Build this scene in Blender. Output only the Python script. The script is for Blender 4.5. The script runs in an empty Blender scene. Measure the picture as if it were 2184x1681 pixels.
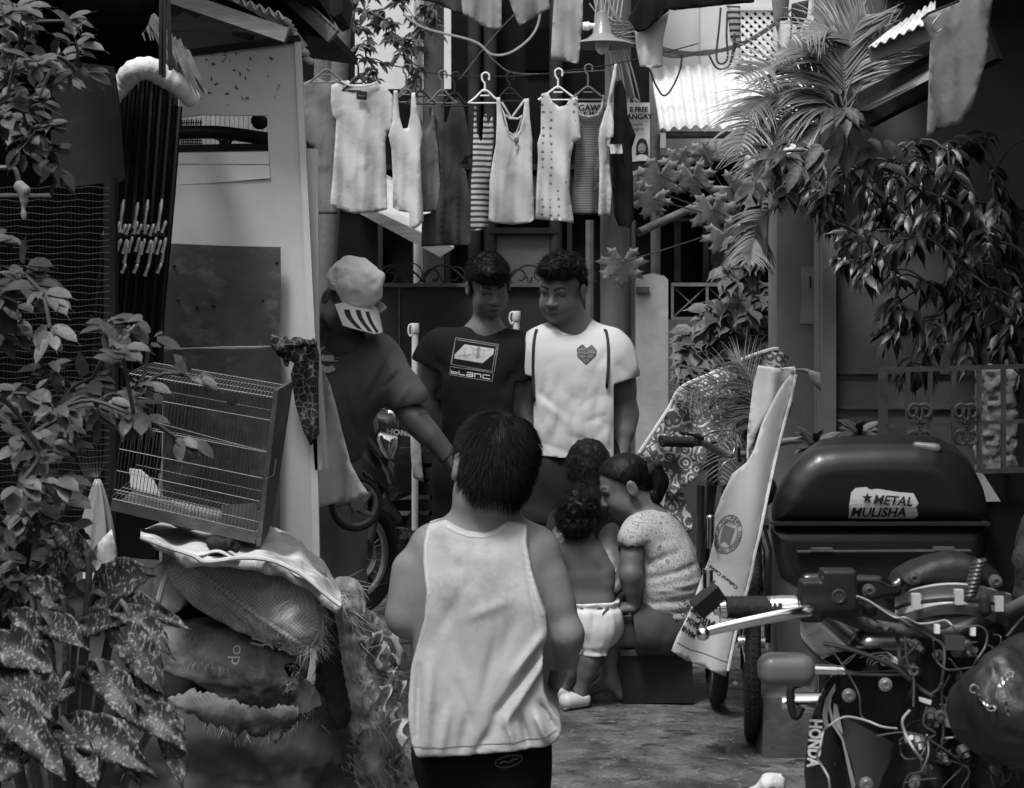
import bpy, math, random
import numpy as np
from mathutils import Vector, Matrix, Quaternion
from mathutils.geometry import delaunay_2d_cdt
random.seed(7)
S = bpy.context.scene
COL = S.collection
# ---------------------------------------------------------------- camera
F, CX, HY, EYE = 3500.0, 1092.0, 675.0, 1.4       # focal length in pixels of a 2184 px wide frame, horizon row, eye height
def W(px, py, Y):
    """a point Y metres ahead, seen at that pixel of the 2184 x 1681 photograph"""
    return Vector(((px-CX)*Y/F, Y, EYE-(py-HY)*Y/F))
cd = bpy.data.cameras.new('camera'); cam = bpy.data.objects.new('camera', cd); COL.objects.link(cam)
cam.location = (0, 0, EYE); cam.rotation_euler = (math.radians(90), 0, 0)
cd.sensor_width = 36; cd.lens = 36*F/2184; cd.shift_y = -(840.5-HY)/2184
cd.clip_start = .05; cd.clip_end = 400
cd.dof.use_dof = True; cd.dof.focus_distance = 5.2; cd.dof.aperture_fstop = 13
S.camera = cam
# ---------------------------------------------------------------- daylight (the photograph is black and white: the sky's light is taken without its hue)
world = bpy.data.worlds.new('World'); S.world = world; world.use_nodes = True
nt = world.node_tree; bg = nt.nodes['Background']
sky = nt.nodes.new('ShaderNodeTexSky'); sky.sky_type = 'NISHITA'; sky.sun_disc = False
SUN_EL, SUN_AZ = math.radians(64), math.radians(-150)   # azimuth from +Y (ahead of the camera) towards +X
sky.sun_elevation = SUN_EL; sky.sun_rotation = SUN_AZ; sky.dust_density = 4; sky.air_density = 1.5
bw = nt.nodes.new('ShaderNodeRGBToBW')
nt.links.new(sky.outputs[0], bw.inputs[0]); nt.links.new(bw.outputs[0], bg.inputs[0]); bg.inputs[1].default_value = .10
sl = bpy.data.lights.new('sun', 'SUN'); sl.energy = 1.5; sl.angle = math.radians(12); sl.color = (1, 1, 1)
sun = bpy.data.objects.new('sun', sl); COL.objects.link(sun)
sd = Vector((math.sin(SUN_AZ)*math.cos(SUN_EL), math.cos(SUN_AZ)*math.cos(SUN_EL), math.sin(SUN_EL)))
sun.rotation_euler = sd.to_track_quat('Z', 'Y').to_euler(); sun.location = (0, 4, 9)
vs = S.view_settings; vs.view_transform = 'Standard'; vs.look = 'None'; vs.exposure = 1.1; vs.gamma = 1
try: S.cycles.max_bounces = 6; S.cycles.diffuse_bounces = 3
except Exception: pass
# ---------------------------------------------------------------- materials
def mat(name, c, rough=.7, var=.25, scale=8, bump=.0, bscale=40, metal=0., spec=.3, alpha=None, detail=6, stretch=None,
        c2=None, edge=(.42, .62), s2=None, coat=0., trans=0., sss=0.):
    """grey c mottled by noise; c2 = second tone that comes in patches"""
    m = bpy.data.materials.new(name); m.use_nodes = True; t = m.node_tree; N = t.nodes; L = t.links
    b = N['Principled BSDF']; tc = N.new('ShaderNodeTexCoord'); mp = N.new('ShaderNodeMapping'); L.new(tc.outputs['Object'], mp.inputs[0])
    if stretch: mp.inputs['Scale'].default_value = stretch
    n = N.new('ShaderNodeTexNoise'); n.inputs['Scale'].default_value = scale; n.inputs['Detail'].default_value = detail; n.inputs['Roughness'].default_value = .62
    L.new(mp.outputs[0], n.inputs['Vector'])
    r = N.new('ShaderNodeMapRange'); r.inputs[1].default_value = .3; r.inputs[2].default_value = .7
    r.inputs[3].default_value = c*(1-var); r.inputs[4].default_value = c*(1+var); L.new(n.outputs[0], r.inputs[0]); out = r.outputs[0]
    if c2 is not None:
        n2 = N.new('ShaderNodeTexNoise'); n2.inputs['Scale'].default_value = s2 or scale*.6; n2.inputs['Detail'].default_value = 8; n2.inputs['Roughness'].default_value = .7
        L.new(mp.outputs[0], n2.inputs['Vector'])
        q = N.new('ShaderNodeMapRange'); q.inputs[1].default_value = edge[0]; q.inputs[2].default_value = edge[1]; L.new(n2.outputs[0], q.inputs[0])
        mx = N.new('ShaderNodeMix'); mx.data_type = 'FLOAT'; L.new(q.outputs[0], mx.inputs[0]); L.new(out, mx.inputs[2]); mx.inputs[3].default_value = c2
        out = mx.outputs[0]
    cb = N.new('ShaderNodeCombineColor'); [L.new(out, cb.inputs[i]) for i in range(3)]
    L.new(cb.outputs[0], b.inputs['Base Color'])
    b.inputs['Roughness'].default_value = rough; b.inputs['Metallic'].default_value = metal
    b.inputs['Specular IOR Level'].default_value = spec; b.inputs['Coat Weight'].default_value = coat
    if trans: b.inputs['Transmission Weight'].default_value = trans
    if alpha is not None: b.inputs['Alpha'].default_value = alpha
    if bump:
        n3 = N.new('ShaderNodeTexNoise'); n3.inputs['Scale'].default_value = bscale; n3.inputs['Detail'].default_value = 5; L.new(mp.outputs[0], n3.inputs['Vector'])
        bp = N.new('ShaderNodeBump'); bp.inputs['Strength'].default_value = bump; bp.inputs['Distance'].default_value = .01
        L.new(n3.outputs[0], bp.inputs['Height']); L.new(bp.outputs[0], b.inputs['Normal'])
    m['c'] = c
    return m
def creases(m, scale=7, dist=.02, strength=.6, stretch=None, detail=5):
    """ridged noise as cloth or plastic creases"""
    t = m.node_tree; N = t.nodes; L = t.links; b = N['Principled BSDF']; tc = N.new('ShaderNodeTexCoord'); mp = N.new('ShaderNodeMapping'); L.new(tc.outputs['Object'], mp.inputs[0])
    if stretch: mp.inputs['Scale'].default_value = stretch
    n = N.new('ShaderNodeTexNoise'); n.noise_type = 'RIDGED_MULTIFRACTAL'; n.inputs['Scale'].default_value = scale; n.inputs['Detail'].default_value = detail; n.inputs['Distortion'].default_value = .6; L.new(mp.outputs[0], n.inputs['Vector'])
    bp = N.new('ShaderNodeBump'); bp.inputs['Strength'].default_value = strength; bp.inputs['Distance'].default_value = dist; L.new(n.outputs[0], bp.inputs['Height'])
    if b.inputs['Normal'].links: L.new(b.inputs['Normal'].links[0].from_socket, bp.inputs['Normal'])
    L.new(bp.outputs[0], b.inputs['Normal']); return m
def overlay(m, kind, tone, freq, lo=.4, hi=.6, rot=(0, 0, 0), add=None):
    """lay a printed pattern over a material: 'bands' (stripes), 'dots', 'voro' (cells), 'specks'"""
    t = m.node_tree; N = t.nodes; L = t.links; b = N['Principled BSDF']
    src = b.inputs['Base Color'].links[0].from_socket
    tc = N.new('ShaderNodeTexCoord'); mp = N.new('ShaderNodeMapping'); L.new(tc.outputs['Object'], mp.inputs[0]); mp.inputs['Rotation'].default_value = rot
    if add: mp.inputs['Scale'].default_value = add
    if kind == 'bands':
        w = N.new('ShaderNodeTexWave'); w.bands_direction = 'Z'; w.inputs['Scale'].default_value = freq; w.inputs['Distortion'].default_value = .3; w.inputs['Detail'].default_value = 0; o = w.outputs['Fac']
    elif kind in ('dots', 'voro', 'rings'):
        w = N.new('ShaderNodeTexVoronoi'); w.inputs['Scale'].default_value = freq
        if kind == 'dots': w.inputs['Randomness'].default_value = .15
        if kind == 'voro': w.feature = 'DISTANCE_TO_EDGE'
        o = w.outputs['Distance']
        if kind == 'rings':
            q = N.new('ShaderNodeMath'); q.operation = 'PINGPONG'; L.new(o, q.inputs[0]); q.inputs[1].default_value = .18; o = q.outputs[0]
    else:
        w = N.new('ShaderNodeTexNoise'); w.inputs['Scale'].default_value = freq; w.inputs['Detail'].default_value = 3; o = w.outputs['Fac']
    L.new(mp.outputs[0], w.inputs['Vector'])
    r = N.new('ShaderNodeMapRange'); r.inputs[1].default_value = lo; r.inputs[2].default_value = hi; L.new(o, r.inputs[0])
    mx = N.new('ShaderNodeMix'); mx.data_type = 'RGBA'; L.new(r.outputs[0], mx.inputs[0]); L.new(src, mx.inputs[6]); mx.inputs[7].default_value = (tone, tone, tone, 1)
    L.new(mx.outputs[2], b.inputs['Base Color'])
    return m
# ---------------------------------------------------------------- objects
def tag(o, label=None, cat=None, group=None, kind=None):
    if label: o['label'] = label
    if cat: o['category'] = cat
    if group: o['group'] = group
    if kind: o['kind'] = kind
    return o
def thing(name, label, cat, loc, group=None):
    o = bpy.data.objects.new(name, None); COL.objects.link(o); o.location = loc; o.empty_display_size = .1
    return tag(o, label, cat, group)
def origin_of(o):
    v = Vector(o.location)
    while o.parent: o = o.parent; v = v+Vector(o.location)
    return v
class MB:
    def __init__(s): s.v = []; s.f = []; s.mi = []
    def add(s, v, f, mi=0):
        k = len(s.v); s.v.extend([tuple(p) for p in v]); s.f.extend([tuple(i+k for i in q) for q in f]); s.mi.extend([mi]*len(f)); return s
    def box(s, c, d, rot=None):
        c = Vector(c); x, y, z = [q/2 for q in d]
        P = [Vector(p) for p in ((-x,-y,-z),(x,-y,-z),(x,y,-z),(-x,y,-z),(-x,-y,z),(x,-y,z),(x,y,z),(-x,y,z))]
        if rot is not None:
            R = rot if isinstance(rot, Matrix) else Matrix.Rotation(rot[0], 3, 'X') if False else eul(rot)
            P = [R@p for p in P]
        return s.add([p+c for p in P], [(0,3,2,1),(4,5,6,7),(0,1,5,4),(1,2,6,5),(2,3,7,6),(3,0,4,7)])
    def bar(s, a, b, w, h, up=(0, 0, 1)):
        """board from a to b, w wide across, h thick along up"""
        a = Vector(a); b = Vector(b); d = (b-a).normalized(); up = Vector(up); x = d.cross(up)
        if x.length < 1e-4: x = d.cross(Vector((1, 0, 0)))
        x.normalize(); z = x.cross(d); x = x*w/2; z = z*h/2
        return s.add([a-x-z, a+x-z, a+x+z, a-x+z, b-x-z, b+x-z, b+x+z, b-x+z], [(0,1,2,3),(4,7,6,5),(0,4,5,1),(1,5,6,2),(2,6,7,3),(3,7,4,0)])
    def prism(s, pts, vec):
        pts = [Vector(p) for p in pts]; vec = Vector(vec); n = len(pts)
        return s.add(pts+[p+vec for p in pts], [tuple(range(n))[::-1], tuple(range(n, 2*n))]+[(i, (i+1) % n, n+(i+1) % n, n+i) for i in range(n)])
    def tube(s, P, r, n=8, cap=True, sq=1.0):
        P = [Vector(p) for p in P]; m = len(P); R = r if isinstance(r, (list, tuple)) else [r]*m
        V = []; up = None
        for i, p in enumerate(P):
            t = (P[min(i+1, m-1)]-P[max(i-1, 0)])
            if t.length < 1e-9: t = Vector((0, 0, 1))
            t.normalize()
            if up is None:
                up = Vector((0, 0, 1)) if abs(t.z) < .9 else Vector((1, 0, 0))
            x = up-t*up.dot(t)
            if x.length < 1e-5: x = t.orthogonal()
            x.normalize(); y = t.cross(x); up = x
            for k in range(n):
                a = 2*math.pi*k/n; V.append(p+x*(math.cos(a)*R[i])+y*(math.sin(a)*R[i]*sq))
        Fc = [(i*n+k, i*n+(k+1) % n, (i+1)*n+(k+1) % n, (i+1)*n+k) for i in range(m-1) for k in range(n)]
        if cap: Fc += [tuple(range(n))[::-1], tuple((m-1)*n+k for k in range(n))]
        return s.add(V, Fc)
    def ring(s, c, ax, R, r, n=48, k=8, a0=0, a1=2*math.pi, ux=None):
        """torus (or an arc of one) round axis ax"""
        ax = Vector(ax).normalized(); u = Vector(ux) if ux else ax.orthogonal(); u = (u-ax*u.dot(ax)).normalized(); w = ax.cross(u); c = Vector(c)
        full = abs(a1-a0-2*math.pi) < 1e-6; V = []; Fc = []; m = n if full else n+1
        for i in range(m):
            a = a0+(a1-a0)*i/n; d = u*math.cos(a)+w*math.sin(a)
            for j in range(k):
                b = 2*math.pi*j/k; V.append(c+d*(R+r*math.cos(b))+ax*(r*math.sin(b)))
        for i in range(n):
            for j in range(k): Fc.append((i*k+j, ((i+1) % m)*k+j, ((i+1) % m)*k+(j+1) % k, i*k+(j+1) % k))
        return s.add(V, Fc)
    def lathe(s, c, ax, prof, n=24):
        """prof = [(radius, distance along axis)]"""
        ax = Vector(ax).normalized(); u = ax.orthogonal().normalized(); w = ax.cross(u); c = Vector(c); V = []; m = len(prof)
        for r, h in prof:
            for k in range(n):
                a = 2*math.pi*k/n; V.append(c+ax*h+u*(math.cos(a)*r)+w*(math.sin(a)*r))
        Fc = [(i*n+k, i*n+(k+1) % n, (i+1)*n+(k+1) % n, (i+1)*n+k) for i in range(m-1) for k in range(n)]
        Fc += [tuple(range(n))[::-1], tuple((m-1)*n+k for k in range(n))]
        return s.add(V, Fc)
    def cyl(s, a, b, r, n=16):
        a = Vector(a); b = Vector(b); return s.lathe(a, b-a, [(r, 0), (r, (b-a).length)], n)
    def ell(s, c, r, rot=None, nu=16, nv=10):
        c = Vector(c); V = []; Fc = []; R = eul(rot) if rot is not None else Matrix.Identity(3)
        for j in range(nv+1):
            t = math.pi*j/nv
            for i in range(nu):
                a = 2*math.pi*i/nu; V.append(c+R@Vector((r[0]*math.sin(t)*math.cos(a), r[1]*math.sin(t)*math.sin(a), r[2]*math.cos(t))))
        for j in range(nv):
            for i in range(nu): Fc.append((j*nu+i, (j+1)*nu+i, (j+1)*nu+(i+1) % nu, j*nu+(i+1) % nu))
        return s.add(V, Fc)
    def sheet(s, fn, nu, nv, th):
        """surface fn(u,v) -> point, given thickness th"""
        P = [[Vector(fn(i/nu, j/nv)) for i in range(nu+1)] for j in range(nv+1)]; A = []; B = []
        for j in range(nv+1):
            for i in range(nu+1):
                du = P[j][min(i+1, nu)]-P[j][max(i-1, 0)]; dv = P[min(j+1, nv)][i]-P[max(j-1, 0)][i]
                n = du.cross(dv); n = n.normalized() if n.length > 1e-9 else Vector((0, 0, 1)); A.append(P[j][i]+n*th/2); B.append(P[j][i]-n*th/2)
        K = (nu+1)*(nv+1); Fc = []
        for j in range(nv):
            for i in range(nu):
                a = j*(nu+1)+i; Fc.append((a, a+1, a+nu+2, a+nu+1)); Fc.append((K+a, K+a+nu+1, K+a+nu+2, K+a+1))
        for i in range(nu):
            a = i; Fc.append((a+1, a, K+a, K+a+1)); a = nv*(nu+1)+i; Fc.append((a, a+1, K+a+1, K+a))
        for j in range(nv):
            a = j*(nu+1); Fc.append((a, a+nu+1, K+a+nu+1, K+a)); a = j*(nu+1)+nu; Fc.append((a+nu+1, a, K+a, K+a+nu+1))
        return s.add(A+B, Fc)
    def cloth(s, poly, Y, fold=None, th=.006, step=.03, holes=(), px=True, billow=0., frame=None):
        """outline cut from cloth or board: poly in photo pixels at depth Y (or metres x,z), filled with a grid, pushed by fold(x,z), front and back faces th apart (more in the middle with billow)"""
        def cv(q): return [((p[0]-CX)*Y/F, EYE-(p[1]-HY)*Y/F) for p in q] if px else [tuple(p) for p in q]
        P = resamp(cv(poly), step); Hs = [resamp(cv(h), step) for h in holes]
        xs = [p[0] for p in P]; zs = [p[1] for p in P]; pts = []; E = []
        for loop in [P]+Hs:
            k = len(pts); n = len(loop); pts += loop; E += [(k+i, k+(i+1) % n) for i in range(n)]
        nb = len(pts); A = np.array(pts)
        gx = np.arange(min(xs), max(xs), step); gz = np.arange(min(zs), max(zs), step*.9)
        G = np.array([(x+(j % 2)*step*.5, z) for j, z in enumerate(gz) for x in gx])
        ok = inpoly(G, P)
        for h in Hs: ok &= ~inpoly(G, h)
        G = G[ok]
        if len(G):
            d = np.sqrt(((G[:, None, :]-A[None])**2).sum(2)).min(1); G = G[d > step*.45]; pts += [tuple(p) for p in G]
        r = delaunay_2d_cdt([Vector(p) for p in pts], E, [], 0, 1e-6)
        V2 = np.array([tuple(p) for p in r[0]]); T = [f for f in r[2] if len(f) == 3]
        C = np.array([V2[list(f)].mean(0) for f in T]); ok = inpoly(C, P)
        for h in Hs: ok &= ~inpoly(C, h)
        T = [t for t, o in zip(T, ok) if o]
        d = np.full(len(V2), 1e9)
        for a, b in E:
            pa, pb = A[a], A[b]; ab = pb-pa; L2 = max((ab**2).sum(), 1e-12); t = np.clip(((V2-pa)@ab)/L2, 0, 1); d = np.minimum(d, np.sqrt(((V2-pa-t[:, None]*ab)**2).sum(1)))
        half = th/2+billow*np.clip(d/.08, 0, 1)**.6
        Fr = []; Bk = []
        for i, (x, z) in enumerate(V2):
            y = fold(x, z) if fold else 0.
            Fr.append((x, Y+y-half[i], z)); Bk.append((x, Y+y+half[i], z))
        if frame: Fr = [frame(p) for p in Fr]; Bk = [frame(p) for p in Bk]
        n = len(V2); Fc = [tuple(t) if True else t for t in T]; 
        # orient: want front towards -Y
        def area(t): a, b, c = V2[t[0]], V2[t[1]], V2[t[2]]; return (b[0]-a[0])*(c[1]-a[1])-(b[1]-a[1])*(c[0]-a[0])
        Fc = [t if area(t) > 0 else t[::-1] for t in Fc]
        ec = {}
        for t in Fc:
            for k in range(3): ec[(t[k], t[(k+1) % 3])] = 1
        side = [(b, a, n+a, n+b) for (a, b) in ec if (b, a) not in ec]
        return s.add(Fr+Bk, Fc+[(c+n, b+n, a+n) for a, b, c in Fc]+side)
    def rot(s, R, c):
        c = Vector(c); s.v = [tuple(c+R@(Vector(p)-c)) for p in s.v]; return s
    def jit(s, a):
        s.v = [(p[0]+random.uniform(-a, a), p[1]+random.uniform(-a, a), p[2]+random.uniform(-a, a)) for p in s.v]; return s
def eul(r):
    from mathutils import Euler
    return Euler(r).to_matrix()
def resamp(P, step):
    out = []
    for i, p in enumerate(P):
        q = P[(i+1) % len(P)]; d = math.hypot(q[0]-p[0], q[1]-p[1]); n = max(1, int(d/step))
        out += [(p[0]+(q[0]-p[0])*k/n, p[1]+(q[1]-p[1])*k/n) for k in range(n)]
    return out
def inpoly(G, P):
    x, z = G[:, 0], G[:, 1]; ins = np.zeros(len(G), bool); n = len(P)
    for i in range(n):
        x1, z1 = P[i]; x2, z2 = P[(i+1) % n]
        if z1 == z2: continue
        c = ((z1 > z) != (z2 > z)) & (x < (x2-x1)*(z-z1)/(z2-z1)+x1); ins ^= c
    return ins
def mk(name, V, Fc, m, parent=None, smooth=True, sharp=.7, base=None, mi=None):
    me = bpy.data.meshes.new(name)
    if parent is not None: o0 = origin_of(parent)
    elif base is not None: o0 = Vector(base)
    else:
        A = np.array(V); o0 = Vector(((A[:, 0].min()+A[:, 0].max())/2, (A[:, 1].min()+A[:, 1].max())/2, A[:, 2].min()))
    A = np.array(V, dtype=float)-np.array(o0)
    me.from_pydata(A.tolist(), [], Fc if isinstance(Fc, list) else Fc.tolist()); me.validate(); me.update()
    ms = m if isinstance(m, (list, tuple)) else [m]
    for q in ms: me.materials.append(q)
    if mi is not None and len(mi) == len(me.polygons): me.polygons.foreach_set('material_index', np.array(mi, dtype=np.int32))
    if smooth:
        me.polygons.foreach_set('use_smooth', [True]*len(me.polygons))
        if sharp: me.set_sharp_from_angle(angle=sharp)
    o = bpy.data.objects.new(name, me); COL.objects.link(o)
    if parent is not None: o.parent = parent
    else: o.location = o0
    return o
def part(name, mb, m, parent, label=None, smooth=True, sharp=.7):
    o = mk(name, mb.v, mb.f, m, parent, smooth, sharp, mi=mb.mi)
    if label: o['label'] = label
    return o
def single(name, mb, m, label, cat, group=None, smooth=True, sharp=.7):
    return tag(mk(name, mb.v, mb.f, m, None, smooth, sharp, mi=mb.mi), label, cat, group)
def struct(name, mb, m, smooth=False):
    return tag(mk(name, mb.v, mb.f, m, None, smooth), kind='structure')
def lettering(txt, size, origin, xdir, zdir, m, parent, th=.001, shear=0., bold=0., name='lettering', align='LEFT', sx=1., space=1., warp=None):
    """raised lettering: text in the plane of xdir, zdir"""
    cu = bpy.data.curves.new('t', 'FONT'); cu.body = txt; cu.size = size; cu.extrude = th; cu.offset = bold; cu.shear = shear; cu.align_x = align; cu.space_character = space; cu.resolution_u = 3
    o = bpy.data.objects.new('t', cu); COL.objects.link(o); dg = bpy.context.evaluated_depsgraph_get(); me = bpy.data.meshes.new_from_object(o.evaluated_get(dg))
    V = [Vector(v.co) for v in me.vertices]; Fc = [tuple(p.vertices) for p in me.polygons]; bpy.data.objects.remove(o)
    x = Vector(xdir).normalized(); z = Vector(zdir).normalized(); n = x.cross(z); og = Vector(origin)
    V = [(warp(og+x*(v.x*sx)+z*v.y) if warp else og+x*(v.x*sx)+z*v.y)+n*v.z for v in V]
    return mk(name, V, Fc, m, parent, smooth=False)
def cat_pts(P, n):
    """smooth curve through the points"""
    P = [Vector(p) for p in P]; out = []
    Q = [P[0]*2-P[1]]+P+[P[-1]*2-P[-2]]
    for i in range(1, len(Q)-2):
        for k in range(n):
            t = k/n; a, b, c, d = Q[i-1:i+3]
            out.append(.5*((2*b)+(c-a)*t+(2*a-5*b+4*c-d)*t*t+(3*b-a-3*c+d)*t**3))
    out.append(P[-1]); return out
# ---------------------------------------------------------------- noise and implicit surfaces (bodies, clothing, sacks, mouldings)
def vnoise(P, scale, seed=0):
    Q = P*scale+seed*17.31; I = np.floor(Q).astype(np.int64); f = Q-I; f = f*f*(3-2*f)
    def h(a, b, c):
        n = (a*73856093) ^ (b*19349663) ^ (c*83492791); n = (n ^ (n >> 13))*1274126177; n = n ^ (n >> 16); return (n & 65535)/32767.5-1
    r = 0
    for dx in (0, 1):
        for dy in (0, 1):
            for dz in (0, 1):
                w = (f[..., 0] if dx else 1-f[..., 0])*(f[..., 1] if dy else 1-f[..., 1])*(f[..., 2] if dz else 1-f[..., 2])
                r = r+w*h(I[..., 0]+dx, I[..., 1]+dy, I[..., 2]+dz)
    return r
def cap(a, b, ra, rb=None, k=.012):
    a = np.array(a, float); b = np.array(b, float); rb = ra if rb is None else rb
    def f(P):
        ab = b-a; t = np.clip(((P-a)@ab)/max(ab@ab, 1e-12), 0, 1)
        return np.sqrt((((P-a)-t[..., None]*ab)**2).sum(-1))-(ra+(rb-ra)*t)
    return (f, k)
def el(c, r, R=None, k=.012):
    c = np.array(c, float); r = np.array(r, float); R = None if R is None else np.array(R, float)
    def f(P):
        q = P-c
        if R is not None: q = q@R        # columns of R = axes
        k0 = np.sqrt(((q/r)**2).sum(-1)); k1 = np.sqrt(((q/(r*r))**2).sum(-1))
        return np.where(k1 > 1e-9, k0*(k0-1)/np.maximum(k1, 1e-9), -r.min())
    return (f, k)
def rbox(c, h, rad, R=None, k=.01):
    c = np.array(c, float); h = np.array(h, float)-rad; R = None if R is None else np.array(R, float)
    def f(P):
        q = P-c
        if R is not None: q = q@R
        q = np.abs(q)-h; return np.sqrt((np.maximum(q, 0)**2).sum(-1))+np.minimum(q.max(-1), 0)-rad
    return (f, k)
def plane(c, n):
    """solid on the side away from n"""
    c = np.array(c, float); n = np.array(Vector(n).normalized(), float)
    return lambda P: (P-c)@n
def outline(poly, Y):
    """distance to an outline given in photo pixels at depth Y"""
    q = np.array([((p[0]-CX)*Y/F, EYE-(p[1]-HY)*Y/F) for p in poly])
    def f(P):
        G = np.stack([P[..., 0].ravel(), P[..., 2].ravel()], 1); d = np.full(len(G), 1e9)
        for i in range(len(q)):
            a = q[i]; b = q[(i+1) % len(q)]; ab = b-a; t = np.clip(((G-a)@ab)/max(ab@ab, 1e-12), 0, 1); d = np.minimum(d, np.sqrt(((G-a-t[:, None]*ab)**2).sum(1)))
        return np.where(inpoly(G, [tuple(x) for x in q]), -d, d).reshape(P.shape[:-1])
    return f
def smin(a, b, k):
    h = np.maximum(k-np.abs(a-b), 0)/k; return np.minimum(a, b)-h*h*k*.25
def iso(prims, lo, hi, res, carve=(), cut=(), disp=None, post=None):
    """surface of the smooth union of prims; carve = [(fn,k)] taken away; cut = functions kept where negative; disp(P) added to the distance"""
    lo = np.array(lo, float); hi = np.array(hi, float); B = 12
    nb = np.maximum(np.ceil((hi-lo)/(res*B)).astype(int), 1); N = nb*B+1
    Fd = np.full(N, 1.0, np.float32); hd = res*B*math.sqrt(3)/2
    bx = np.stack(np.meshgrid(*[np.arange(n) for n in nb], indexing='ij'), -1).reshape(-1, 3); C = lo+(bx+.5)*res*B
    D = np.stack([f(C) for f, k in prims]); mn = D.min(0); K = max(k for f, k in prims)
    ax = np.arange(B+1)*res
    for bi in range(len(bx)):
        i, j, k_ = bx[bi]*B; sl = (slice(i, i+B+1), slice(j, j+B+1), slice(k_, k_+B+1))
        if mn[bi] > hd+K+.02: continue
        o = lo+bx[bi]*res*B; P = np.stack(np.meshgrid(o[0]+ax, o[1]+ax, o[2]+ax, indexing='ij'), -1); d = None
        if mn[bi] < -(hd+.05) and not carve and not cut: Fd[sl] = -1; continue
        for pi in np.nonzero(D[:, bi] < mn[bi]+2*hd+K)[0]:
            f, k = prims[pi]; v = f(P); d = v if d is None else smin(d, v, k)
        if disp is not None: d = d+disp(P)
        for f, k in carve: d = -smin(-d, f(P), k) if k > 0 else np.maximum(d, -f(P))
        for f in cut: d = np.maximum(d, f(P))
        Fd[sl] = d
    V, Q = nets(Fd, lo, res)
    return V, Q
def nets(Fd, lo, res):
    s = Fd < 0; nx, ny, nz = Fd.shape
    acc = np.zeros((nx-1, ny-1, nz-1, 3), np.float32); cnt = np.zeros((nx-1, ny-1, nz-1), np.float32)
    for a in range(3):
        sl0 = [slice(None)]*3; sl1 = [slice(None)]*3; sl0[a] = slice(0, -1); sl1[a] = slice(1, None)
        f0 = Fd[tuple(sl0)]; f1 = Fd[tuple(sl1)]; x = np.argwhere((f0 < 0) != (f1 < 0))
        if not len(x): continue
        v0 = f0[tuple(x.T)]; v1 = f1[tuple(x.T)]; t = v0/(v0-v1); b, c = [q for q in range(3) if q != a]
        for db in (0, 1):
            for dc in (0, 1):
                cell = x.copy(); cell[:, b] -= db; cell[:, c] -= dc
                ok = (cell >= 0).all(1) & (cell[:, 0] < nx-1) & (cell[:, 1] < ny-1) & (cell[:, 2] < nz-1)
                p = x.astype(np.float32).copy(); p[:, a] += t; cc = tuple(cell[ok].T)
                np.add.at(acc, cc, p[ok]); np.add.at(cnt, cc, 1)
    idx = np.full(cnt.shape, -1, np.int64); m = cnt > 0; idx[m] = np.arange(m.sum()); V = acc[m]/cnt[m][:, None]*res+lo
    Q = []
    for a in range(3):
        sl0 = [slice(None)]*3; sl1 = [slice(None)]*3; sl0[a] = slice(0, -1); sl1[a] = slice(1, None)
        s0 = s[tuple(sl0)]; s1 = s[tuple(sl1)]; x = np.argwhere(s0 != s1)
        if not len(x): continue
        b, c = (a+1) % 3, (a+2) % 3; ok = (x[:, b] > 0) & (x[:, c] > 0) & (x[:, b] < Fd.shape[b]-1) & (x[:, c] < Fd.shape[c]-1); x = x[ok]
        def at(db, dc): y = x.copy(); y[:, b] -= db; y[:, c] -= dc; return idx[tuple(y.T)]
        q = np.stack([at(0, 0), at(1, 0), at(1, 1), at(0, 1)], 1); fl = s0[tuple(x.T)]; q[~fl] = q[~fl][:, ::-1]; Q.append(q)
    Q = np.concatenate(Q); Q = Q[(Q >= 0).all(1)]
    return V, Q
def relax(V, Q, n, amt=.5):
    for _ in range(n):
        A = np.zeros_like(V); c = np.zeros(len(V))
        for k in range(4):
            np.add.at(A, Q[:, k], V[Q[:, (k+1) % 4]]); np.add.at(c, Q[:, k], 1)
        V = V*(1-amt)+amt*A/np.maximum(c, 1)[:, None]
    return V
def normals(V, Q):
    n = np.cross(V[Q[:, 2]]-V[Q[:, 0]], V[Q[:, 3]]-V[Q[:, 1]]); A = np.zeros_like(V)
    for k in range(4): np.add.at(A, Q[:, k], n)
    return A/np.maximum(np.linalg.norm(A, axis=1), 1e-9)[:, None]
def organic(name, prims, lo, hi, res, m, parent, carve=(), cut=(), disp=None, sm=1, push=None, paint=None, label=None, base=None):
    V, Q = iso(prims, lo, hi, res, carve, cut, disp); V = relax(V, Q, sm)
    if push is not None: V = V+normals(V, Q)*push(V)[:, None]
    mi = None
    if paint: C = V[Q].mean(1); mi = paint(C)
    o = mk(name, V, Q, m, parent, True, None, mi=mi, base=base)
    if label: o['label'] = label
    return o
# ================================================================ materials in use
M = {}
M['ground'] = creases(creases(mat('worn_concrete', .095, .55, .6, 9, .5, 60, c2=.032, edge=(.46, .60), s2=3.2, detail=12, spec=.5), 3.0, .03, .6), 16, .012, .7)
overlay(M['ground'], 'specks', .16, 42, .64, .68); overlay(M['ground'], 'specks', .016, 17, .60, .66, add=(.6, 1, 1)); overlay(M['ground'], 'specks', .014, 90, .62, .66)
M['board'] = mat('painted_plywood', .43, .65, .10, 2.2, .12, 14, c2=.37, edge=(.55, .75), s2=3)
M['boardedge'] = mat('painted_batten', .47, .65, .12, 6, .1, 20)
M['rustsheet'] = mat('rusted_sheet', .045, .6, .45, 4, .25, 12, c2=.13, edge=(.52, .68), s2=5, stretch=(1, 1, 1.6))
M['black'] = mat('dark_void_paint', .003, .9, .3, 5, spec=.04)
M['blackplastic'] = mat('black_plastic', .008, .42, .35, 9, .12, 120, spec=.35)
M['gloss_black'] = mat('gloss_black', .006, .22, .2, 9, spec=.5, coat=.3)
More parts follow.
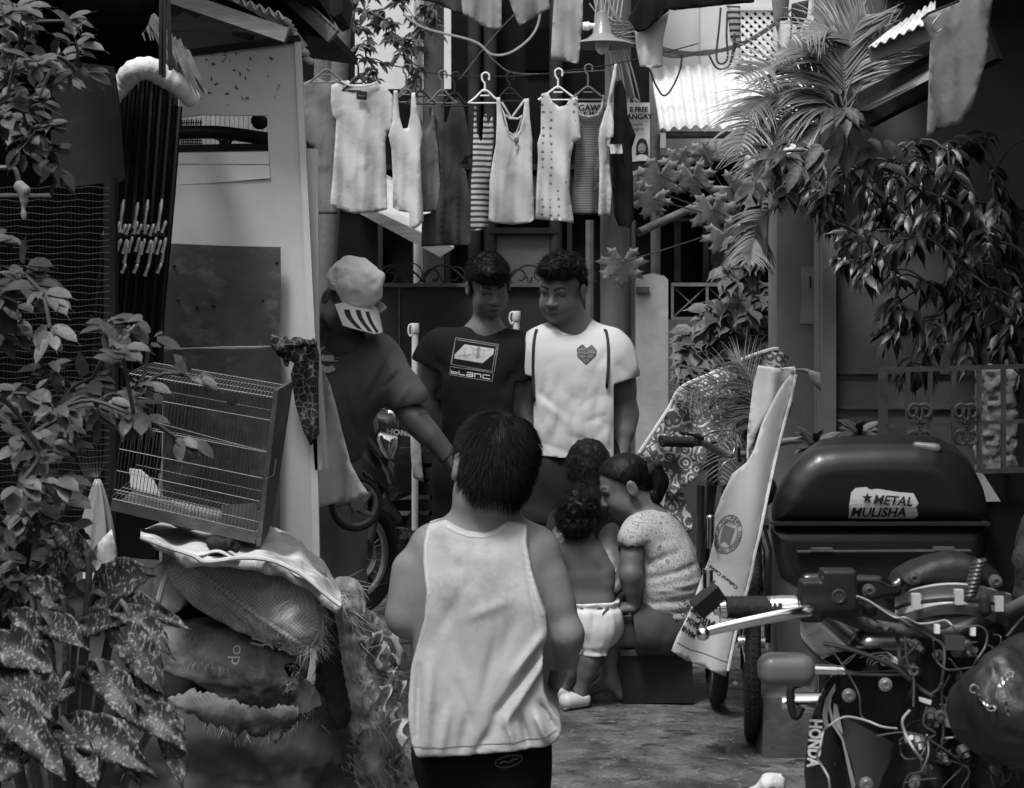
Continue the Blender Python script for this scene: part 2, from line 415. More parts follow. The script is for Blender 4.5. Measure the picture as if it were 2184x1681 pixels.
M['darkwall'] = mat('dark_wall', .006, .9, .6, 3, .4, 18, spec=.1)
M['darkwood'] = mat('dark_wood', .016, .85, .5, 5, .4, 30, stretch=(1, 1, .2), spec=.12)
M['wood'] = mat('weathered_timber', .17, .75, .35, 6, .4, 26, stretch=(.35, 1, 2.2))
M['palewood'] = mat('pale_timber', .42, .7, .2, 6, .25, 22)
M['zinc'] = mat('zinc_roofing', .52, .5, .22, 3, .1, 18, c2=.3, edge=(.58, .72), s2=4, metal=.0)
M['concrete'] = mat('grey_concrete', .11, .85, .3, 4, .4, 30, c2=.08, edge=(.5, .7))
M['palewall'] = mat('pale_render', .55, .85, .12, 3, .15, 20, c2=.42, edge=(.6, .8))
M['midwall'] = mat('grey_render', .10, .85, .18, 3, .2, 22, c2=.07, edge=(.5, .75), spec=.15)
M['post'] = mat('pale_post', .34, .8, .2, 4, .25, 22, c2=.2, edge=(.55, .75))
M['iron'] = mat('black_iron', .012, .5, .4, 12, .2, 40)
M['greyiron'] = mat('grey_iron', .07, .5, .4, 12, .2, 40)
M['steel'] = mat('bright_steel', .75, .18, .1, 10, metal=1.)
M['chrome'] = mat('chrome', .7, .1, .1, 10, metal=1.)
M['dullmetal'] = mat('dull_aluminium', .35, .38, .2, 14, .1, 60, metal=.8)
M['white'] = mat('white_plastic', .72, .45, .06, 8)
M['cream'] = mat('pvc_pipe', .55, .4, .08, 8)
M['wire'] = mat('grey_wire', .14, .4, .2, 30, metal=.5)
M['rope'] = mat('pale_cord', .3, .8, .2, 30)
M['rubber'] = mat('tyre_rubber', .012, .75, .3, 30, .3, 150)
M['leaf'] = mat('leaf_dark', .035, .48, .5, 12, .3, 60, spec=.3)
M['leaflit'] = mat('leaf_mid', .062, .48, .5, 12, .3, 60, spec=.3)  # paler copy of the dark leaf, light on it put into the tone
M['palm'] = mat('palm_green', .12, .42, .4, 10, spec=.5)
M['papaya'] = mat('papaya_leaf', .19, .55, .3, 8, .3, 50)
M['dumb'] = mat('speckled_leaf', .016, .5, .35, 6, .4, 22, spec=.35)
overlay(M['dumb'], 'specks', .15, 200, .57, .61, add=(1, 1, .4))
M['stem'] = mat('brown_stem', .05, .8, .3, 20, .3, 60)
M['paper'] = mat('printed_paper', .5, .8, .05, 6)
M['ink'] = mat('black_ink', .012, .7, .1, 6)
M['greyink'] = mat('grey_ink', .12, .7, .1, 6)

def slab(mb, x0, y0, x1, y1, Y, dep):
    a = W(x0, y0, Y); b = W(x1, y1, Y)
    return mb.box(((a.x+b.x)/2, Y+dep/2, (a.z+b.z)/2), (abs(b.x-a.x), dep, abs(a.z-b.z)))
# ================================================================ ground
g = MB()
nx, ny = 90, 150
def gh(x, y):
    v = math.sin(x*3.1+y*1.3)*.006+math.sin(x*1.3-y*2.3)*.006+math.sin(x*9+1)*math.sin(y*7)*.003
    return v*(1 if abs(x) < 3 and 0 < y < 12 else 0)-.004
xs = [-60, -20, -8]+[-3+6*i/nx for i in range(nx+1)]+[8, 20, 60]; ys = [-12, -4]+[12*j/ny for j in range(ny+1)]+[14, 20, 40, 90]
V = [(x, y, gh(x, y)) for y in ys for x in xs]; K = len(xs)
struct('ground', MB().add(V, [(j*K+i, j*K+i+1, (j+1)*K+i+1, (j+1)*K+i) for j in range(len(ys)-1) for i in range(K-1)]), M['ground'], smooth=True)

# ================================================================ far end of the alley
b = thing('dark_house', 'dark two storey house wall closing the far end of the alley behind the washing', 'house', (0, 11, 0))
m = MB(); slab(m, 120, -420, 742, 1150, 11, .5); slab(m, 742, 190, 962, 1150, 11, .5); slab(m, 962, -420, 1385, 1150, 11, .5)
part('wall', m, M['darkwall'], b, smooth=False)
m = MB()
for x in (1012, 1046, 1186): m.cyl(W(x, -60, 10.9), W(x, 560, 10.9), .045, 10)
part('drain_pipe', m, mat('dark_pipe', .022, .6, .4, 6, .2, 30, spec=.15), b)
m = MB(); slab(m, 1120, 60, 1190, 150, 10.97, .03)
part('window', m, M['black'], b, smooth=False)
m = MB()
slab(m, 1048, 498, 1182, 640, 10.9, .1)
part('wall_panel', m, M['midwall'], b, 'light grey rendered panel low on the dark wall', smooth=False)
m = MB(); slab(m, 1042, 486, 1190, 498, 10.85, .15); slab(m, 760, 350, 1380, 362, 10.86, .14); slab(m, 760, 425, 1380, 436, 10.86, .14)
for x in (806, 880, 950, 1210, 1290): slab(m, x, 362, x+10, 640, 10.87, .12)
for q in (0,): pass
part('timber_frame', m, M['darkwood'], b, smooth=False)
m = MB(); slab(m, 660, 375, 1380, 425, 10.95, .05); part('fascia', m, M['concrete'], b, smooth=False)
# pale house seen through the leaves
b = thing('pale_house', 'pale sunlit house glimpsed through the vine leaves at upper left', 'house', (0, 16, 0))
m = MB(); slab(m, 560, -500, 1060, 900, 16, .4); part('wall', m, M['palewall'], b, smooth=False)
# house on the right with the zinc awning
b = thing('lattice_house', 'pale rendered house with lattice window above a corrugated zinc awning', 'house', (1.5, 12, 0))
m = MB(); slab(m, 1385, -420, 1494, 330, 12, .4); slab(m, 1494, -420, 1950, 330, 11.9, .5); slab(m, 1950, -420, 2700, 330, 12.2, .4)
part('wall', m, M['palewall'], b, smooth=False)
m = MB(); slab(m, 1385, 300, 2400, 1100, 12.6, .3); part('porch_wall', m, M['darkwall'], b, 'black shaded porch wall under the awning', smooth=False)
m = MB()
wx0, wy0, wx1, wy1 = 1576, 22, 1650, 128
slab(m, wx0-8, wy0-8, wx1+8, wy0, 11.84, .06); slab(m, wx0-8, wy1, wx1+8, wy1+8, 11.84, .06); slab(m, wx0-8, wy0, wx0, wy1, 11.84, .06); slab(m, wx1, wy0, wx1+8, wy1, 11.84, .06)
wf = part('window', m, M['palewall'], b, 'white lattice window', smooth=False)
m = MB(); slab(m, wx0, wy0, wx1, wy1, 11.89, .005); part('opening', m, M['darkwall'], wf, smooth=False)
m = MB()
for k in range(-8, 12):
    for sgn in (1, -1):
        xa = wx0+k*18; pts = []
        for t in (0, 1):
            pts.append((xa+(wy1-wy0)*t if sgn > 0 else xa+(wy1-wy0)*(1-t), wy0+(wy1-wy0)*t))
        (ax_, ay_), (bx_, by_) = pts
        def clipx(ax_, ay_, bx_, by_):
            t0, t1 = 0., 1.; d = bx_-ax_
            for lim, s_ in ((wx0, 1), (wx1, -1)):
                if s_ > 0: q = (lim-ax_)/d; (t0, t1) = (max(t0, q), t1) if d > 0 else (t0, min(t1, q))
                else: q = (lim-ax_)/d; (t0, t1) = (t0, min(t1, q)) if d > 0 else (max(t0, q), t1)
            return t0, t1
        t0, t1 = clipx(ax_, ay_, bx_, by_)
        if t1 > t0+.02:
            m.bar(W(ax_+(bx_-ax_)*t0, ay_+(by_-ay_)*t0, 11.875-.004*(sgn > 0)), W(ax_+(bx_-ax_)*t1, ay_+(by_-ay_)*t1, 11.875-.004*(sgn > 0)), .006, .02, (0, 1, 0)) if False else m.bar(W(ax_+(bx_-ax_)*t0, ay_+(by_-ay_)*t0, 11.872-.006*(sgn > 0)), W(ax_+(bx_-ax_)*t1, ay_+(by_-ay_)*t1, 11.872-.006*(sgn > 0)), .022, .004, (0, 1, 0))
part('lattice', m, M['white'], wf, smooth=False)
m = MB(); slab(m, 1565, 140, 1660, 148, 11.8, .1); part('window_sill', m, M['palewall'], wf, smooth=False)
m = MB()
for x in (1440, 1500, 1560): slab(m, x, 470, x+12, 600, 12.5, .05)
slab(m, 1430, 465, 1580, 472, 12.45, .06); slab(m, 1515, 400, 1580, 600, 12.5, .05)
part('doorway', m, M['greyiron'], b, 'grey door frame in the black porch', smooth=False)
m = MB(); slab(m, 1524, 560, 1568, 600, 12.4, .1); part('door_panel', m, M['midwall'], b, smooth=False)
# corrugated awning
A0 = W(1388, 150, 11.2); 
b = thing('corrugated_awning', 'bright corrugated zinc awning on pipes above the papaya leaves', 'awning', (1.3, 10, 0))
P00, P10, P01, P11 = W(1386, 144, 11.6), W(1850, 130, 11.6), W(1408, 278, 9.6), W(1850, 262, 9.6)
def aw(u, v):
    p = (P00*(1-u)+P10*u)*(1-v)+(P01*(1-u)+P11*u)*v
    return p+Vector((0, 0, .012*math.sin(u*2*math.pi*19)+(.012*math.sin(u*9)*v)))
part('roof_sheet', MB().sheet(aw, 240, 6, .003), M['zinc'], b, sharp=None)
m = MB(); m.cyl(W(1405, 288, 9.65), W(1860, 288, 9.65), .022, 10); m.cyl(W(1400, 160, 11.5), W(1408, 290, 9.7), .02, 8); part('purlin', m, M['greyiron'], b)
for x in (1414, 1632): part('bracket', MB().box(W(x, 300, 9.63), (.03, .04, .09)), M['palewood'], b, smooth=False)
m = MB(); m.cyl(W(1398, 292, 9.7), Vector((W(1398, 292, 9.7).x, 9.7, 0)), .03, 10); m.cyl(W(1860, 292, 9.7), Vector((W(1860, 292, 9.7).x, 9.7, 0)), .03, 10)
part('support_pole', m, M['greyiron'], b)

# sheet metal gate with scrolls, closing the yard
b = thing('sheet_metal_gate', 'dark grey sheet metal gate with iron scrollwork along its top', 'gate', (-.3, 9.6, 0))
m = MB(); slab(m, 690, 610, 1262, 1130, 9.6, .02)
part('panel', m, mat('gate_paint', .022, .7, .25, 3, .1, 14, spec=.15), b, smooth=False)
m = MB()
for x in (850, 1060): slab(m, x, 612, x+3, 1130, 9.592, .008)
slab(m, 690, 604, 1262, 612, 9.57, .06); part('top_rail', m, M['greyiron'], b, smooth=False)
m = MB()
def spiral(c, r0, r1, a0, a1, n=26, Y=None, rt=.006):
    return [Vector((c.x+(r0+(r1-r0)*i/n)*math.cos(a0+(a1-a0)*i/n), c.y, c.z+(r0+(r1-r0)*i/n)*math.sin(a0+(a1-a0)*i/n))) for i in range(n+1)]
for i in range(6):
    x = 720+i*92; s_ = 1 if i % 2 else -1
    m.tube(spiral(W(x+20, 590, 9.6), .075, .02, 0, s_*8), .006, 6); m.tube(spiral(W(x+66, 588, 9.6), .085, .02, math.pi, math.pi-s_*9), .004, 6)
    m.tube(cat_pts([W(x-6, 602, 9.6), W(x+20, 572, 9.6), W(x+46, 566, 9.6), W(x+70, 580, 9.6), W(x+92, 602, 9.6)], 6), .006, 6)
part('scrollwork', m, mat('scroll_iron', .02, .5, .3, 12), b)

# utility post, leaning timber, lamp
m = MB(); m.cyl(Vector((W(1318, 0, 9).x, 9, 0)), Vector((W(1318, 0, 9).x, 9, 4.6)), .072, 18)
single('utility_pole', m, mat('pole_concrete', .11, .85, .35, 3, .4, 26, stretch=(1, 1, .3)), 'grey concrete utility pole behind the washing line, carrying the cable bundle', 'pole')
m = MB(); m.tube([Vector((W(690, 0, 8.6).x, 8.6, 0)), W(700, 560, 8.6), W(722, 180, 8.6), W(746, -150, 8.6)], .045, 14)
single('leaning_pole', m, M['concrete'], 'grey pole leaning to the right above the left end of the washing line', 'pole')
m = MB(); m.cyl(Vector((W(690, 0, 9.3).x, 9.3, 0)), W(690, 60, 9.3), .055, 14)
single('upright_post', m, M['concrete'], 'short upright grey post behind the leaning pole, under the eave', 'post')
m = MB(); m.cyl(Vector((W(892, 0, 10.4).x, 10.4, 0)), W(892, -90, 10.4), .03, 14)
single('drain_pipe', m, M['palewall'], 'white drain pipe standing behind the vine leaves', 'pipe')
m = MB(); m.cyl(Vector((W(925, 0, 10.2).x, 10.2, 0)), W(925, -90, 10.2), .065, 14)
single('utility_pole', m, M['concrete'], 'thick grey pole just right of the white drain pipe', 'pole')
b = thing('street_lamp', 'grey enamelled street lamp hanging over the washing line', 'lamp', W(1284, 100, 8.6))
c = W(1284, 72, 8.6)
part('lamp_shade', MB().lathe(c, (0, 0, -1), [(.012, -.12), (.03, -.11), (.036, -.05), (.045, -.04), (.05, 0), (.06, .01), (.085, .03), (.16, .055), (.165, .062), (.155, .058), (.07, .03), (.0, .03)], 30), mat('enamel', .2, .3, .1, 6, coat=.3), b)
part('bulb', MB().ell(c+Vector((0, 0, -.065)), (.035, .035, .045)), M['white'], b)
part('arm', MB().tube([c+Vector((0, 0, .1)), c+Vector((0, 0, .55))], .01, 8), M['dullmetal'], b)
part('insulator', MB().lathe(W(1255, 56, 8.62), (1, 0, 0), [(.02, -.03), (.024, 0), (.016, .01), (.014, .06)], 12), M['white'], b)

# white gate post with rounded head and its neighbour
b = thing('concrete_gate_post', 'pale square gate post with rounded head beside the railing', 'post', (W(1390, 0, 8.2).x, 8.2, 0))
Yp = 8.2
def gp(u, v): pass
m = MB(); x0, x1 = W(1356, 0, Yp).x, W(1425, 0, Yp).x; zt = W(0, 596, Yp).z
pr = [(x0, Yp, 0), (x0, Yp, zt), (x0+.02, Yp, zt+.018), ((x0+x1)/2, Yp, zt+.03), (x1-.02, Yp, zt+.018), (x1, Yp, zt), (x1, Yp, 0)]
m.prism(pr[::-1], (0, .2, 0)); part('shaft', m, M['post'], b, smooth=False)
m = MB(); slab(m, 1357, 612, 1385, 624, Yp-.02, .02); part('hinge_plate', m, M['greyiron'], b, smooth=False)
m = MB(); m.cyl((W(1312, 0, 8.25).x, 8.28, 0), W(1312, 420, 8.28), .075, 16)
m.cyl((W(1347, 0, 8.25).x, 8.3, 0), W(1347, 470, 8.3), .022, 10)
single('timber_post', m, mat('bark_post', .13, .85, .4, 3, .5, 22, stretch=(1, 1, .25)), 'weathered round timber post left of the pale gate post', 'post')
m = MB(); m.cyl((W(1258, 0, 8.6).x, 8.6, 0), W(1258, 470, 8.6), .022, 8)
single('bamboo_pole', m, M['concrete'], 'thin upright bamboo pole between the black shirt and the timber post', 'pole')
m = MB(); m.tube([W(1362, 496, 8.3), W(1405, 476, 8.4), W(1532, 418, 8.7), W(1650, 360, 9)], .022, 10)
single('slanting_pole', m, M['concrete'], 'grey pole slanting up to the right through the papaya leaves', 'pole')

# low wall and railing
b = thing('low_wall', 'grey low wall with white metal railing behind the gate post', 'wall', (W(1500, 0, 9).x, 9, 0))
m = MB(); slab(m, 1425, 682, 2050, 1160, 9, .15); part('wall', m, M['midwall'], b, smooth=False)
m = MB(); Y = 9.03
for y in (607, 680): m.bar(W(1432, y, Y), W(1760, y, Y), .02, .02)
for x in (1434, 1508, 1582, 1656): m.bar(W(x, 607, Y), W(x, 680, Y), .014, .014, (0, 1, 0))
for x in (1434, 1508, 1582): 
    m.bar(W(x+2, 676, Y+.012), W(x+72, 612, Y+.012), .007, .007, (0, 1, 0)); m.bar(W(x+2, 612, Y+.022), W(x+72, 676, Y+.022), .007, .007, (0, 1, 0))
part('railing', m, mat('rail_paint', .16, .5, .3, 20), b, smooth=False)

# white car glimpsed behind the capped man
b = thing('parked_car', 'white car mostly hidden behind the capped man and boy', 'car', (W(850, 0, 8.9).x, 8.9, 0))
cc = W(770, 800, 9.0); 
organic('body', [rbox((cc.x-.35, 9.0, .55), (.75, .5, .28), .12), rbox((cc.x-.45, 9.05, .85), (.55, .42, .25), .16, k=.1)], (cc.x-1.3, 8.4, .1), (cc.x+.6, 9.58, 1.25), .025, mat('car_paint', .6, .3, .05, 3, coat=.5), b)
organic('windscreen', [rbox((cc.x-.45, 9.03, .93), (.5, .44, .16), .12)], (cc.x-1.2, 8.4, .6), (cc.x+.3, 9.57, 1.2), .025, M['gloss_black'], b)
m = MB(); m.lathe((cc.x+.05, 8.55, .3), (0, 1, 0), [(.18, 0), (.29, .0), (.3, .03), (.3, .15), (.2, .18)], 24); part('wheel', m, M['rubber'], b)
b = thing('slatted_rack', 'dark slatted wooden rack behind the motorcycle and the capped man', 'rack', (W(820, 0, 8.5).x, 8.5, 0))
for y in (828, 862, 896, 930, 964, 998, 1032, 1066, 1100): m = MB(); slab(m, 640, y, 940, y+24, 8.5, .02); part('slat', m, M['darkwood'], b, smooth=False)
for x in (642, 780, 932): m = MB(); slab(m, x, 822, x+9, 1225, 8.53, .04); part('upright', m, M['darkwood'], b, smooth=False)
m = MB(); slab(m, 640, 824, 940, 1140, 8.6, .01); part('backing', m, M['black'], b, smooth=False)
# fallen roof board showing under the shirts
b = thing('roof_board', 'slanting pale roof edge hanging below the washing', 'roof', W(880, 520, 9.0))
m = MB(); q = [W(780, 440, 9.0), W(968, 530, 9.0), W(938, 548, 9.0), W(760, 452, 9.0)]; m.prism(q, (0, .03, 0)); part('fascia', m, M['wood'], b, smooth=False)
m = MB(); m.add([W(742, 425, 9.1), W(968, 529, 9.0), W(925, 430, 10.2), W(742, 330, 10.2)]+[p+Vector((0, 0, .006)) for p in (W(742, 425, 9.1), W(968, 529, 9.0), W(925, 430, 10.2), W(742, 330, 10.2))], [(0, 1, 2, 3), (7, 6, 5, 4), (0, 4, 5, 1), (1, 5, 6, 2), (2, 6, 7, 3), (3, 7, 4, 0)]); part('sheet', m, M['palewood'], b, smooth=False)

# ================================================================ right side: pillar, wall, roof
b = thing('vine_house', 'grey house wall at right with corner pillar under hanging vines', 'house', (1.8, 6.6, 0))
m = MB(); slab(m, 1657, 380, 1752, 1420, 6.6, .22); part('pillar', m, mat('pillar_render', .17, .85, .2, 3, .3, 22, c2=.11, edge=(.5, .7)), b, smooth=False)
m = MB(); x0 = W(1788, 0, 6.5).x; m.box(((x0+4.2)/2, 6.62, 1.9), (4.2-x0, .2, 3.8))
part('wall', m, M['midwall'], b, smooth=False)
m = MB(); m.box((W(1770, 0, 6.4).x, 6.45, 1.35), (.055, .07, 2.7)); m.box((W(1756, 0, 6.4).x, 6.5, 1.35), (.02, .1, 2.7)); part('door_frame', m, mat('frame_paint', .2, .7, .15, 5), b, smooth=False)
m = MB()
for z in (W(0, 795, 6.5).z, W(0, 870, 6.5).z): m.box((x0+.3, 6.512, z), (.6, .012, .012))
part('moulding', m, M['midwall'], b, smooth=False)
b = thing('paper_notice', 'small pale paper notice marked 1C taped to the grey pillar', 'notice', W(1727, 690, 6.58))
m = MB().cloth([(1708, 570), (1752, 568), (1752, 692), (1705, 690), (1710, 640)], 6.593, lambda x, z: .002*math.sin(z*40), .001, .02); part('sheet', m, mat('notice_paper', .24, .8, .08, 12), b)
lettering('1C', .07, W(1719, 615, 6.588), (1, 0, 0), (0, 0, 1), M['ink'], b, .0005)
# roof over the right side (unseen sheet, added to shade the right bank)
b = thing('zinc_roof', 'dark lean-to roof with ragged bright zinc edge at upper right', 'roof', (2, 4.5, 0))
def rf(u, v):
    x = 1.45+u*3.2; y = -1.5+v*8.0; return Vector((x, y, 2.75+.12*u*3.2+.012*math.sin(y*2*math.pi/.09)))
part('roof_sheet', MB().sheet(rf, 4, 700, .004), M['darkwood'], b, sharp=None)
m = MB()
for x_, z_ in ((1.5, 2.70), (2.6, 2.83), (3.8, 2.98)): m.box((x_, 2.5, z_), (.06, 8, .08))
for y in (.2, 1.6, 3.0, 4.4, 5.8): m.bar((1.45, y, 2.65), (4.6, y, 3.03), .05, .08)
part('rafter', m, M['darkwood'], b, smooth=False)
# ragged end of corrugated zinc seen over the palm
def re(u, v):
    a = W(1852+u*140, 104-62*u, 5.2); c_ = W(1905+u*90, 62-60*u, 5.6); p = a*(1-v)+c_*v; return p+Vector((0, 0, .006*math.sin(u*2*math.pi*7)))
part('edge_sheet', MB().sheet(re, 60, 4, .004), M['zinc'], b, sharp=None)
m = MB(); m.bar(W(1855, 116, 5.25), W(1998, 66, 5.25), .03, .05); part('fascia', m, M['wood'], b, smooth=False)
m = MB(); m.bar(W(1835, 232, 5.6), W(2010, 128, 5.2), .03, .012, (0, -1, .3)); m.bar(W(1845, 236, 5.62), W(2120, 90, 5.3), .05, .12)
part('beam', m, M['darkwood'], b, smooth=False)
m = MB(); m.add([W(1832, 234, 5.6), W(2000, 140, 5.2), W(2000, 158, 5.2), W(1850, 236, 5.58)], [(0, 1, 2, 3)]); m2 = MB().prism([W(1832, 234, 5.55), W(2000, 138, 5.15), W(2000, 160, 5.15), W(1852, 236, 5.53)], (0, .012, 0)); part('trim', m2, M['palewood'], b, 'pale pointed trim board', smooth=False)
# unseen walls added to hold back sky light: right, left, and behind the camera
b = thing('right_shade_wall', 'unseen dark wall added beyond the right edge to keep that side dim', 'house', (3.2, 2, 0))
part('wall', MB().box((3.3, 2.5, 1.8), (.2, 8, 3.6)), M['darkwall'], b, smooth=False)
b = thing('rear_shade_wall', 'unseen dark wall added behind the viewer to cut frontal sky light', 'house', (0, -9, 0))
part('wall', MB().box((0, -9.2, 1.6), (14, .3, 3.2)), M['darkwall'], b, smooth=False)
# ================================================================ people: library
def V3(v): return np.array(v, float)
def frame_of(fwd, up):
    f = Vector(fwd).normalized(); u = Vector(up); u = (u-f*u.dot(f)).normalized(); r = f.cross(u)
    return np.array([r, f, u]).T            # columns: right, forward, up
def head_prims(c, A, s=1., child=False, k=.012):
    """skull, face, ears, neck stub; s = 1 for an adult head 0.225 m tall"""
    c = V3(c)
    def L(x, y, z): return c+A@(np.array([x, y, z])*s)
    def E(x, y, z, a, b, d, k=k): return el(L(x, y, z), (a*s, b*s, d*s), A, k*s)
    ck = 1.12 if child else 1.
    P = [E(0, -.012, .035, .075, .094, .082, .02), E(0, .03, -.03, .058*ck, .058, .075, .03), E(0, .05, -.088, .03, .032, .024, .03),
         E(-.034, .05, -.04, .028*ck, .03, .034, .03), E(.034, .05, -.04, .028*ck, .03, .034, .03), E(-.045, .01, -.07, .02, .035, .03, .03), E(.045, .01, -.07, .02, .035, .03, .03),
         cap(L(-.036, .075, .024), L(.036, .075, .024), .0125*s, None, .018*s),
         cap(L(0, .084, .008), L(0, .100, -.026), .0075*s, .0125*s, .012*s), E(-.013, .093, -.031, .0085, .010, .0075, .008), E(.013, .093, -.031, .0085, .010, .0075, .008),
         cap(L(-.018, .083, -.060), L(.018, .083, -.060), .0065*s, None, .006*s), E(0, .089, -.059, .012, .008, .006, .006), cap(L(-.014, .081, -.071), L(.014, .081, -.071), .0075*s, None, .006*s),
         E(-.086, -.014, -.006, .010, .022, .034, .006), E(.086, -.014, -.006, .010, .022, .034, .006)]
    C = [(E(-.031, .094, .004, .016, .012, .010)[0], .01*s), (E(.031, .094, .004, .016, .012, .010)[0], .01*s),
         (cap(L(-.02, .094, -.0655), L(.02, .094, -.0655), .0028*s)[0], .003*s),
         (E(-.095, -.004, -.004, .006, .012, .020)[0], .004*s), (E(.095, -.004, -.004, .006, .012, .020)[0], .006*s)]
    P2 = [E(-.031, .0735, .003, .015, .0145, .0125, .004), E(.031, .0735, .003, .015, .0145, .0125, .004)]
    return P, C, L
def face_paint(L, s, extra=None):
    """slots: 0 skin, 1 brows, lashes, and painted shade of nostrils and lip line, 2 lips"""
    def f(C):
        mi = np.zeros(len(C), np.int32)
        def near(p, r): return ((C-p)**2).sum(1) < (r*s)**2
        for sx in (-1, 1):
            for t in np.linspace(0, 1, 7): mi[near(L(sx*(.016+.034*t), .088-.014*t*t, .0295+.006*math.sin(t*2.4)), .0052)] = 1
            for t in np.linspace(0, 1, 7): mi[near(L(sx*(.018+.028*t), .086-.012*t*t, .0035-.003*math.sin(t*3.1)), .0036)] = 1
            mi[near(L(sx*.0085, .100, -.037), .004)] = 1  # nostril shade painted in
        for t in np.linspace(-1, 1, 9):
            mi[near(L(.021*t, .089-.007*t*t, -.060), .0052)] = 2; mi[near(L(.018*t, .087-.006*t*t, -.071), .0062)] = 2
        for t in np.linspace(-1, 1, 9): mi[near(L(.022*t, .090-.008*t*t, -.0655), .0028)] = 1  # crease shade between the lips painted in
        return mi
    return f
def limb(P, a, b, c, ra, rb, rc, k=.02, bul=.0):
    """two-bone limb with muscle bellies"""
    a, b, c = V3(a), V3(b), V3(c); P.append(cap(a, b, ra, rb, k)); P.append(cap(b, c, rb*1.0, rc, k))
    P.append(cap(b+(c-b)*.15, b+(c-b)*.42, rb*1.08, rb*.98, k)); P.append(cap(a+(b-a)*.35, a+(b-a)*.62, (ra+rb)/2*1.06, (ra+rb)/2*1.0, k)); return P
def hand(P, w, d, nrm, s=1., curl=.5, side=1, spread=.12, thumb=.8):
    """w wrist, d direction of the palm, nrm out of the back of the hand, side = +1 thumb on the (d x nrm) side; s = 1 is a 0.185 m hand"""
    w = V3(w); d = V3(Vector(d).normalized()); n = Vector(nrm); n = V3((n-Vector(d)*n.dot(Vector(d))).normalized()); x = np.cross(d, n)*side
    pl = .088*s
    for i, off in enumerate((.030, .010, -.010, -.029)):
        kn = w+d*(pl*(1-.05*abs(i-1.2)))+x*off*s
        P.append(cap(w+d*.012*s+x*off*.6*s, kn, .0125*s, .0105*s, .012*s))
        L = (.042, .046, .043, .034)[i]*s; ang = curl*(.75+.12*i); dd = d*math.cos(.0)+x*(spread*(1.2-i)*.5); dd = dd/np.linalg.norm(dd); p = kn
        for j, (fl, r) in enumerate(((1., .0088), (.62, .0078), (.5, .0068))):
            a = ang*(j+.6); v = dd*math.cos(a)-n*math.sin(a); q = p+v*L*fl*.92; P.append(cap(p, q, r*s, (r-.0008)*s, .003*s)); p = q
    t0 = w+d*.022*s+x*.026*s; v = d*.62+x*thumb-n*.25; v = v/np.linalg.norm(v); t1 = t0+v*.040*s; v2 = v*.7+d*.5-n*.25*(1+curl); v2 = v2/np.linalg.norm(v2); t2 = t1+v2*.033*s; t3 = t2+(v2-n*.2)*.024*s
    P.append(cap(t0, t1, .0135*s, .0105*s, .012*s)); P.append(cap(t1, t2, .0100*s, .0088*s, .004*s)); P.append(cap(t2, t3, .0088*s, .0075*s, .004*s))
    return P
def foot(P, an, d, s=1.):
    """ankle, direction of the toes"""
    an = V3(an); d = V3(Vector((d[0], d[1], 0)).normalized()); x = np.array([-d[1], d[0], 0]); z0 = an[2]
    h = an-d*.045*s; h[2] = .026*s
    ball = an+d*.115*s; ball[2] = .02*s
    P.append(cap(an, h, .030*s, .026*s, .03*s)); P.append(cap(an+d*.01*s, ball, .034*s, .022*s, .03*s)); P.append(cap(ball-x*.022*s, ball+x*.022*s, .019*s, .019*s, .02*s))
    for i in range(5):
        q = ball+x*(.030-.015*i)*s; q[2] = .013*s; e_ = q+d*(.045, .042, .038, .032, .026)[i]*s; e_[2] = .010*s; P.append(cap(q, e_, (.012, .009, .0085, .008, .008)[i]*s, None, .005*s))
    return P
def levels(P, L, k=.05):
    """stack of horizontal capsules: L = [(left point, right point, radius)] interpolated"""
    for (a0, b0, r0), (a1, b1, r1) in zip(L, L[1:]):
        a0, b0, a1, b1 = map(V3, (a0, b0, a1, b1)); n = max(1, int(np.linalg.norm((a1+b1-a0-b0)/2)/.045))
        for i in range(n): t = i/n; P.append(cap(a0+(a1-a0)*t, b0+(b1-b0)*t, r0+(r1-r0)*t, None, k))
    a, b, r = L[-1]; P.append(cap(a, b, r, None, k)); return P
def crease(P, a, b, w, dep):
    """fold running along a-b (world points), seen in x,z"""
    a = np.array([a[0], a[2]]); b = np.array([b[0], b[2]]); G = np.stack([P[..., 0], P[..., 2]], -1); ab = b-a
    t = np.clip(((G-a)@ab)/max(ab@ab, 1e-9), 0, 1); d = np.sqrt(((G-a-t[..., None]*ab)**2).sum(-1)); return dep*np.exp(-(d/w)**2)*np.sin(np.clip(t, .02, .98)*math.pi)**.4
def strands(mb, roots, dirs, L, r=.0006, grav=.0, wav=.0, seg=3, ran=(.7, 1.2)):
    for p, d in zip(roots, dirs):
        p = Vector(p); d = Vector(d).normalized(); l = L*random.uniform(*ran); x = d.orthogonal().normalized(); y = d.cross(x); V = []; q = p.copy(); Fc = []
        w = Vector((random.uniform(-1, 1), random.uniform(-1, 1), random.uniform(-1, 1)))*wav
        for s_ in range(seg+1):
            rr = r*(1-s_/seg*.85)
            for k in range(3): a = 2.094*k; V.append(q+x*(math.cos(a)*rr)+y*(math.sin(a)*rr))
            d = (d+w+Vector((0, 0, -grav))).normalized(); q = q+d*(l/seg)
        for s_ in range(seg):
            for k in range(3): Fc.append((s_*3+k, s_*3+(k+1) % 3, s_*3+3+(k+1) % 3, s_*3+3+k))
        mb.add(V, Fc)
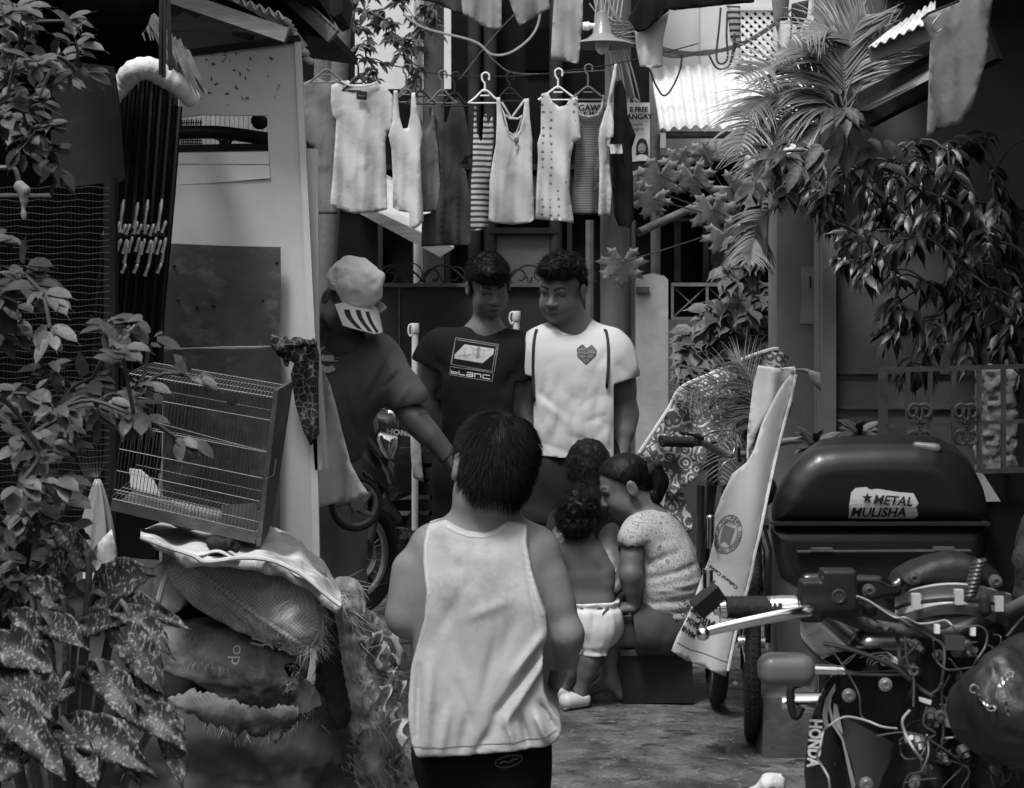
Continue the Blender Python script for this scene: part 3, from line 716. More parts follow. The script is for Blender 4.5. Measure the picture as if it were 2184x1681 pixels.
def hair(name, L, A, c, s, m, parent, prims, hairline, res=.004, bump=.004, bs=90, n=2500, ln=.02, flow=None, wav=.05, carve_=(), grav=.1, r=.0007, lo=.16, stiff=.5, disp=None):
    """cap of hair over the skull with strands rooted on it"""
    c = V3(c)
    def dsp(P): return vnoise(P, bs, 3)*bump+(disp(P) if disp else 0)
    V, Q = iso(prims, c-lo*s, c+lo*s, res, carve=list(carve_), cut=hairline, disp=dsp); V = relax(V, Q, 1, .3); N = normals(V, Q)
    o = mk(name, V, Q, m, parent, True, None)
    idx = np.random.RandomState(5).choice(len(V), n); mb = MB(); R = []; D = []
    for i in idx:
        p = V[i]; nn = N[i]
        if (p-c)@nn < 0: continue
        fd = flow(p) if flow else A@np.array([0, .4, .2]); d = nn*stiff+fd; R.append(p-nn*.001); D.append(d)
    strands(mb, R, D, ln, r*s, grav, wav)
    h = mk('hair_strands', mb.v, mb.f, m, o, True, None)
    return o
def projector(objs, pull=.0012):
    from mathutils.bvhtree import BVHTree
    T = []
    for o in objs:
        og = origin_of(o); me = o.data; T.append((BVHTree.FromPolygons([tuple(v.co) for v in me.vertices], [tuple(p.vertices) for p in me.polygons]), og))
    def f(v):
        best = None
        for t, og in T:
            h = t.ray_cast(Vector((v.x, v.y-3, v.z))-og, Vector((0, 1, 0)))
            if h[0] is not None:
                y = (h[0]+og).y
                if best is None or y < best: best = y
        return Vector((v.x, (best if best is not None else v.y)-pull-(0), v.z))
    return f
def decal(name, poly, Y, warp, m, parent, holes=(), step=.006, th=.0006):
    mb = MB().cloth(poly, Y, None, th, step, holes); V = []
    for p in mb.v:
        q = warp(Vector(p)); q.y += (p[1]-Y); V.append(q)
    return mk(name, V, mb.f, m, parent, False)
def line_decal(name, polys, w, Y, warp, m, parent, closed=False):
    """printed lines: list of pixel polylines, w pixels wide"""
    mb = MB()
    for pl in polys:
        pts = []
        for a, b in zip(pl, pl[1:]):
            n = max(1, int(math.hypot(b[0]-a[0], b[1]-a[1])/3)); pts += [(a[0]+(b[0]-a[0])*i/n, a[1]+(b[1]-a[1])*i/n) for i in range(n)]
        pts.append(pl[-1]); V = []
        for i, p in enumerate(pts):
            a = pts[max(i-1, 0)]; b = pts[min(i+1, len(pts)-1)]; dx, dy = b[0]-a[0], b[1]-a[1]; l = math.hypot(dx, dy) or 1; nx_, ny_ = -dy/l*w/2, dx/l*w/2
            V.append(warp(W(p[0]+nx_, p[1]+ny_, Y))); V.append(warp(W(p[0]-nx_, p[1]-ny_, Y)))
        k = len(V); V += [v+Vector((0, .0005, 0)) for v in V]
        Fc = [(2*i, 2*i+1, 2*i+3, 2*i+2) for i in range(len(pts)-1)]+[(k+2*i+2, k+2*i+3, k+2*i+1, k+2*i) for i in range(len(pts)-1)]
        mb.add(V, Fc)
    return mk(name, mb.v, mb.f, m, parent, False)
def skin(name, c, rough=.5): return mat(name, c, rough, .12, 9, .08, 120, spec=.45)
M['hair'] = mat('black_hair', .003, .5, .3, 60, .2, 200, spec=.16)
M['lips'] = skin('lips', .085, .42); M['brow_recess'] = mat('brow_and_recess_dark', .018, .6, .2, 30)
def fabric(name, c, var=.08, rough=.9, bump=.25, bscale=18, cr=.35, **k): return creases(mat(name, c, rough, var, 7, bump, bscale, spec=.15, **k), 6, .012, cr)
# ---------------------------------------------------------------- boy in the foreground, seen from behind
def boy():
    Y = 3.5; r = thing('person', 'small boy seen from behind in pale grey tank top and black shorts', 'person', (W(1030, 0, Y).x, Y, 0))
    sk = skin('boy_skin', .17, .42)
    P = []
    A = frame_of((-.26, 1, -.22), (.17, .2, 1)); hc = W(1052, 1006, Y); s = .97
    HP, HC, L = head_prims(hc, A, s, True); P += HP
    P += [cap(L(0, -.02, -.06), W(1034, 1110, Y+.01), .05, .05, .03), cap(W(1034, 1085, Y+.01), W(1030, 1165, Y+.01), .047, .075, .05)]
    P.append(cap(W(1034, 1135, Y+.01), W(925, 1163, Y+.01), .032, .042, .05)); P.append(cap(W(1034, 1135, Y+.01), W(1140, 1168, Y+.01), .032, .042, .05))
    levels(P, [(W(945, 1185, Y), W(1120, 1190, Y), .055), (W(965, 1250, Y), W(1095, 1255, Y), .082), (W(965, 1400, Y), W(1090, 1400, Y), .076), (W(980, 1560, Y), W(1075, 1560, Y), .066)])
    # arms
    limb(P, W(915, 1172, Y), W(866, 1322, Y-.01), W(876, 1300, Y+.19), .040, .034, .023)
    hand(P, W(872, 1300, Y+.19), (.1, .9, .35), (-.9, 0, .2), .68, .7, 1)
    limb(P, W(1150, 1176, Y), W(1208, 1352, Y-.03), W(1180, 1452, Y+.12), .041, .034, .023)
    P.append(cap(W(872, 1215, Y), W(862, 1300, Y-.01), .036, .034, .03)); 
    hand(P, W(1180, 1452, Y+.12), (-.12, .55, -.8), (.9, .3, .2), .70, .9, -1)
    # legs
    for sx, dy in ((-1, .1), (1, -.08)):
        hip = W(1030+sx*62, 1560, Y); kn = hip+Vector((sx*.01, dy, -.27)); an = Vector((hip.x+sx*.01, Y+dy*1.2, .07)); kn.z = .31
        limb(P, hip, kn, an, .055, .045, .031); foot(P, an, (0, 1), .72)
    organic('body', P, (-.32, 3.3, -.01), (.2, 3.9, 1.25), .005, [sk, M['brow_recess'], M['lips']], r, carve=HC, sm=1, paint=face_paint(L, s))
    # tank top: outline cut from a full volume
    out = [(911, 1124), (951, 1112), (972, 1122), (1000, 1131), (1030, 1133), (1058, 1126), (1081, 1110), (1126, 1122), (1124, 1157), (1134, 1210), (1150, 1262), (1164, 1300), (1167, 1348), (1157, 1372), (1156, 1420), (1160, 1462), (1172, 1492),
           (1194, 1520), (1197, 1542), (1186, 1562), (1160, 1572), (1100, 1580), (1000, 1590), (893, 1594), (883, 1570), (875, 1520), (875, 1470), (880, 1410), (894, 1360), (908, 1310), (912, 1260), (904, 1200), (903, 1160)]
    O = outline(out, Y-.05)
    T = []
    levels(T, [(W(940, 1135, Y), W(1105, 1135, Y), .047), (W(940, 1180, Y), W(1110, 1180, Y), .072), (W(940, 1250, Y), W(1110, 1255, Y), .100), (W(935, 1400, Y), W(1110, 1400, Y), .100), (W(925, 1500, Y), W(1135, 1500, Y), .112), (W(930, 1640, Y), W(1130, 1640, Y), .118)], .05)
    def fold(Q):
        f = 0
        for a, b, w, d in (((1150, 1365), (1062, 1490), 9, .016), ((1160, 1385), (1075, 1510), 10, -.012), ((1158, 1330), (1090, 1420), 12, -.008), ((1062, 1490), (1040, 1560), 14, .008), ((1108, 1490), (1128, 1560), 8, .010), ((1080, 1500), (1100, 1570), 8, -.008),
                           ((1140, 1490), (1165, 1550), 9, -.012), ((1150, 1470), (1185, 1530), 7, .010), ((1000, 1500), (985, 1575), 12, .006), ((960, 1480), (945, 1580), 12, -.007), ((925, 1380), (915, 1570), 14, -.008), ((900, 1400), (896, 1560), 8, .008), ((1040, 1530), (1010, 1585), 8, .006),
                           ((1110, 1140), (1148, 1330), 6, .004), ((960, 1170), (1090, 1180), 22, -.004), ((945, 1250), (1000, 1420), 20, .004), ((1100, 1290), (1060, 1400), 16, .004), ((990, 1300), (1090, 1260), 12, -.003), ((1060, 1330), (1030, 1470), 12, .004), ((975, 1420), (1010, 1520), 10, .004), ((1010, 1210), (940, 1330), 14, .003)):
            f = f+crease(Q, W(a[0], a[1], Y), W(b[0], b[1], Y), w/1150, d*1.25)
        return f*np.where(Q[..., 1] < Y+.02, 1, .3)+vnoise(Q*np.array([1, 1, .35]), 26, 2)*.0028+vnoise(Q*np.array([1, 1, .5]), 9, 5)*.006-np.abs(vnoise(Q*np.array([1, 1, .6]), 17, 11))*.006*np.clip((.72-Q[..., 2])/.2, .15, 1)
    ah = [(cap(W(905, 1165, Y), W(880, 1250, Y), .035, .02)[0], .0)]
    inner = [(cap(W(930, 1625, Y), W(1120, 1625, Y), .1)[0], 0.), (cap(W(1035, 1075, Y+.01), W(1034, 1118, Y+.015), .056)[0], 0.)]
    tm = fabric('tank_jersey', .36, .10, cr=.2, c2=.22, edge=(.50, .66), s2=4.2)
    t = organic('tank_top', T, (-.26, 3.3, .44), (.14, 3.7, .99), .0042, tm, r, carve=inner, cut=[O], disp=fold, sm=1)
    wp = projector([t], .0012); em = fabric('tank_hem', .42, .05)
    line_decal('neck_binding', [[(953, 1120), (975, 1131), (1000, 1139), (1030, 1141), (1060, 1134), (1080, 1119)]], 7, Y-.05, wp, em, t)
    line_decal('armhole_binding', [[(1119, 1126), (1117, 1157), (1127, 1212), (1143, 1264), (1157, 1302)]], 5, Y-.05, wp, em, t)
    line_decal('armhole_binding', [[(915, 1130), (909, 1160), (911, 1200), (918, 1258)]], 5, Y-.05, wp, em, t)
    line_decal('hem_stitching', [[(886, 1571), (940, 1572), (1010, 1568), (1100, 1560), (1160, 1550), (1186, 1538)]], 1.6, Y-.05, wp, fabric('stitch', .2), t)
    decal('neck_label', [(1008, 1112), (1030, 1111), (1030, 1124), (1008, 1125)], Y-.05, projector([bpy.data.objects['body']], .003) if False else (lambda v: Vector((v.x, 3.5-.058, v.z))), M['ink'], t)
    # shorts
    T = []
    levels(T, [(W(975, 1540, Y), W(1085, 1540, Y), .072), (W(985, 1640, Y), W(1078, 1640, Y), .084)])
    for sx, dy in ((-1, .1), (1, -.08)):
        h = W(1030+sx*62, 1600, Y); T.append(cap(h, (h.x+sx*.002, Y+dy*.6, .33), .072, .072, .05))
    sh = organic('shorts', T, (-.3, 3.3, .25), (.2, 3.75, .65), .006, fabric('black_shorts', .005, .1), r, cut=[plane((0, 0, .32), (0, 0, -1))], disp=lambda Q: vnoise(Q*np.array([1, 1, .4]), 22, 6)*.005, sm=1)
    wp = projector([sh], .0012)
    ov = [(1085+28*math.cos(a), 1598-5*math.cos(a)*1.0+11*math.sin(a)) for a in np.linspace(0, 2*math.pi, 25)]
    bm = mat('badge_grey', .09, .7, .1, 20)
    line_decal('badge', [ov], 2.2, Y, wp, bm, sh); line_decal('badge', [[(1066, 1603), (1075, 1598), (1085, 1600), (1095, 1594), (1105, 1593)]], 3.5, Y, wp, bm, sh)
    # hair: short crop with a whorl at the crown
    def HE(x, y, z, a, b_, d, k=.02): return el(L(x, y, z), (a*s, b_*s, d*s), A, k)
    hp = [HE(0, -.014, .034, .078, .102, .088), HE(0, -.045, -.01, .070, .066, .072), HE(.022, -.02, .05, .058, .075, .074), HE(-.022, -.01, .05, .055, .075, .072)]
    cr = L(0.0, -.055, .115)
    def flow(p):
        v = (p-cr); v = v/np.linalg.norm(v); sw = np.cross(A[:, 2], v)*.35; return v*.9+sw+np.array([0, 0, -.15])
    hl = [lambda Q: -(((Q-hc)@A)[..., 2]+.072*s+np.clip(((Q-hc)@A)[..., 1]+.02, 0, 1)*-1.2), lambda Q: ((Q-hc)@A)[..., 1]-.10*s]
    hl = [lambda Q: -((((Q-V3(hc))@A)[..., 2])+.074*s-1.1*np.clip(((Q-V3(hc))@A)[..., 1]+.035, 0, 1))]
    ears = [(HE(-.094, -.012, -.008, .024, .030, .042)[0], .0), (HE(.094, -.014, -.008, .030, .034, .042)[0], .0)]
    hair('hair', L, A, hc, s, M['hair'], r, hp, hl, .004, .0015, 110, 16000, .024, flow, .03, ears, .12, .0006, stiff=.16,
         disp=lambda Q: -.002*np.abs(np.sin(np.arctan2((Q-cr)@A[:, 0], (Q-cr)@A[:, 1])*11+vnoise(Q, 30)*3)))
boy()
# ---------------------------------------------------------------- man in the black t-shirt
def tee(name, P, lo, hi, res, m, r, neck, arms, hem, disp, cut=(), out=None):
    """P torso and sleeves; neck=(a,b,r) taken away; arms=[(a,b,r)] taken away"""
    C = [(cap(*neck)[0], .0)]+[(cap(*a)[0], .0) for a in arms]
    return organic(name, P, lo, hi, res, m, r, carve=C, cut=list(cut), disp=disp, sm=1)
def folds(F_, Y, k=1.):
    def f(Q):
        v = 0
        for a, b, c, d, w, dp in F_: v = v+crease(Q, W(a, b, Y), W(c, d, Y), w*Y/F, dp*k*.62)
        return v*np.where(Q[..., 1] < Y, 1, .2)
    return f
def man_black():
    Y = 6.7; r = thing('person', 'young man in a black printed t-shirt looking down, hands behind his back', 'person', (W(1030, 0, Y).x, Y, 0)); sk = skin('dark_skin', .125)
    A = frame_of((.30, -1, -.52), (-.02, -.42, 1)); hc = W(1043, 610, Y-.04); s = 1.0
    HP, HC, L = head_prims(hc, A, s); P = list(HP); nb = W(1036, 712, Y+.03)
    P += [cap(L(0, -.035, -.05), nb, .052, .056, .03), cap(nb, nb+Vector((0, .02, -.1)), .058, .06, .05)]
    P.append(cap(nb, W(940, 735, Y+.02), .045, .05, .05)); P.append(cap(nb, W(1098, 742, Y+.02), .045, .05, .05))
    levels(P, [(W(970, 765, Y), W(1078, 770, Y), .065), (W(985, 840, Y), W(1055, 840, Y), .07), (W(985, 930, Y), W(1050, 930, Y), .07), (W(985, 1000, Y), W(1045, 1000, Y), .085)])
    limb(P, W(928, 742, Y), W(905, 855, Y+.02), W(968, 962, Y+.10), .052, .040, .026); hand(P, W(968, 962, Y+.11), (.8, .3, -.5), (0, 1, 0), 1, .8, 1)
    limb(P, W(1106, 748, Y), W(1112, 872, Y+.03), W(1080, 985, Y+.06), .052, .041, .027); hand(P, W(1080, 985, Y+.07), (-.4, .2, -1), (1, 0, 0), 1, .6, 1)
    for sx in (-1, 1):
        hip = W(1012+sx*40, 1000, Y); kn = hip+Vector((sx*.03, -.03, -.40)); an = Vector((kn.x+sx*.02, Y+.03, .08)); limb(P, hip, kn, an, .072, .045, .033); foot(P, an, (sx*.3, -1), 1.)
    organic('body', P, (-.50, 6.35, -.01), (.30, 7.1, 1.75), .0045, [sk, M['brow_recess'], M['lips']], r, carve=HC, paint=face_paint(L, s))
    T = []; T += [cap(nb+Vector((0, .01, -.02)), W(945, 738, Y+.02), .062, .066, .05), cap(nb+Vector((0, .01, -.02)), W(1094, 746, Y+.02), .062, .066, .05)]
    levels(T, [(W(958, 760, Y), W(1080, 765, Y), .098), (W(966, 850, Y), W(1070, 850, Y), .11), (W(960, 930, Y), W(1062, 930, Y), .112), (W(952, 1010, Y), W(1056, 1010, Y), .122)])
    T += [cap(W(934, 742, Y), W(913, 775, Y), .066, .070, .06), cap(W(1100, 748, Y), W(1108, 800, Y+.01), .066, .068, .06)]
    fd = folds([(925, 760, 965, 800, 10, .012), (1100, 790, 1070, 830, 12, .012), (960, 850, 990, 940, 14, .010), (1070, 840, 1050, 940, 12, .010), (1000, 900, 1050, 930, 10, .008), (940, 800, 955, 930, 10, -.01), (1085, 860, 1085, 960, 8, .012)], Y)
    tm = fabric('black_jersey', .0075, .15, .85)
    t = tee('t_shirt', T, (-.50, 6.4, .70), (.20, 6.95, 1.42), .005, tm, r, (nb+Vector((0, -.03, .12)), nb+Vector((0, -.042, .032)), .055), [(W(908, 822, Y+.02), W(914, 788, Y), .054), (W(1112, 880, Y+.02), W(1109, 822, Y+.01), .054)], None,
            lambda Q: fd(Q)+vnoise(Q, 14, 4)*.006, cut=[plane(W(1000, 968, Y), (0, 0, -1))]+[lambda Q: np.where(Q[..., 0] < W(945, 0, Y).x, (Q-V3(W(912, 780, Y)))@V3(Vector((-.42, 0, -1)).normalized()), -1), lambda Q: np.where(Q[..., 0] > W(1096, 0, Y).x, (Q-V3(W(1112, 812, Y)))@V3(Vector((.1, 0, -1)).normalized()), -1)])
    wp = projector([t], .0022)
    pm = mat('print_grey', .16, .8, .05, 10); pw = mat('print_pale', .36, .8, .1, 30)
    g = lambda P_: [(640.3+.3518*x, 512.2+.3518*y) for x, y in P_]
    line_decal('print_outline', [g([(947, 590), (1202, 632), (1178, 792), (918, 748), (947, 590)]), g([(955, 602), (1192, 641), (1166, 782)]), g([(945, 598), (925, 745)]), g([(916, 760), (1172, 800), (1166, 850), (912, 810), (916, 760)]), g([(930, 765), (1160, 790)])], 1.5, Y, wp, pm, t)
    decal('print_picture', g([(1000, 630), (1178, 657), (1172, 688), (1108, 742), (940, 714), (942, 690)]), Y, wp, pw, t)
    line_decal('print_picture_lines', [g([(1005, 650), (1000, 700), (1020, 712)]), g([(1030, 640), (1060, 660), (1120, 665), (1165, 662)]), g([(1060, 660), (1050, 690), (1110, 705), (1120, 665)]), g([(960, 700), (1040, 690)])], 1., Y, projector([t], .0034), pm, t)
    pp = projector([t], .0036)
    decal('print_figure', g([(1078, 645), (1086, 642), (1094, 650), (1096, 665), (1090, 672), (1092, 700), (1078, 716), (1068, 705), (1074, 672), (1070, 660)]), Y, pp, pm, t, step=.004)
    # stylised word on the shirt: b L a n c in single strokes
    k = [[(922, 782), (922, 800), (958, 806), (958, 796), (924, 792)], [(968, 788), (968, 808), (1004, 813)], [(1016, 796), (1050, 800), (1050, 822), (1014, 817), (1014, 808), (1050, 812)], [(1062, 824), (1062, 803), (1098, 808), (1098, 828)], [(1152, 815), (1112, 810), (1112, 830), (1154, 836)]]
    line_decal('lettering', [g(q) for q in k], 2.0, Y, wp, mat('print_white', .5, .8, .05), t)
    # jeans
    T = []; levels(T, [(W(985, 985, Y), W(1045, 985, Y), .112), (W(980, 1030, Y), W(1050, 1030, Y), .11)])
    for sx in (-1, 1): hip = W(1014+sx*38, 1020, Y); T.append(cap(hip, (hip.x+sx*.03, Y-.03, .47), .098, .078, .04)); T.append(cap((hip.x+sx*.03, Y-.03, .47), (hip.x+sx*.05, Y+.03, .1), .078, .062, .04))
    organic('trousers', T, (-.5, 6.4, .06), (.25, 7, .95), .0075, fabric('dark_denim', .016, .2), r, cut=[plane((0, 0, .075), (0, 0, -1))], disp=lambda Q: vnoise(Q*np.array([1, 1, .6]), 16, 6)*.010)
    def HE(x, y, z, a, b_, d, k=.02): return el(L(x, y, z), (a*s, b_*s, d*s), A, k)
    hp = [HE(0, -.016, .045, .086, .106, .088), HE(0, -.05, -.01, .072, .062, .07), HE(-.01, .065, .075, .05, .035, .03), HE(.02, .05, .09, .05, .05, .035)]
    lo_ = lambda Q: (Q-V3(hc))@A
    hl = [lambda Q: -(lo_(Q)[..., 2]+.062-1.25*np.clip(lo_(Q)[..., 1]+.066, 0, .085)-.0*lo_(Q)[..., 0])]
    ears = [(HE(-.094, -.012, -.010, .020, .026, .038)[0], 0.), (HE(.094, -.012, -.010, .020, .026, .038)[0], 0.)]
    hair('hair', L, A, hc, s, M['hair'], r, hp, hl, .0045, .005, 70, 4500, .020, lambda p: A@np.array([.2, .6, .1]), .06, ears, .05, .0008, stiff=.55)
    m = MB(); m.tube(cat_pts([nb+Vector((-.06, -.01, .035)), nb+Vector((-.052, -.05, .0)), nb+Vector((0, -.075, -.022)), nb+Vector((.052, -.05, .0)), nb+Vector((.06, -.01, .035))], 6), .0015, 5); part('necklace', m, M['rope'], r)
def man_white():
    Y = 6.7; r = thing('person', 'heavier young man in a white t-shirt with a small heart print, smiling down', 'person', (W(1225, 0, Y).x, Y, 0)); sk = skin('brown_skin', .135)
    A = frame_of((-.50, -1, -.38), (-.03, -.30, 1)); hc = W(1197, 618, Y-.04); s = 1.06
    HP, HC, L = head_prims(hc, A, s); P = list(HP); nb = W(1222, 702, Y+.03)
    P += [el(L(-.03, .04, -.05), (.035, .035, .035), None, .03), el(L(.035, .035, -.055), (.035, .036, .036), None, .03), el(L(0, .02, -.095), (.05, .05, .03), None, .03)]
    P += [cap(L(0, -.03, -.05), nb, .060, .066, .03), cap(nb, nb+Vector((0, .02, -.1)), .066, .07, .05)]
    P.append(cap(nb, W(1150, 735, Y+.02), .05, .055, .05)); P.append(cap(nb, W(1302, 738, Y+.02), .05, .055, .05))
    levels(P, [(W(1185, 770, Y), W(1275, 772, Y), .075), (W(1205, 850, Y), W(1255, 850, Y), .085), (W(1208, 940, Y), W(1250, 940, Y), .09), (W(1200, 1000, Y), W(1255, 1000, Y), .10)])
    limb(P, W(1145, 745, Y), W(1118, 870, Y+.03), W(1128, 985, Y-.02), .058, .046, .030); hand(P, W(1128, 985, Y-.02), (.05, -.1, -1), (-1, 0, 0), 1, .5, 1)
    limb(P, W(1316, 748, Y), W(1334, 878, Y+.03), W(1322, 975, Y-.05), .060, .050, .032); hand(P, W(1322, 975, Y-.05), (-.1, -.2, -1), (1, 0, 0), 1, .6, -1)
    for sx in (-1, 1):
        hip = W(1218+sx*48, 1010, Y); kn = hip+Vector((sx*.03, -.03, -.38)); an = Vector((kn.x+sx*.02, Y+.03, .08)); limb(P, hip, kn, an, .098, .066, .042); foot(P, an, (sx*.3, -1), 1.)
    organic('body', P, (-.05, 6.3, -.01), (.62, 7.1, 1.75), .0045, [sk, M['brow_recess'], M['lips']], r, carve=HC, paint=face_paint(L, s))
    T = [cap(nb+Vector((0, .01, -.02)), W(1155, 738, Y+.02), .076, .072, .05), cap(nb+Vector((0, .01, -.02)), W(1300, 740, Y+.02), .076, .072, .05)]
    levels(T, [(W(1172, 762, Y), W(1288, 765, Y), .112), (W(1188, 850, Y), W(1272, 850, Y), .125), (W(1194, 910, Y), W(1264, 910, Y), .138), (W(1198, 1000, Y), W(1258, 1000, Y), .14)])
    T += [cap(W(1152, 745, Y), W(1130, 790, Y), .066, .070, .06), cap(W(1303, 746, Y), W(1323, 800, Y), .064, .074, .06)]
    fd = folds([(1145, 830, 1190, 870, 9, .014), (1150, 850, 1215, 900, 9, -.010), (1215, 850, 1165, 950, 10, .010), (1235, 830, 1255, 960, 12, -.007), (1280, 800, 1265, 900, 10, .012), (1290, 900, 1240, 960, 9, .009), (1300, 860, 1290, 960, 8, -.01), (1160, 900, 1180, 965, 8, .010),
                (1200, 920, 1290, 950, 8, .008), (1270, 780, 1300, 740, 9, .010), (1165, 800, 1150, 860, 8, .012), (1190, 780, 1240, 860, 14, -.004), (1310, 770, 1335, 800, 8, .008), (1155, 940, 1230, 965, 6, .006), (1240, 900, 1290, 880, 7, .008), (1190, 870, 1200, 960, 8, .008), (1275, 830, 1230, 870, 7, .006), (1305, 900, 1300, 960, 6, .008)], Y, .62)
    tm = fabric('white_jersey', .44, .03, .9)
    t = tee('t_shirt', T, (-.02, 6.35, .76), (.60, 7.0, 1.42), .0045, tm, r, (nb+Vector((-.01, -.035, .14)), nb+Vector((-.005, -.05, .025)), .066), [(W(1120, 842, Y+.02), W(1126, 806, Y), .060), (W(1332, 860, Y+.02), W(1326, 815, Y+.01), .062)], None,
            lambda Q: fd(Q)+vnoise(Q, 16, 9)*.005-np.abs(vnoise(Q*np.array([1, 1, .45]), 20, 12))*.006*np.clip((1.33-Q[..., 2])/.25, .1, 1), cut=[lambda Q: (Q-V3(W(1230, 972, Y)))@V3(Vector((-.06, 0, -1)).normalized()), lambda Q: np.where(Q[..., 0] > W(1306, 0, Y).x, (Q-V3(W(1326, 812, Y)))@V3(Vector((.28, 0, -1)).normalized()), -1), lambda Q: np.where(Q[..., 0] < W(1136, 0, Y).x, (Q-V3(W(1126, 800, Y)))@V3(Vector((-.28, 0, -1)).normalized()), -1)])
    wp = projector([t], .002); g = lambda P_: [(640.3+.3518*x, 512.2+.3518*y) for x, y in P_]
    hm = mat('heart_grey', .13, .8, .2, 60); ht = [(1672, 655), (1705, 630), (1728, 655), (1760, 632), (1786, 665), (1782, 690), (1724, 745), (1675, 700)]
    h = decal('heart_print', g(ht), Y, wp, hm, t, step=.005)
    wq = projector([t], .0034); line_decal('print_lines', [g(ht+[ht[0]]), g([(1728, 655), (1724, 745)]), g([(1680, 668), (1724, 668)]), g([(1680, 690), (1700, 684), (1724, 692), (1750, 684), (1780, 690)]), g([(1728, 664), (1760, 650), (1786, 668)]), g([(1695, 715), (1724, 708), (1755, 715)]), g([(1690, 645), (1700, 655), (1712, 645), (1700, 638), (1690, 645)])], 1.1, Y, wq, M['ink'], h)
    line_decal('neck_binding', [[(1172, 690), (1182, 704), (1200, 712), (1222, 713), (1242, 706), (1256, 690)]], 4, Y, wp, fabric('binding', .55, .03), t)
    for q in ([(1144, 704), (1141, 712), (1137, 740), (1136, 800), (1138, 850)], [(1289, 704), (1292, 712), (1294, 740), (1293, 780), (1290, 820)]):
        p = [wp(W(a, b, Y))+Vector((0, -.004, 0)) for a, b in q]; p = [p[0]+Vector((0, .05, -.012))]+p+[p[-1]+Vector((0.01, .12, -.02))]; part('shoulder_strap', MB().tube(cat_pts(p, 6), .006, 8), M['ink'], r)
    T = []; levels(T, [(W(1190, 985, Y), W(1265, 985, Y), .135), (W(1190, 1030, Y), W(1265, 1030, Y), .135)])
    for sx in (-1, 1): hip = W(1220+sx*46, 1030, Y); T.append(cap(hip, (hip.x+sx*.02, Y-.02, .60), .115, .11, .04))
    organic('shorts', T, (.0, 6.3, .5), (.6, 7, .95), .007, fabric('dark_shorts', .022, .15), r, cut=[plane(W(1200, 1112, Y), (0, 0, -1))], disp=lambda Q: vnoise(Q*np.array([1, 1, .4]), 16, 6)*.010)
    def HE(x, y, z, a, b_, d, k=.02): return el(L(x, y, z), (a*s, b_*s, d*s), A, k)
    hp = [HE(0, -.016, .05, .088, .104, .094), HE(0, -.05, .0, .074, .062, .06), HE(0, .05, .095, .062, .055, .045)]
    lo_ = lambda Q: (Q-V3(hc))@A
    hl = [lambda Q: -(lo_(Q)[..., 2]+.040-1.3*np.clip(lo_(Q)[..., 1]+.066, 0, .085))]
    ears = [(HE(-.094, -.012, -.010, .020, .026, .038)[0], 0.), (HE(.094, -.012, -.010, .020, .026, .038)[0], 0.)]
    hair('hair', L, A, hc, s, M['hair'], r, hp, hl, .0045, .011, 75, 6000, .018, lambda p: np.random.normal(0, .5, 3), .5, ears, .0, .0009, stiff=.9)
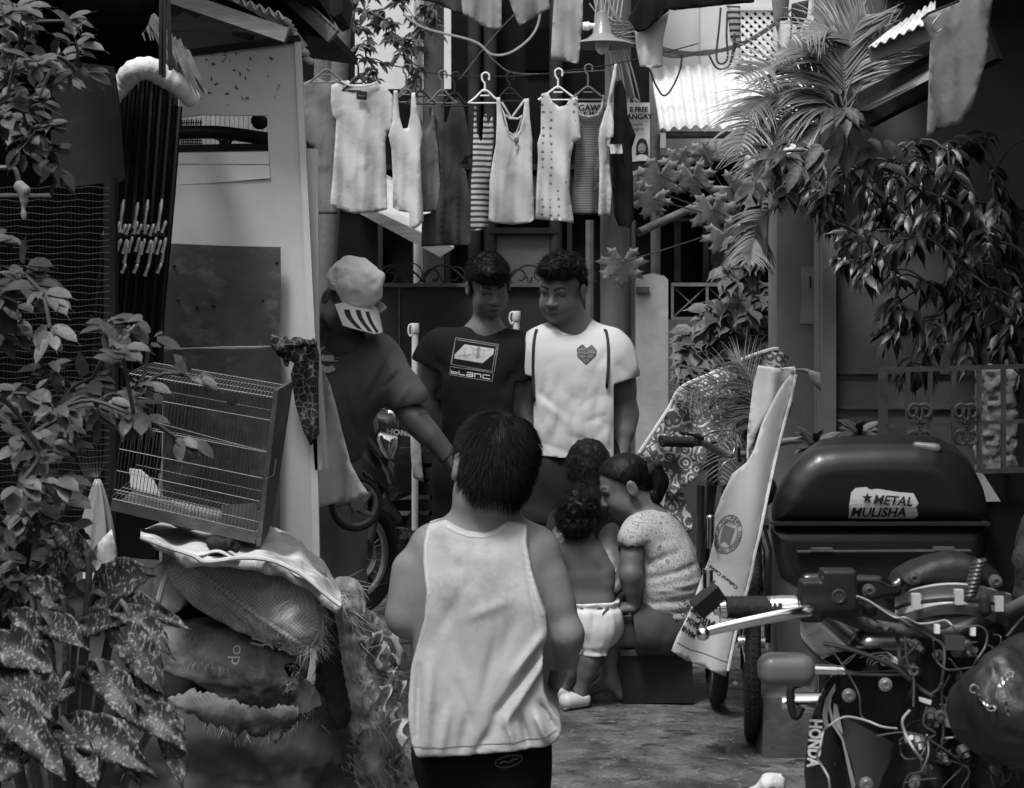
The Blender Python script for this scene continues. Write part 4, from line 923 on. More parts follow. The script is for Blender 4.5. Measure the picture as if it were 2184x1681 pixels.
def man_cap():
    Y = 6.0; r = thing('person', 'man in a pale cap with striped brim leaning out from behind the board, arm outstretched', 'person', (W(730, 0, Y).x, Y, 0)); sk = skin('shade_skin', .07)  # skin toned down to carry the shadow of the cap
    A = frame_of((.55, -.75, -.75), (.42, -.35, .8)); hc = W(742, 640, Y-.10); s = 1.0
    HP, HC, L = head_prims(hc, A, s); P = list(HP); nb = W(738, 745, Y+.0)
    P += [cap(L(0, -.035, -.05), nb, .055, .06, .03), cap(nb, W(738, 800, Y+.05), .065, .07, .05)]
    P.append(cap(nb, W(800, 750, Y-.02), .05, .055, .05)); P.append(cap(nb, W(680, 745, Y+.06), .05, .055, .05))
    levels(P, [(W(705, 795, Y+.05), W(770, 795, Y-.0), .075), (W(695, 880, Y+.09), W(722, 880, Y+.05), .07), (W(690, 970, Y+.12), W(706, 970, Y+.10), .07), (W(690, 1050, Y+.12), W(706, 1050, Y+.12), .07)])
    limb(P, W(808, 752, Y-.02), W(878, 888, Y-.08), W(968, 985, Y-.12), .056, .044, .028); hand(P, W(968, 985, Y-.12), (.7, -.2, -.5), (.3, -.3, .9), 1, .7, 1)
    limb(P, W(672, 750, Y+.08), W(650, 850, Y+.02), W(680, 690, Y-.05), .054, .042, .028); hand(P, W(686, 680, Y-.06), (.25, -.1, 1), (-.8, -.4, 0), 1, .7, 1)
    for sx in (-1, 1):
        hip = W(700+sx*30, 1060, Y+.12); kn = hip+Vector((sx*.02, -.04, -.38)); an = Vector((kn.x+sx*.02, Y+.12, .08)); limb(P, hip, kn, an, .07, .046, .034); foot(P, an, (.3, -1), 1.)
    organic('body', P, (-.95, 5.5, -.01), (-.05, 6.4, 1.72), .005, [sk, M['brow_recess'], M['lips']], r, carve=HC, paint=face_paint(L, s))
    m = MB(); e0, e1 = W(862, 862, Y-.07), W(958, 975, Y-.115)
    pts = [e0+(e1-e0)*t for t in np.linspace(0, 1, 14)]; rad = [(.050+.004*math.sin(i*2.1)+.004*math.sin(i*5)) *(1-t)+.034*t for i, t in enumerate(np.linspace(0, 1, 14))]; rad[-1] = .036
    m.tube(pts, rad, 16); part('arm_sleeve', m, fabric('sleeve_knit', .06, .1), r)
    T = [cap(nb+Vector((0, .01, -.05)), W(800, 758, Y-.02), .06, .075, .06), cap(nb+Vector((0, .01, -.05)), W(684, 755, Y+.06), .06, .07, .06)]
    levels(T, [(W(700, 790, Y+.05), W(780, 795, Y-.02), .115), (W(690, 870, Y+.08), W(728, 870, Y+.02), .105), (W(686, 950, Y+.10), W(712, 950, Y+.08), .105)])
    T += [cap(W(808, 762, Y-.02), W(872, 848, Y-.07), .066, .070, .06)]
    fd = folds([(790, 720, 740, 800, 12, .012), (830, 780, 790, 850, 10, .012), (800, 700, 830, 770, 9, -.01), (850, 800, 820, 860, 8, .014), (880, 815, 835, 885, 6, -.012), (860, 790, 815, 830, 6, .012), (840, 745, 800, 840, 7, .012), (760, 760, 770, 850, 12, .01), (745, 850, 760, 930, 8, .012), (720, 840, 715, 940, 10, -.01), (700, 720, 760, 700, 9, .008)], Y)
    t = tee('t_shirt', T, (-.90, 5.6, .80), (-.20, 6.4, 1.45), .005, fabric('grey_tee', .10, .1), r, (nb+Vector((.0, -.05, .14)), nb+Vector((0, -.05, .035)), .07), [(W(900, 905, Y-.09), W(878, 878, Y-.08), .058)], None,
            lambda Q: fd(Q)+vnoise(Q, 14, 4)*.006, cut=[plane(W(1000, 985, Y), (0, 0, -1)), lambda Q: np.where(Q[..., 0] > W(825, 0, Y).x, (Q-V3(W(878, 872, Y)))@V3(Vector((.45, 0, -.75)).normalized()), -1)])
    wp = projector([t], .009)
    mg = mat('print_mid', .48, .8, .1, 20); overlay(mg, 'dots', .24, 110, .45, .7)
    line_decal('lettering', [[(704+24*math.cos(a)+3*math.sin(a), 760-27*math.sin(a)+3*math.cos(a)) for a in np.linspace(0, 5.5, 26)], [(686, 762), (706, 763), (728, 763)]], 13, Y, wp, mg, t)
    T = []; levels(T, [(W(690, 985, Y+.12), W(706, 985, Y+.1), .108), (W(690, 1060, Y+.12), W(706, 1060, Y+.12), .108)])
    for sx in (-1, 1): hip = W(700+sx*28, 1060, Y+.12); T.append(cap(hip, (hip.x+sx*.02, Y+.09, .4), .095, .075, .04)); T.append(cap((hip.x+sx*.02, Y+.09, .4), (hip.x+sx*.03, Y+.14, .1), .075, .06, .04))
    organic('trousers', T, (-.95, 5.8, .06), (-.3, 6.5, 1.0), .008, fabric('grey_trousers', .12, .2), r, cut=[plane((0, 0, .075), (0, 0, -1))], disp=lambda Q: vnoise(Q*np.array([1, 1, .6]), 16, 6)*.012)
    # cap with striped brim
    def LL(x, y, z): return L(x, y, z)
    cm = fabric('cap_cotton', .64, .06, .9, .5, 30)
    lo_ = lambda Q: (Q-V3(hc))@A
    cp = organic('cap', [el(L(0, -.012, .058), (.094, .114, .095), A, .02), el(L(0, .01, .10), (.075, .085, .065), A, .04)], V3(hc)-.2, V3(hc)+.22, .0045, cm, r, cut=[lambda Q: -(lo_(Q)[..., 2]-.028), lambda Q: -(np.sqrt((((Q-V3(L(0, -.012, .03)))@A/np.array([.088, .106, .10]))**2).sum(-1))-1)*.1],
                 disp=lambda Q: vnoise(Q, 22, 3)*.010+vnoise(Q, 50, 4)*.003)
    def brim(u, v):
        x = (u-.5)*.19*(1-.10*v); y = .062+.130*v*math.sqrt(max(0, 1-((u-.5)*1.55)**2))+.02*(1-abs(u-.5)*2); z = .050-.034*v-.22*(x*x)/.02*.35
        return L(x, y, z)
    bmb = MB().sheet(brim, 30, 14, .005); br = part('brim', bmb, fabric('brim_cotton', .60, .04), cp)
    sb = MB()
    for k in range(3):
        def st(u, v, k=k):
            vv = .30+.68*v; uu = .44+.19*k-.0+.09*u-.10*v+.05*math.sin(v*3); uu = min(.985, uu); p = Vector(brim(uu, vv)); return p+Vector(A[:, 2])*.0042
        sb.sheet(st, 3, 14, .0008)
    part('brim_stripe', sb, M['ink'], br)
    m = MB()
    def towel(u, v):
        p = L(-.075-.02*u, -.02+.10*u, .04-.15*v); return Vector(p)+Vector(A[:, 0])*(-.02*math.sin(v*4+u*3)-.012*math.sin(u*9+v*2))
    m.sheet(towel, 14, 16, .006); part('neck_cloth', m, fabric('towel', .34, .08), r)
man_black(); man_white(); man_cap()
def dress(L, rr, c, s, A): pass
def toddler():
    Y = 5.9; r = thing('person', 'bare-chested curly haired toddler in white bloomers and clogs, seen from behind', 'person', (W(1245, 0, Y).x, Y, 0)); sk = skin('toddler_skin', .085)
    A = frame_of((.35, .9, -.25), (.12, .15, 1)); hc = W(1234, 1108, Y); s = .75
    HP, HC, L = head_prims(hc, A, s, True); P = list(HP); nb = W(1243, 1160, Y)
    P += [cap(L(0, -.02, -.05), nb, .030, .032, .03)]
    P.append(cap(nb, W(1215, 1172, Y-.0), .026, .03, .03)); P.append(cap(nb, W(1262, 1176, Y), .026, .03, .03))
    levels(P, [(W(1228, 1190, Y), W(1258, 1190, Y), .050), (W(1238, 1230, Y), W(1268, 1230, Y), .056), (W(1242, 1280, Y), W(1276, 1280, Y), .062), (W(1245, 1315, Y), W(1278, 1315, Y), .066)], .04)
    limb(P, W(1262, 1172, Y-.01), W(1292, 1216, Y-.02), W(1298, 1280, Y-.04), .031, .026, .018); hand(P, W(1298, 1280, Y-.04), (-.1, 0, -1), (1, 0, 0), .5, .5, 1)
    limb(P, W(1214, 1174, Y), W(1198, 1205, Y+.08), W(1205, 1165, Y+.12), .030, .025, .017); hand(P, W(1205, 1165, Y+.12), (-.5, .2, .8), (0, -1, 0), .5, .4, 1, .3)
    for (kx, ky, kd, ax, ay, ad) in ((1262, 1400, -.02, 1240, 1472, -.02), (1236, 1398, .05, 1206, 1470, .08)):
        limb(P, W(1256+(kx-1250)*.6, 1325, Y), W(kx, ky, Y+kd), W(ax, ay, Y+ad), .048, .032, .024, .03); an = V3(W(ax, ay, Y+ad)); an[2] = .045; foot(P, an, (-.8, -.5), .52)
    organic('body', P, (-.05, 5.6, -.01), (.45, 6.2, .85), .0045, [sk, M['brow_recess'], M['lips']], r, carve=HC, paint=face_paint(L, s))
    T = []; levels(T, [(W(1242, 1285, Y), W(1276, 1285, Y), .070), (W(1244, 1330, Y), W(1280, 1330, Y), .084)]); T += [cap(W(1276, 1340, Y), W(1266, 1382, Y-.02), .066, .056, .03), cap(W(1246, 1340, Y), W(1240, 1385, Y+.04), .062, .052, .03)]
    organic('bloomers', T, (.0, 5.6, .1), (.5, 6.2, .45), .0045, fabric('white_cotton', .55, .04), r, cut=[plane(W(1260, 1281, Y), (-.05, 0, 1)), plane(W(1260, 1393, Y), (0, 0, -1))], disp=lambda Q: vnoise(Q*np.array([1, 1, .35]), 45, 6)*.006+.008*np.exp(-((Q[..., 2]-W(0, 1383, Y).z)/.012)**2)+.008*np.exp(-((Q[..., 2]-W(0, 1292, Y).z)/.010)**2))
    for (ax, ad) in ((1226, -.03), (1192, .07)):
        c = W(ax, 1490, Y+ad); c.z = .028; R = np.array(eul((0, 0, .55)))
        organic('clog', [rbox(c, (.060, .032, .028), .026, R), ], (c.x-.12, c.y-.12, -.0), (c.x+.12, c.y+.12, .1), .0045, mat('clog_foam', .42, .5, .1), r, carve=[(cap((c.x+.05, c.y+.02, .075), (c.x+.02, c.y+.01, .055), .026)[0], .0)]+[(el((c.x-.02-.018*i, c.y-.01*i+.012*j, .056), (.004, .004, .01))[0], 0.) for i in range(3) for j in (-1, 0, 1)])
    def HE(x, y, z, a, b_, d, k=.02): return el(L(x, y, z), (a*s, b_*s, d*s), A, k)
    hp = [HE(0, -.014, .038, .094, .112, .098), HE(0, -.045, -.02, .080, .070, .075)]
    lo_ = lambda Q: (Q-V3(hc))@A
    hl = [lambda Q: -(lo_(Q)[..., 2]+.070-1.1*np.clip(lo_(Q)[..., 1]+.035, 0, 1))]
    hair('hair', L, A, hc, s, M['hair'], r, hp, hl, .0045, .014, 60, 5000, .030, lambda p: np.random.normal(0, .6, 3)+np.array([0, 0, -.4]), .7, [], .1, .0008, stiff=.6)
def woman():
    Y = 6.08; r = thing('person', 'woman with a ponytail in a printed blouse seated on the black crate, leaning forward', 'person', (W(1400, 0, Y).x, Y, 0)); sk = skin('woman_skin', .10)
    A = frame_of((-1, -.12, -.45), (-.4, .0, .85)); hc = W(1332, 1040, Y); s = .97
    HP, HC, L = head_prims(hc, A, s); P = list(HP); nb = W(1395, 1118, Y+.01)
    P += [cap(L(0, -.045, -.04), nb, .046, .055, .03), cap(nb, W(1365, 1132, Y-.13), .045, .045, .05), cap(nb, W(1400, 1135, Y+.13), .045, .045, .05)]
    levels(P, [(W(1388, 1150, Y-.08), W(1400, 1150, Y+.08), .07), (W(1412, 1220, Y-.08), W(1412, 1220, Y+.08), .085), (W(1420, 1300, Y-.08), W(1420, 1300, Y+.08), .09), (W(1418, 1335, Y-.08), W(1418, 1335, Y+.08), .09)])
    limb(P, W(1352, 1135, Y-.15), W(1346, 1222, Y-.20), W(1352, 1292, Y-.17), .043, .036, .024); hand(P, W(1354, 1296, Y-.17), (-.85, -.1, .0), (0, -.15, 1), .98, .35, 1, .25)
    limb(P, W(1385, 1138, Y+.15), W(1345, 1210, Y+.16), W(1312, 1258, Y+.10), .042, .034, .023); hand(P, W(1312, 1258, Y+.10), (-.8, 0, -.5), (0, 1, .3), .95, .6, -1)
    for dy, kx, ax in ((-.08, 1292, 1300), (.11, 1306, 1312)):
        kn = W(kx, 1352, Y+dy*1.25); an = Vector((W(ax, 0, Y).x, Y+dy*1.3, .075)); limb(P, W(1415, 1345, Y+dy), kn, an, .074, .044, .026); foot(P, an, (-1, .25), .85)
    organic('body', P, (.20, 5.4, -.01), (.85, 6.6, 1.0), .005, [sk, M['brow_recess'], M['lips']], r, carve=HC, paint=face_paint(L, s))
    T = [cap(W(1392, 1128, Y), W(1366, 1136, Y-.13), .060, .062, .05), cap(W(1392, 1128, Y), W(1398, 1140, Y+.13), .060, .062, .05), cap(W(1362, 1138, Y-.14), W(1347, 1150, Y-.18), .052, .052, .04)]
    levels(T, [(W(1390, 1150, Y-.08), W(1405, 1150, Y+.08), .095), (W(1422, 1210, Y-.08), W(1425, 1210, Y+.08), .112), (W(1428, 1270, Y-.08), W(1430, 1270, Y+.08), .114), (W(1422, 1315, Y-.08), W(1422, 1315, Y+.08), .116)])
    fd = folds([(1370, 1220, 1480, 1190, 7, .010), (1375, 1245, 1490, 1225, 6, -.008), (1370, 1270, 1495, 1255, 7, .010), (1380, 1290, 1495, 1285, 6, .008), (1365, 1190, 1440, 1160, 8, .009), (1380, 1310, 1470, 1320, 6, .01), (1350, 1160, 1390, 1200, 8, .01), (1400, 1235, 1470, 1240, 5, .006)], Y, 1.2)
    bm = fabric('printed_blouse', .33, .06, .7); overlay(bm, 'rings', .07, 34, .145, .175)
    organic('blouse', T, (.25, 5.5, .2), (.85, 6.5, .95), .0045, bm, r, carve=[(cap(L(0, -.05, -.02), W(1388, 1100, Y), .062)[0], 0.), (cap(W(1346, 1180, Y-.18), W(1348, 1152, Y-.175), .048)[0], 0.)],
            cut=[plane(W(1420, 1322, Y), (.05, 0, -1)), lambda Q: np.where(Q[..., 0] < W(1364, 0, Y).x, (Q-V3(W(1345, 1158, Y)))@V3(Vector((-.25, 0, -1)).normalized()), -1)], disp=lambda Q: fd(Q)+vnoise(Q, 40, 4)*.002)
    T = []; levels(T, [(W(1420, 1310, Y-.08), W(1420, 1310, Y+.08), .112), (W(1418, 1345, Y-.08), W(1418, 1345, Y+.08), .112)]); T += [cap(W(1410, 1340, Y-.11), W(1362, 1346, Y-.14), .098, .086, .05), cap(W(1410, 1340, Y+.11), W(1362, 1346, Y+.14), .098, .086, .05)]
    organic('denim_shorts', T, (.3, 5.5, .1), (.9, 6.5, .5), .006, fabric('denim', .05, .25), r, cut=[plane(W(1346, 1340, Y), (-1, 0, -.1)), plane((0, 0, .185), (0, 0, -1))], disp=lambda Q: vnoise(Q, 25, 4)*.006)
    part('finger_ring', MB().ring(W(1316, 1297, Y-.185), (1, 0, 0), .0095, .0016, 16, 6), M['steel'], r)
    def HE(x, y, z, a, b_, d, k=.02): return el(L(x, y, z), (a*s, b_*s, d*s), A, k)
    hp = [HE(0, -.014, .042, .084, .104, .086), HE(0, -.06, .0, .060, .055, .065)]
    lo_ = lambda Q: (Q-V3(hc))@A
    hl = [lambda Q: -(lo_(Q)[..., 2]+.050-1.15*np.clip(lo_(Q)[..., 1]+.055, 0, 1))]
    ears = [(HE(-.086, -.006, -.012, .018, .022, .034)[0], 0.), (HE(.086, -.006, -.012, .018, .022, .034)[0], 0.)]
    hair('hair', L, A, hc, s, M['hair'], r, hp, hl, .0045, .002, 80, 3000, .030, lambda p: (V3(L(0, -.12, .04))-p)*9, .02, ears, .0, .0007, stiff=.05)
    tp = [L(0, -.10, .03), W(1398, 1008, Y), W(1404, 1030, Y), W(1398, 1060, Y-.01), W(1390, 1085, Y-.01)]
    organic('ponytail', [cap(tp[i], tp[i+1], (.030, .030, .033, .026)[i], (.030, .033, .026, .010)[i], .02) for i in range(4)], (.25, 5.8, .5), (.85, 6.4, 1.1), .005, M['hair'], r, disp=lambda Q: vnoise(Q*np.array([1, 1, .2]), 90, 1)*.006)
    b = MB(); b.ring(W(1389, 1000, Y), (1, 0, -.5), .026, .013, 24, 8); b.ell(W(1400, 990, Y-.02), (.022, .02, .018)); part('hair_tie', b, fabric('tie_cloth', .02), r)
    m = MB(); m.ring(L(.080, -.010, -.045), (1, 0, 0), .007, .0012, 14, 5); part('earring', m, M['steel'], r)
def croucher():
    Y = 6.42; r = thing('person', 'crouching person partly hidden behind the toddler and the seated woman', 'person', (W(1255, 0, Y).x, Y, 0)); sk = skin('croucher_skin', .11)
    A = frame_of((.15, -1, -.9), (0, -.7, .7)); hc = W(1256, 1008, Y-.02); s = .95
    HP, HC, L = head_prims(hc, A, s); P = list(HP); nb = W(1250, 1085, Y+.12)
    P += [cap(L(0, -.035, -.05), nb, .045, .05, .03), cap(nb, W(1205, 1105, Y+.14), .042, .046, .05), cap(nb, W(1298, 1105, Y+.14), .042, .046, .05)]
    levels(P, [(W(1225, 1130, Y+.16), W(1280, 1130, Y+.16), .08), (W(1230, 1210, Y+.24), W(1275, 1210, Y+.24), .08), (W(1230, 1290, Y+.3), W(1275, 1290, Y+.3), .09)])
    limb(P, W(1300, 1112, Y+.13), W(1298, 1185, Y-.02), W(1318, 1232, Y-.10), .042, .036, .024); hand(P, W(1318, 1232, Y-.1), (.5, -.3, -.5), (0, -.6, .5), .9, .6, 1)
    limb(P, W(1203, 1112, Y+.13), W(1198, 1200, Y-.0), W(1215, 1250, Y-.08), .042, .036, .024); hand(P, W(1215, 1250, Y-.08), (.3, -.3, -.8), (-1, 0, 0), .9, .6, -1)
    for sx, kx in ((-1, 1182), (1, 1322)):
        kn = W(kx, 1262, Y-.08); an = Vector((W(1200 if sx < 0 else 1296, 0, Y).x, Y+.0, .075)); limb(P, W(1250+sx*28, 1310, Y+.28), kn, an, .075, .052, .036); foot(P, an, (sx*.3, -1), .95)
    organic('body', P, (-.02, 6.0, -.01), (.66, 6.95, 1.0), .0055, [sk, M['brow_recess'], M['lips']], r, carve=HC, paint=face_paint(L, s))
    T = []; levels(T, [(W(1215, 1120, Y+.14), W(1288, 1120, Y+.14), .085), (W(1222, 1200, Y+.22), W(1282, 1200, Y+.22), .105), (W(1225, 1290, Y+.3), W(1280, 1290, Y+.3), .115)])
    organic('t_shirt', T, (.0, 6.2, .1), (.65, 7.0, .78), .007, fabric('dark_tee', .03, .1), r, disp=lambda Q: vnoise(Q, 18, 4)*.008)
    T = [cap(W(1222, 1312, Y+.28), W(1188, 1275, Y), .092, .072, .04), cap(W(1278, 1312, Y+.28), W(1316, 1275, Y), .092, .072, .04), cap(W(1225, 1312, Y+.28), W(1278, 1312, Y+.28), .11, None, .04)]
    organic('shorts', T, (.0, 6.2, .08), (.65, 7.0, .65), .008, fabric('croucher_shorts', .02, .1), r)  # shorts in one plain dark tone
    part('wristwatch', MB().ring(W(1310, 1217, Y-.07), (.35, -.2, -1), .027, .007, 24, 8), M['steel'], r)
    def HE(x, y, z, a, b_, d, k=.02): return el(L(x, y, z), (a*s, b_*s, d*s), A, k)
    hp = [HE(0, -.014, .045, .088, .106, .092), HE(0, -.045, -.01, .076, .068, .07)]
    lo_ = lambda Q: (Q-V3(hc))@A
    hl = [lambda Q: -(lo_(Q)[..., 2]+.055-1.15*np.clip(lo_(Q)[..., 1]+.04, 0, 1))]
    hair('hair', L, A, hc, s, M['hair'], r, hp, hl, .005, .006, 70, 4000, .03, lambda p: A@np.array([.1, .8, -.3]), .08, [], .15, .0009, stiff=.5)
toddler(); woman(); croucher()
# the black crate she sits on
b = thing('crate', 'chipped black wooden crate used as a seat by the woman', 'crate', (W(1402, 0, 6.08).x, 6.08, 0))
x0, x1 = W(1328, 0, 5.93).x, W(1478, 0, 5.93).x; cm = mat('black_crate', .010, .6, .5, 6, .3, 20, c2=.1, edge=(.70, .78), s2=9)
m = MB(); zt = W(0, 1386, 6.0).z-.01
m.box(((x0+x1)/2, 5.95, zt/2), (x1-x0, .02, zt)); part('side_panel', m, cm, b, smooth=False)
m = MB().box(((x0+x1)/2, 6.23, zt/2), (x1-x0, .02, zt)); part('side_panel', m, cm, b, smooth=False)
for x in (x0+.01, x1-.01): part('end_panel', MB().box((x, 6.09, zt/2), (.018, .258, zt-.004)), cm, b, smooth=False)
part('top', MB().box(((x0+x1)/2, 6.09, zt+.012), (x1-x0+.02, .32, .02)), mat('crate_top', .05, .6, .5, 12, .3, 30, c2=.3, edge=(.62, .7)), b, smooth=False)
# ================================================================ left side: board wall, gate, roofs
random.seed(11)
b = thing('plywood_wall', 'pale painted plywood wall with a small window opening, left of the capped man', 'wall', (W(540, 0, 5.2).x, 5.2, 0))
Yb = 5.2
hole = [(386, 252), (430, 246), (571, 247), (575, 380), (470, 389), (371, 396)]
m = MB().cloth([(384, 114), (470, 106), (560, 98), (628, 91), (646, 330), (662, 620), (690, 1700), (345, 1700), (338, 660), (346, 600), (355, 520), (362, 430), (370, 395), (378, 300), (384, 250)], Yb, lambda x, z: .004*math.sin(x*7)+.003*math.sin(z*5), .018, .06, [hole])
part('panel', m, M['board'], b, smooth=False)
m = MB(); m.prism([W(x, y, Yb-.022) for x, y in ((628, 90), (641, 89), (672, 722), (692, 1700), (676, 1700), (658, 722))], (0, .02, 0)); part('edge_batten', m, M['boardedge'], b, smooth=False)
m = MB(); m.prism([W(x, y, Yb+.03) for x, y in ((650, 316), (677, 318), (680, 722), (700, 1000), (684, 1000), (668, 722))], (0, .02, 0)); part('rear_batten', m, M['boardedge'], b, smooth=False)
m = MB(); m.prism([W(x, y, Yb-.022) for x, y in ((664, 900), (686, 895), (688, 1002), (672, 1003))], (0, .018, 0)); part('patch_strip', m, M['boardedge'], b, smooth=False)
for q in (((376, 326), (573, 324), (574, 350), (374, 349)), ((372, 353), (574, 353), (576, 380), (470, 389), (371, 395))):
    part('ledge_board', MB().prism([W(x, y, Yb-.012) for x, y in q], (0, .02, 0)), M['boardedge'], b, smooth=False)
fl = MB()
for i in range(34):
    x = random.uniform(440, 600); y = random.uniform(108, 200) if i < 26 else random.uniform(150, 230); a = random.uniform(0, 3); L_ = random.uniform(1.5, 9)
    c = W(x, y, Yb-.013-.004*math.sin(W(x, y, Yb).x*7)*-1-.002); fl.box((c.x, Yb-.0145, c.z), (L_*.0016, .002, random.uniform(.0015, .005)), (0, a, 0))
part('paint_chip', fl, M['rustsheet'], b, 'small dark flakes of chipped paint', smooth=False)
m = MB(); m.bar(W(380, 118, Yb), W(640, 84, Yb), .05, .02); part('top_trim', m, M['darkwood'], b, smooth=False)
# corroded sheet nailed on the board
b2 = thing('metal_sheet', 'dark scuffed metal sheet fixed to the lower plywood wall behind the cage', 'sheet', W(475, 1190, 5.15))
m = MB().cloth([(360, 519), (400, 521), (500, 525), (599, 527), (600, 600), (597, 690), (586, 712), (596, 730), (600, 800), (594, 1400), (345, 1400), (348, 700), (352, 560)], 5.16, lambda x, z: .005*math.sin(x*11)+.004*math.sin(z*7+1), .003, .05)
part('sheet', m, M['rustsheet'], b2, sharp=.5)
m = MB()
for x, y in ((380, 640), (420, 655), (455, 652), (372, 568), (590, 560), (560, 640)): part('nail_head', MB().ell(W(x, y, 5.152), (.006, .004, .006), None, 8, 6), M['iron'], b2)
# what the opening shows
b = thing('plank_fence', 'pale upright planks of a fence seen through the window opening', 'fence', (W(480, 0, 6.3).x, 6.3, 0))
m = MB()
for i in range(22): slab(m, 380+i*10, 200+random.uniform(-2, 2), 389+i*10, 500, 6.3+random.uniform(0, .01), .02)
part('plank', m, mat('pale_planks', .40, .8, .25, 3, .3, 30, stretch=(6, 1, .3)), b, smooth=False)
m = MB(); m.box((W(490, 0, 6.3).x, 6.33, .75), (.5, .03, 1.5)); part('rail', m, M['darkwood'], b, smooth=False)
m = MB()
b = thing('iron_grille', 'black iron grille with curved brackets across the window opening', 'grille', W(480, 300, 5.45))
m.tube(cat_pts([W(370, 283, 5.45), W(470, 283, 5.45), W(575, 297, 5.45)], 6), .022, 10, sq=.7); m.bar(W(365, 318, 5.46), W(590, 314, 5.46), .03, .024); m.box(W(481, 302, 5.45), (.022, .02, .05))
part('frame', m, M['iron'], b)
for x0, x1 in ((455, 468), (515, 495)):
    m = MB(); m.tube(cat_pts([W(x0+(455-x0)*.0, 293, 5.43), W(x1, 298, 5.43), W(x1+(4 if x1 < 480 else -6), 312, 5.43)], 6), .005, 6); part('bracket', m, M['iron'], b)
m = MB()
for i in range(9): m.tube([W(388+i*5, 255, 5.5), W(386+i*5, 312, 5.5)], .002, 4)
for y in (262, 300, 306): m.tube([W(385, y, 5.5), W(432, y, 5.5)], .002, 4)
part('mesh', m, M['iron'], b)
organic('pouch', [el(W(554, 262, 5.35), (.028, .02, .022), None, .02), el(W(545, 255, 5.35), (.016, .015, .014), None, .02)], V3(W(554, 262, 5.35))-.06, V3(W(554, 262, 5.35))+.06, .004, M['ink'], b, disp=lambda Q: vnoise(Q, 40)*.004)
# dark back wall and roofs on the left
b = thing('left_house', 'dark house front behind the folding gate on the left', 'house', (-2.2, 5.6, 0))
m = MB(); x1 = W(330, 0, 5.6).x; m.box(((x1-4.5)/2, 5.7, 1.6), (x1+4.5, .15, 3.2)); part('wall', m, M['darkwall'], b, smooth=False)
m = MB().box((-2.35, 2.2, 1.5), (.15, 7, 3.0)); part('side_wall', m, M['darkwall'], b, smooth=False)  # unseen side wall added to hold back sky light from the left
for i in range(5): part('wall_panel', MB().box((-2.25, 1.0+i*1.1, 1.2), (.03, .9, 1.6)), M['darkwood'], b, smooth=False)
b = thing('left_roof', 'dark lean-to roof on timber rafters at upper left', 'roof', (-2, 4, 0))
def lr(u, v):
    x = -2.6+u*1.95; y = 4.9+v*1.1; return Vector((x, y, 2.62-.16*u+.28*0+.010*math.sin(x*2*math.pi/.076)))
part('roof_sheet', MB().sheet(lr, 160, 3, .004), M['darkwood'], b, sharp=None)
def lr2(u, v):
    a = W(430, -28, 5.05)*(1-u)+W(608, 36, 5.05)*u; c = W(470, -30, 5.8)*(1-u)+W(656, 96, 5.8)*u; p = a*(1-v)+c*v; return p+Vector((0, 0, .010*math.sin(u*2*math.pi*9)))
part('edge_sheet', MB().sheet(lr2, 120, 3, .004), M['zinc'], b, 'bright corrugated zinc edge', sharp=None)
m = MB(); m.bar(W(365, -8, 5.0), W(612, 76, 5.0), .03, .045); part('rafter', m, M['wood'], b, smooth=False)
m = MB(); m.bar(W(322, 59, 5.35), W(540, 58, 5.35), .04, .022); part('rafter', m, M['wood'], b, smooth=False)
m = MB(); m.bar(W(500, 70, 5.5), W(545, 84, 5.45), .02, .02); part('rafter', m, M['wood'], b, smooth=False)
for i in range(16):
    t = i/15; c = W(612+t*50, 46+t*88+4*math.sin(i*2), 5.2+.25*t); part('broken_edge', MB().box(c, (.022, .03, .014), (.3*math.sin(i), .5, .4*math.cos(i*3))), M['zinc'], b, smooth=False)
b = thing('eave', 'timber eave board with dark soffit above the clothesline end', 'roof', (W(660, 0, 5.9).x, 5.9, W(0, 70, 5.9).z))
m = MB(); m.bar(W(606, -20, 5.6), W(712, 78, 5.6), .04, .055); part('fascia', m, M['wood'], b, smooth=False)
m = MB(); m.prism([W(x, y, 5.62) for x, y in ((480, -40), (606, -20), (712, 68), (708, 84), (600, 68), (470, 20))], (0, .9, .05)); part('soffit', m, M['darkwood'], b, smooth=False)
m = MB()
for i in range(9): m.bar(W(632+i*10, -14+i*9, 5.58), W(650+i*9, 8+i*8, 5.58), .002, .003, (0, 1, 0))
m.prism([W(x, y, 5.6) for x, y in ((700, -20), (735, -20), (728, 28), (712, 36), (704, 30))], (0, .3, 0)); part('gutter_end', m, M['darkwood'], b, smooth=False)
# dangling dark board, folded awning and thatch fringe
b = thing('hanging_board', 'large dark warped board hanging at an angle beside the folding gate', 'board', W(190, 395, 4.7))
m = MB().cloth([(112, 128), (240, 140), (250, 220), (262, 380), (255, 386), (170, 396), (118, 398), (108, 300)], 4.7, lambda x, z: .02*math.sin(z*4)+.1*(x+1.2), .012, .05); part('sheet', m, mat('dark_board', .022, .8, .35, 3, .2, 14, c2=.014, spec=.15), b, sharp=.5)
b = thing('black_tarpaulin', 'black tarpaulin bundle sagging under the thatch at upper left', 'tarpaulin', W(230, 100, 4.5))
def sag(Q): return vnoise(Q, 9)*.02
organic('tarpaulin', [cap(W(170, 30, 4.5), W(272, 48, 4.5), .07, .04, .05), cap(W(150, -30, 4.5), W(270, -20, 4.5), .10, .08, .06), cap(W(278, 0, 4.5), W(278, 60, 4.5), .04, .035, .05)], (-1.6, 4.2, 2.0), (-.8, 4.8, 2.6), .02, M['black'], b, disp=sag)
b = thing('thatch_fringe', 'fringe of dry palm leaves hanging from the eave at upper left', 'thatch', W(330, 120, 4.8))
m = MB()
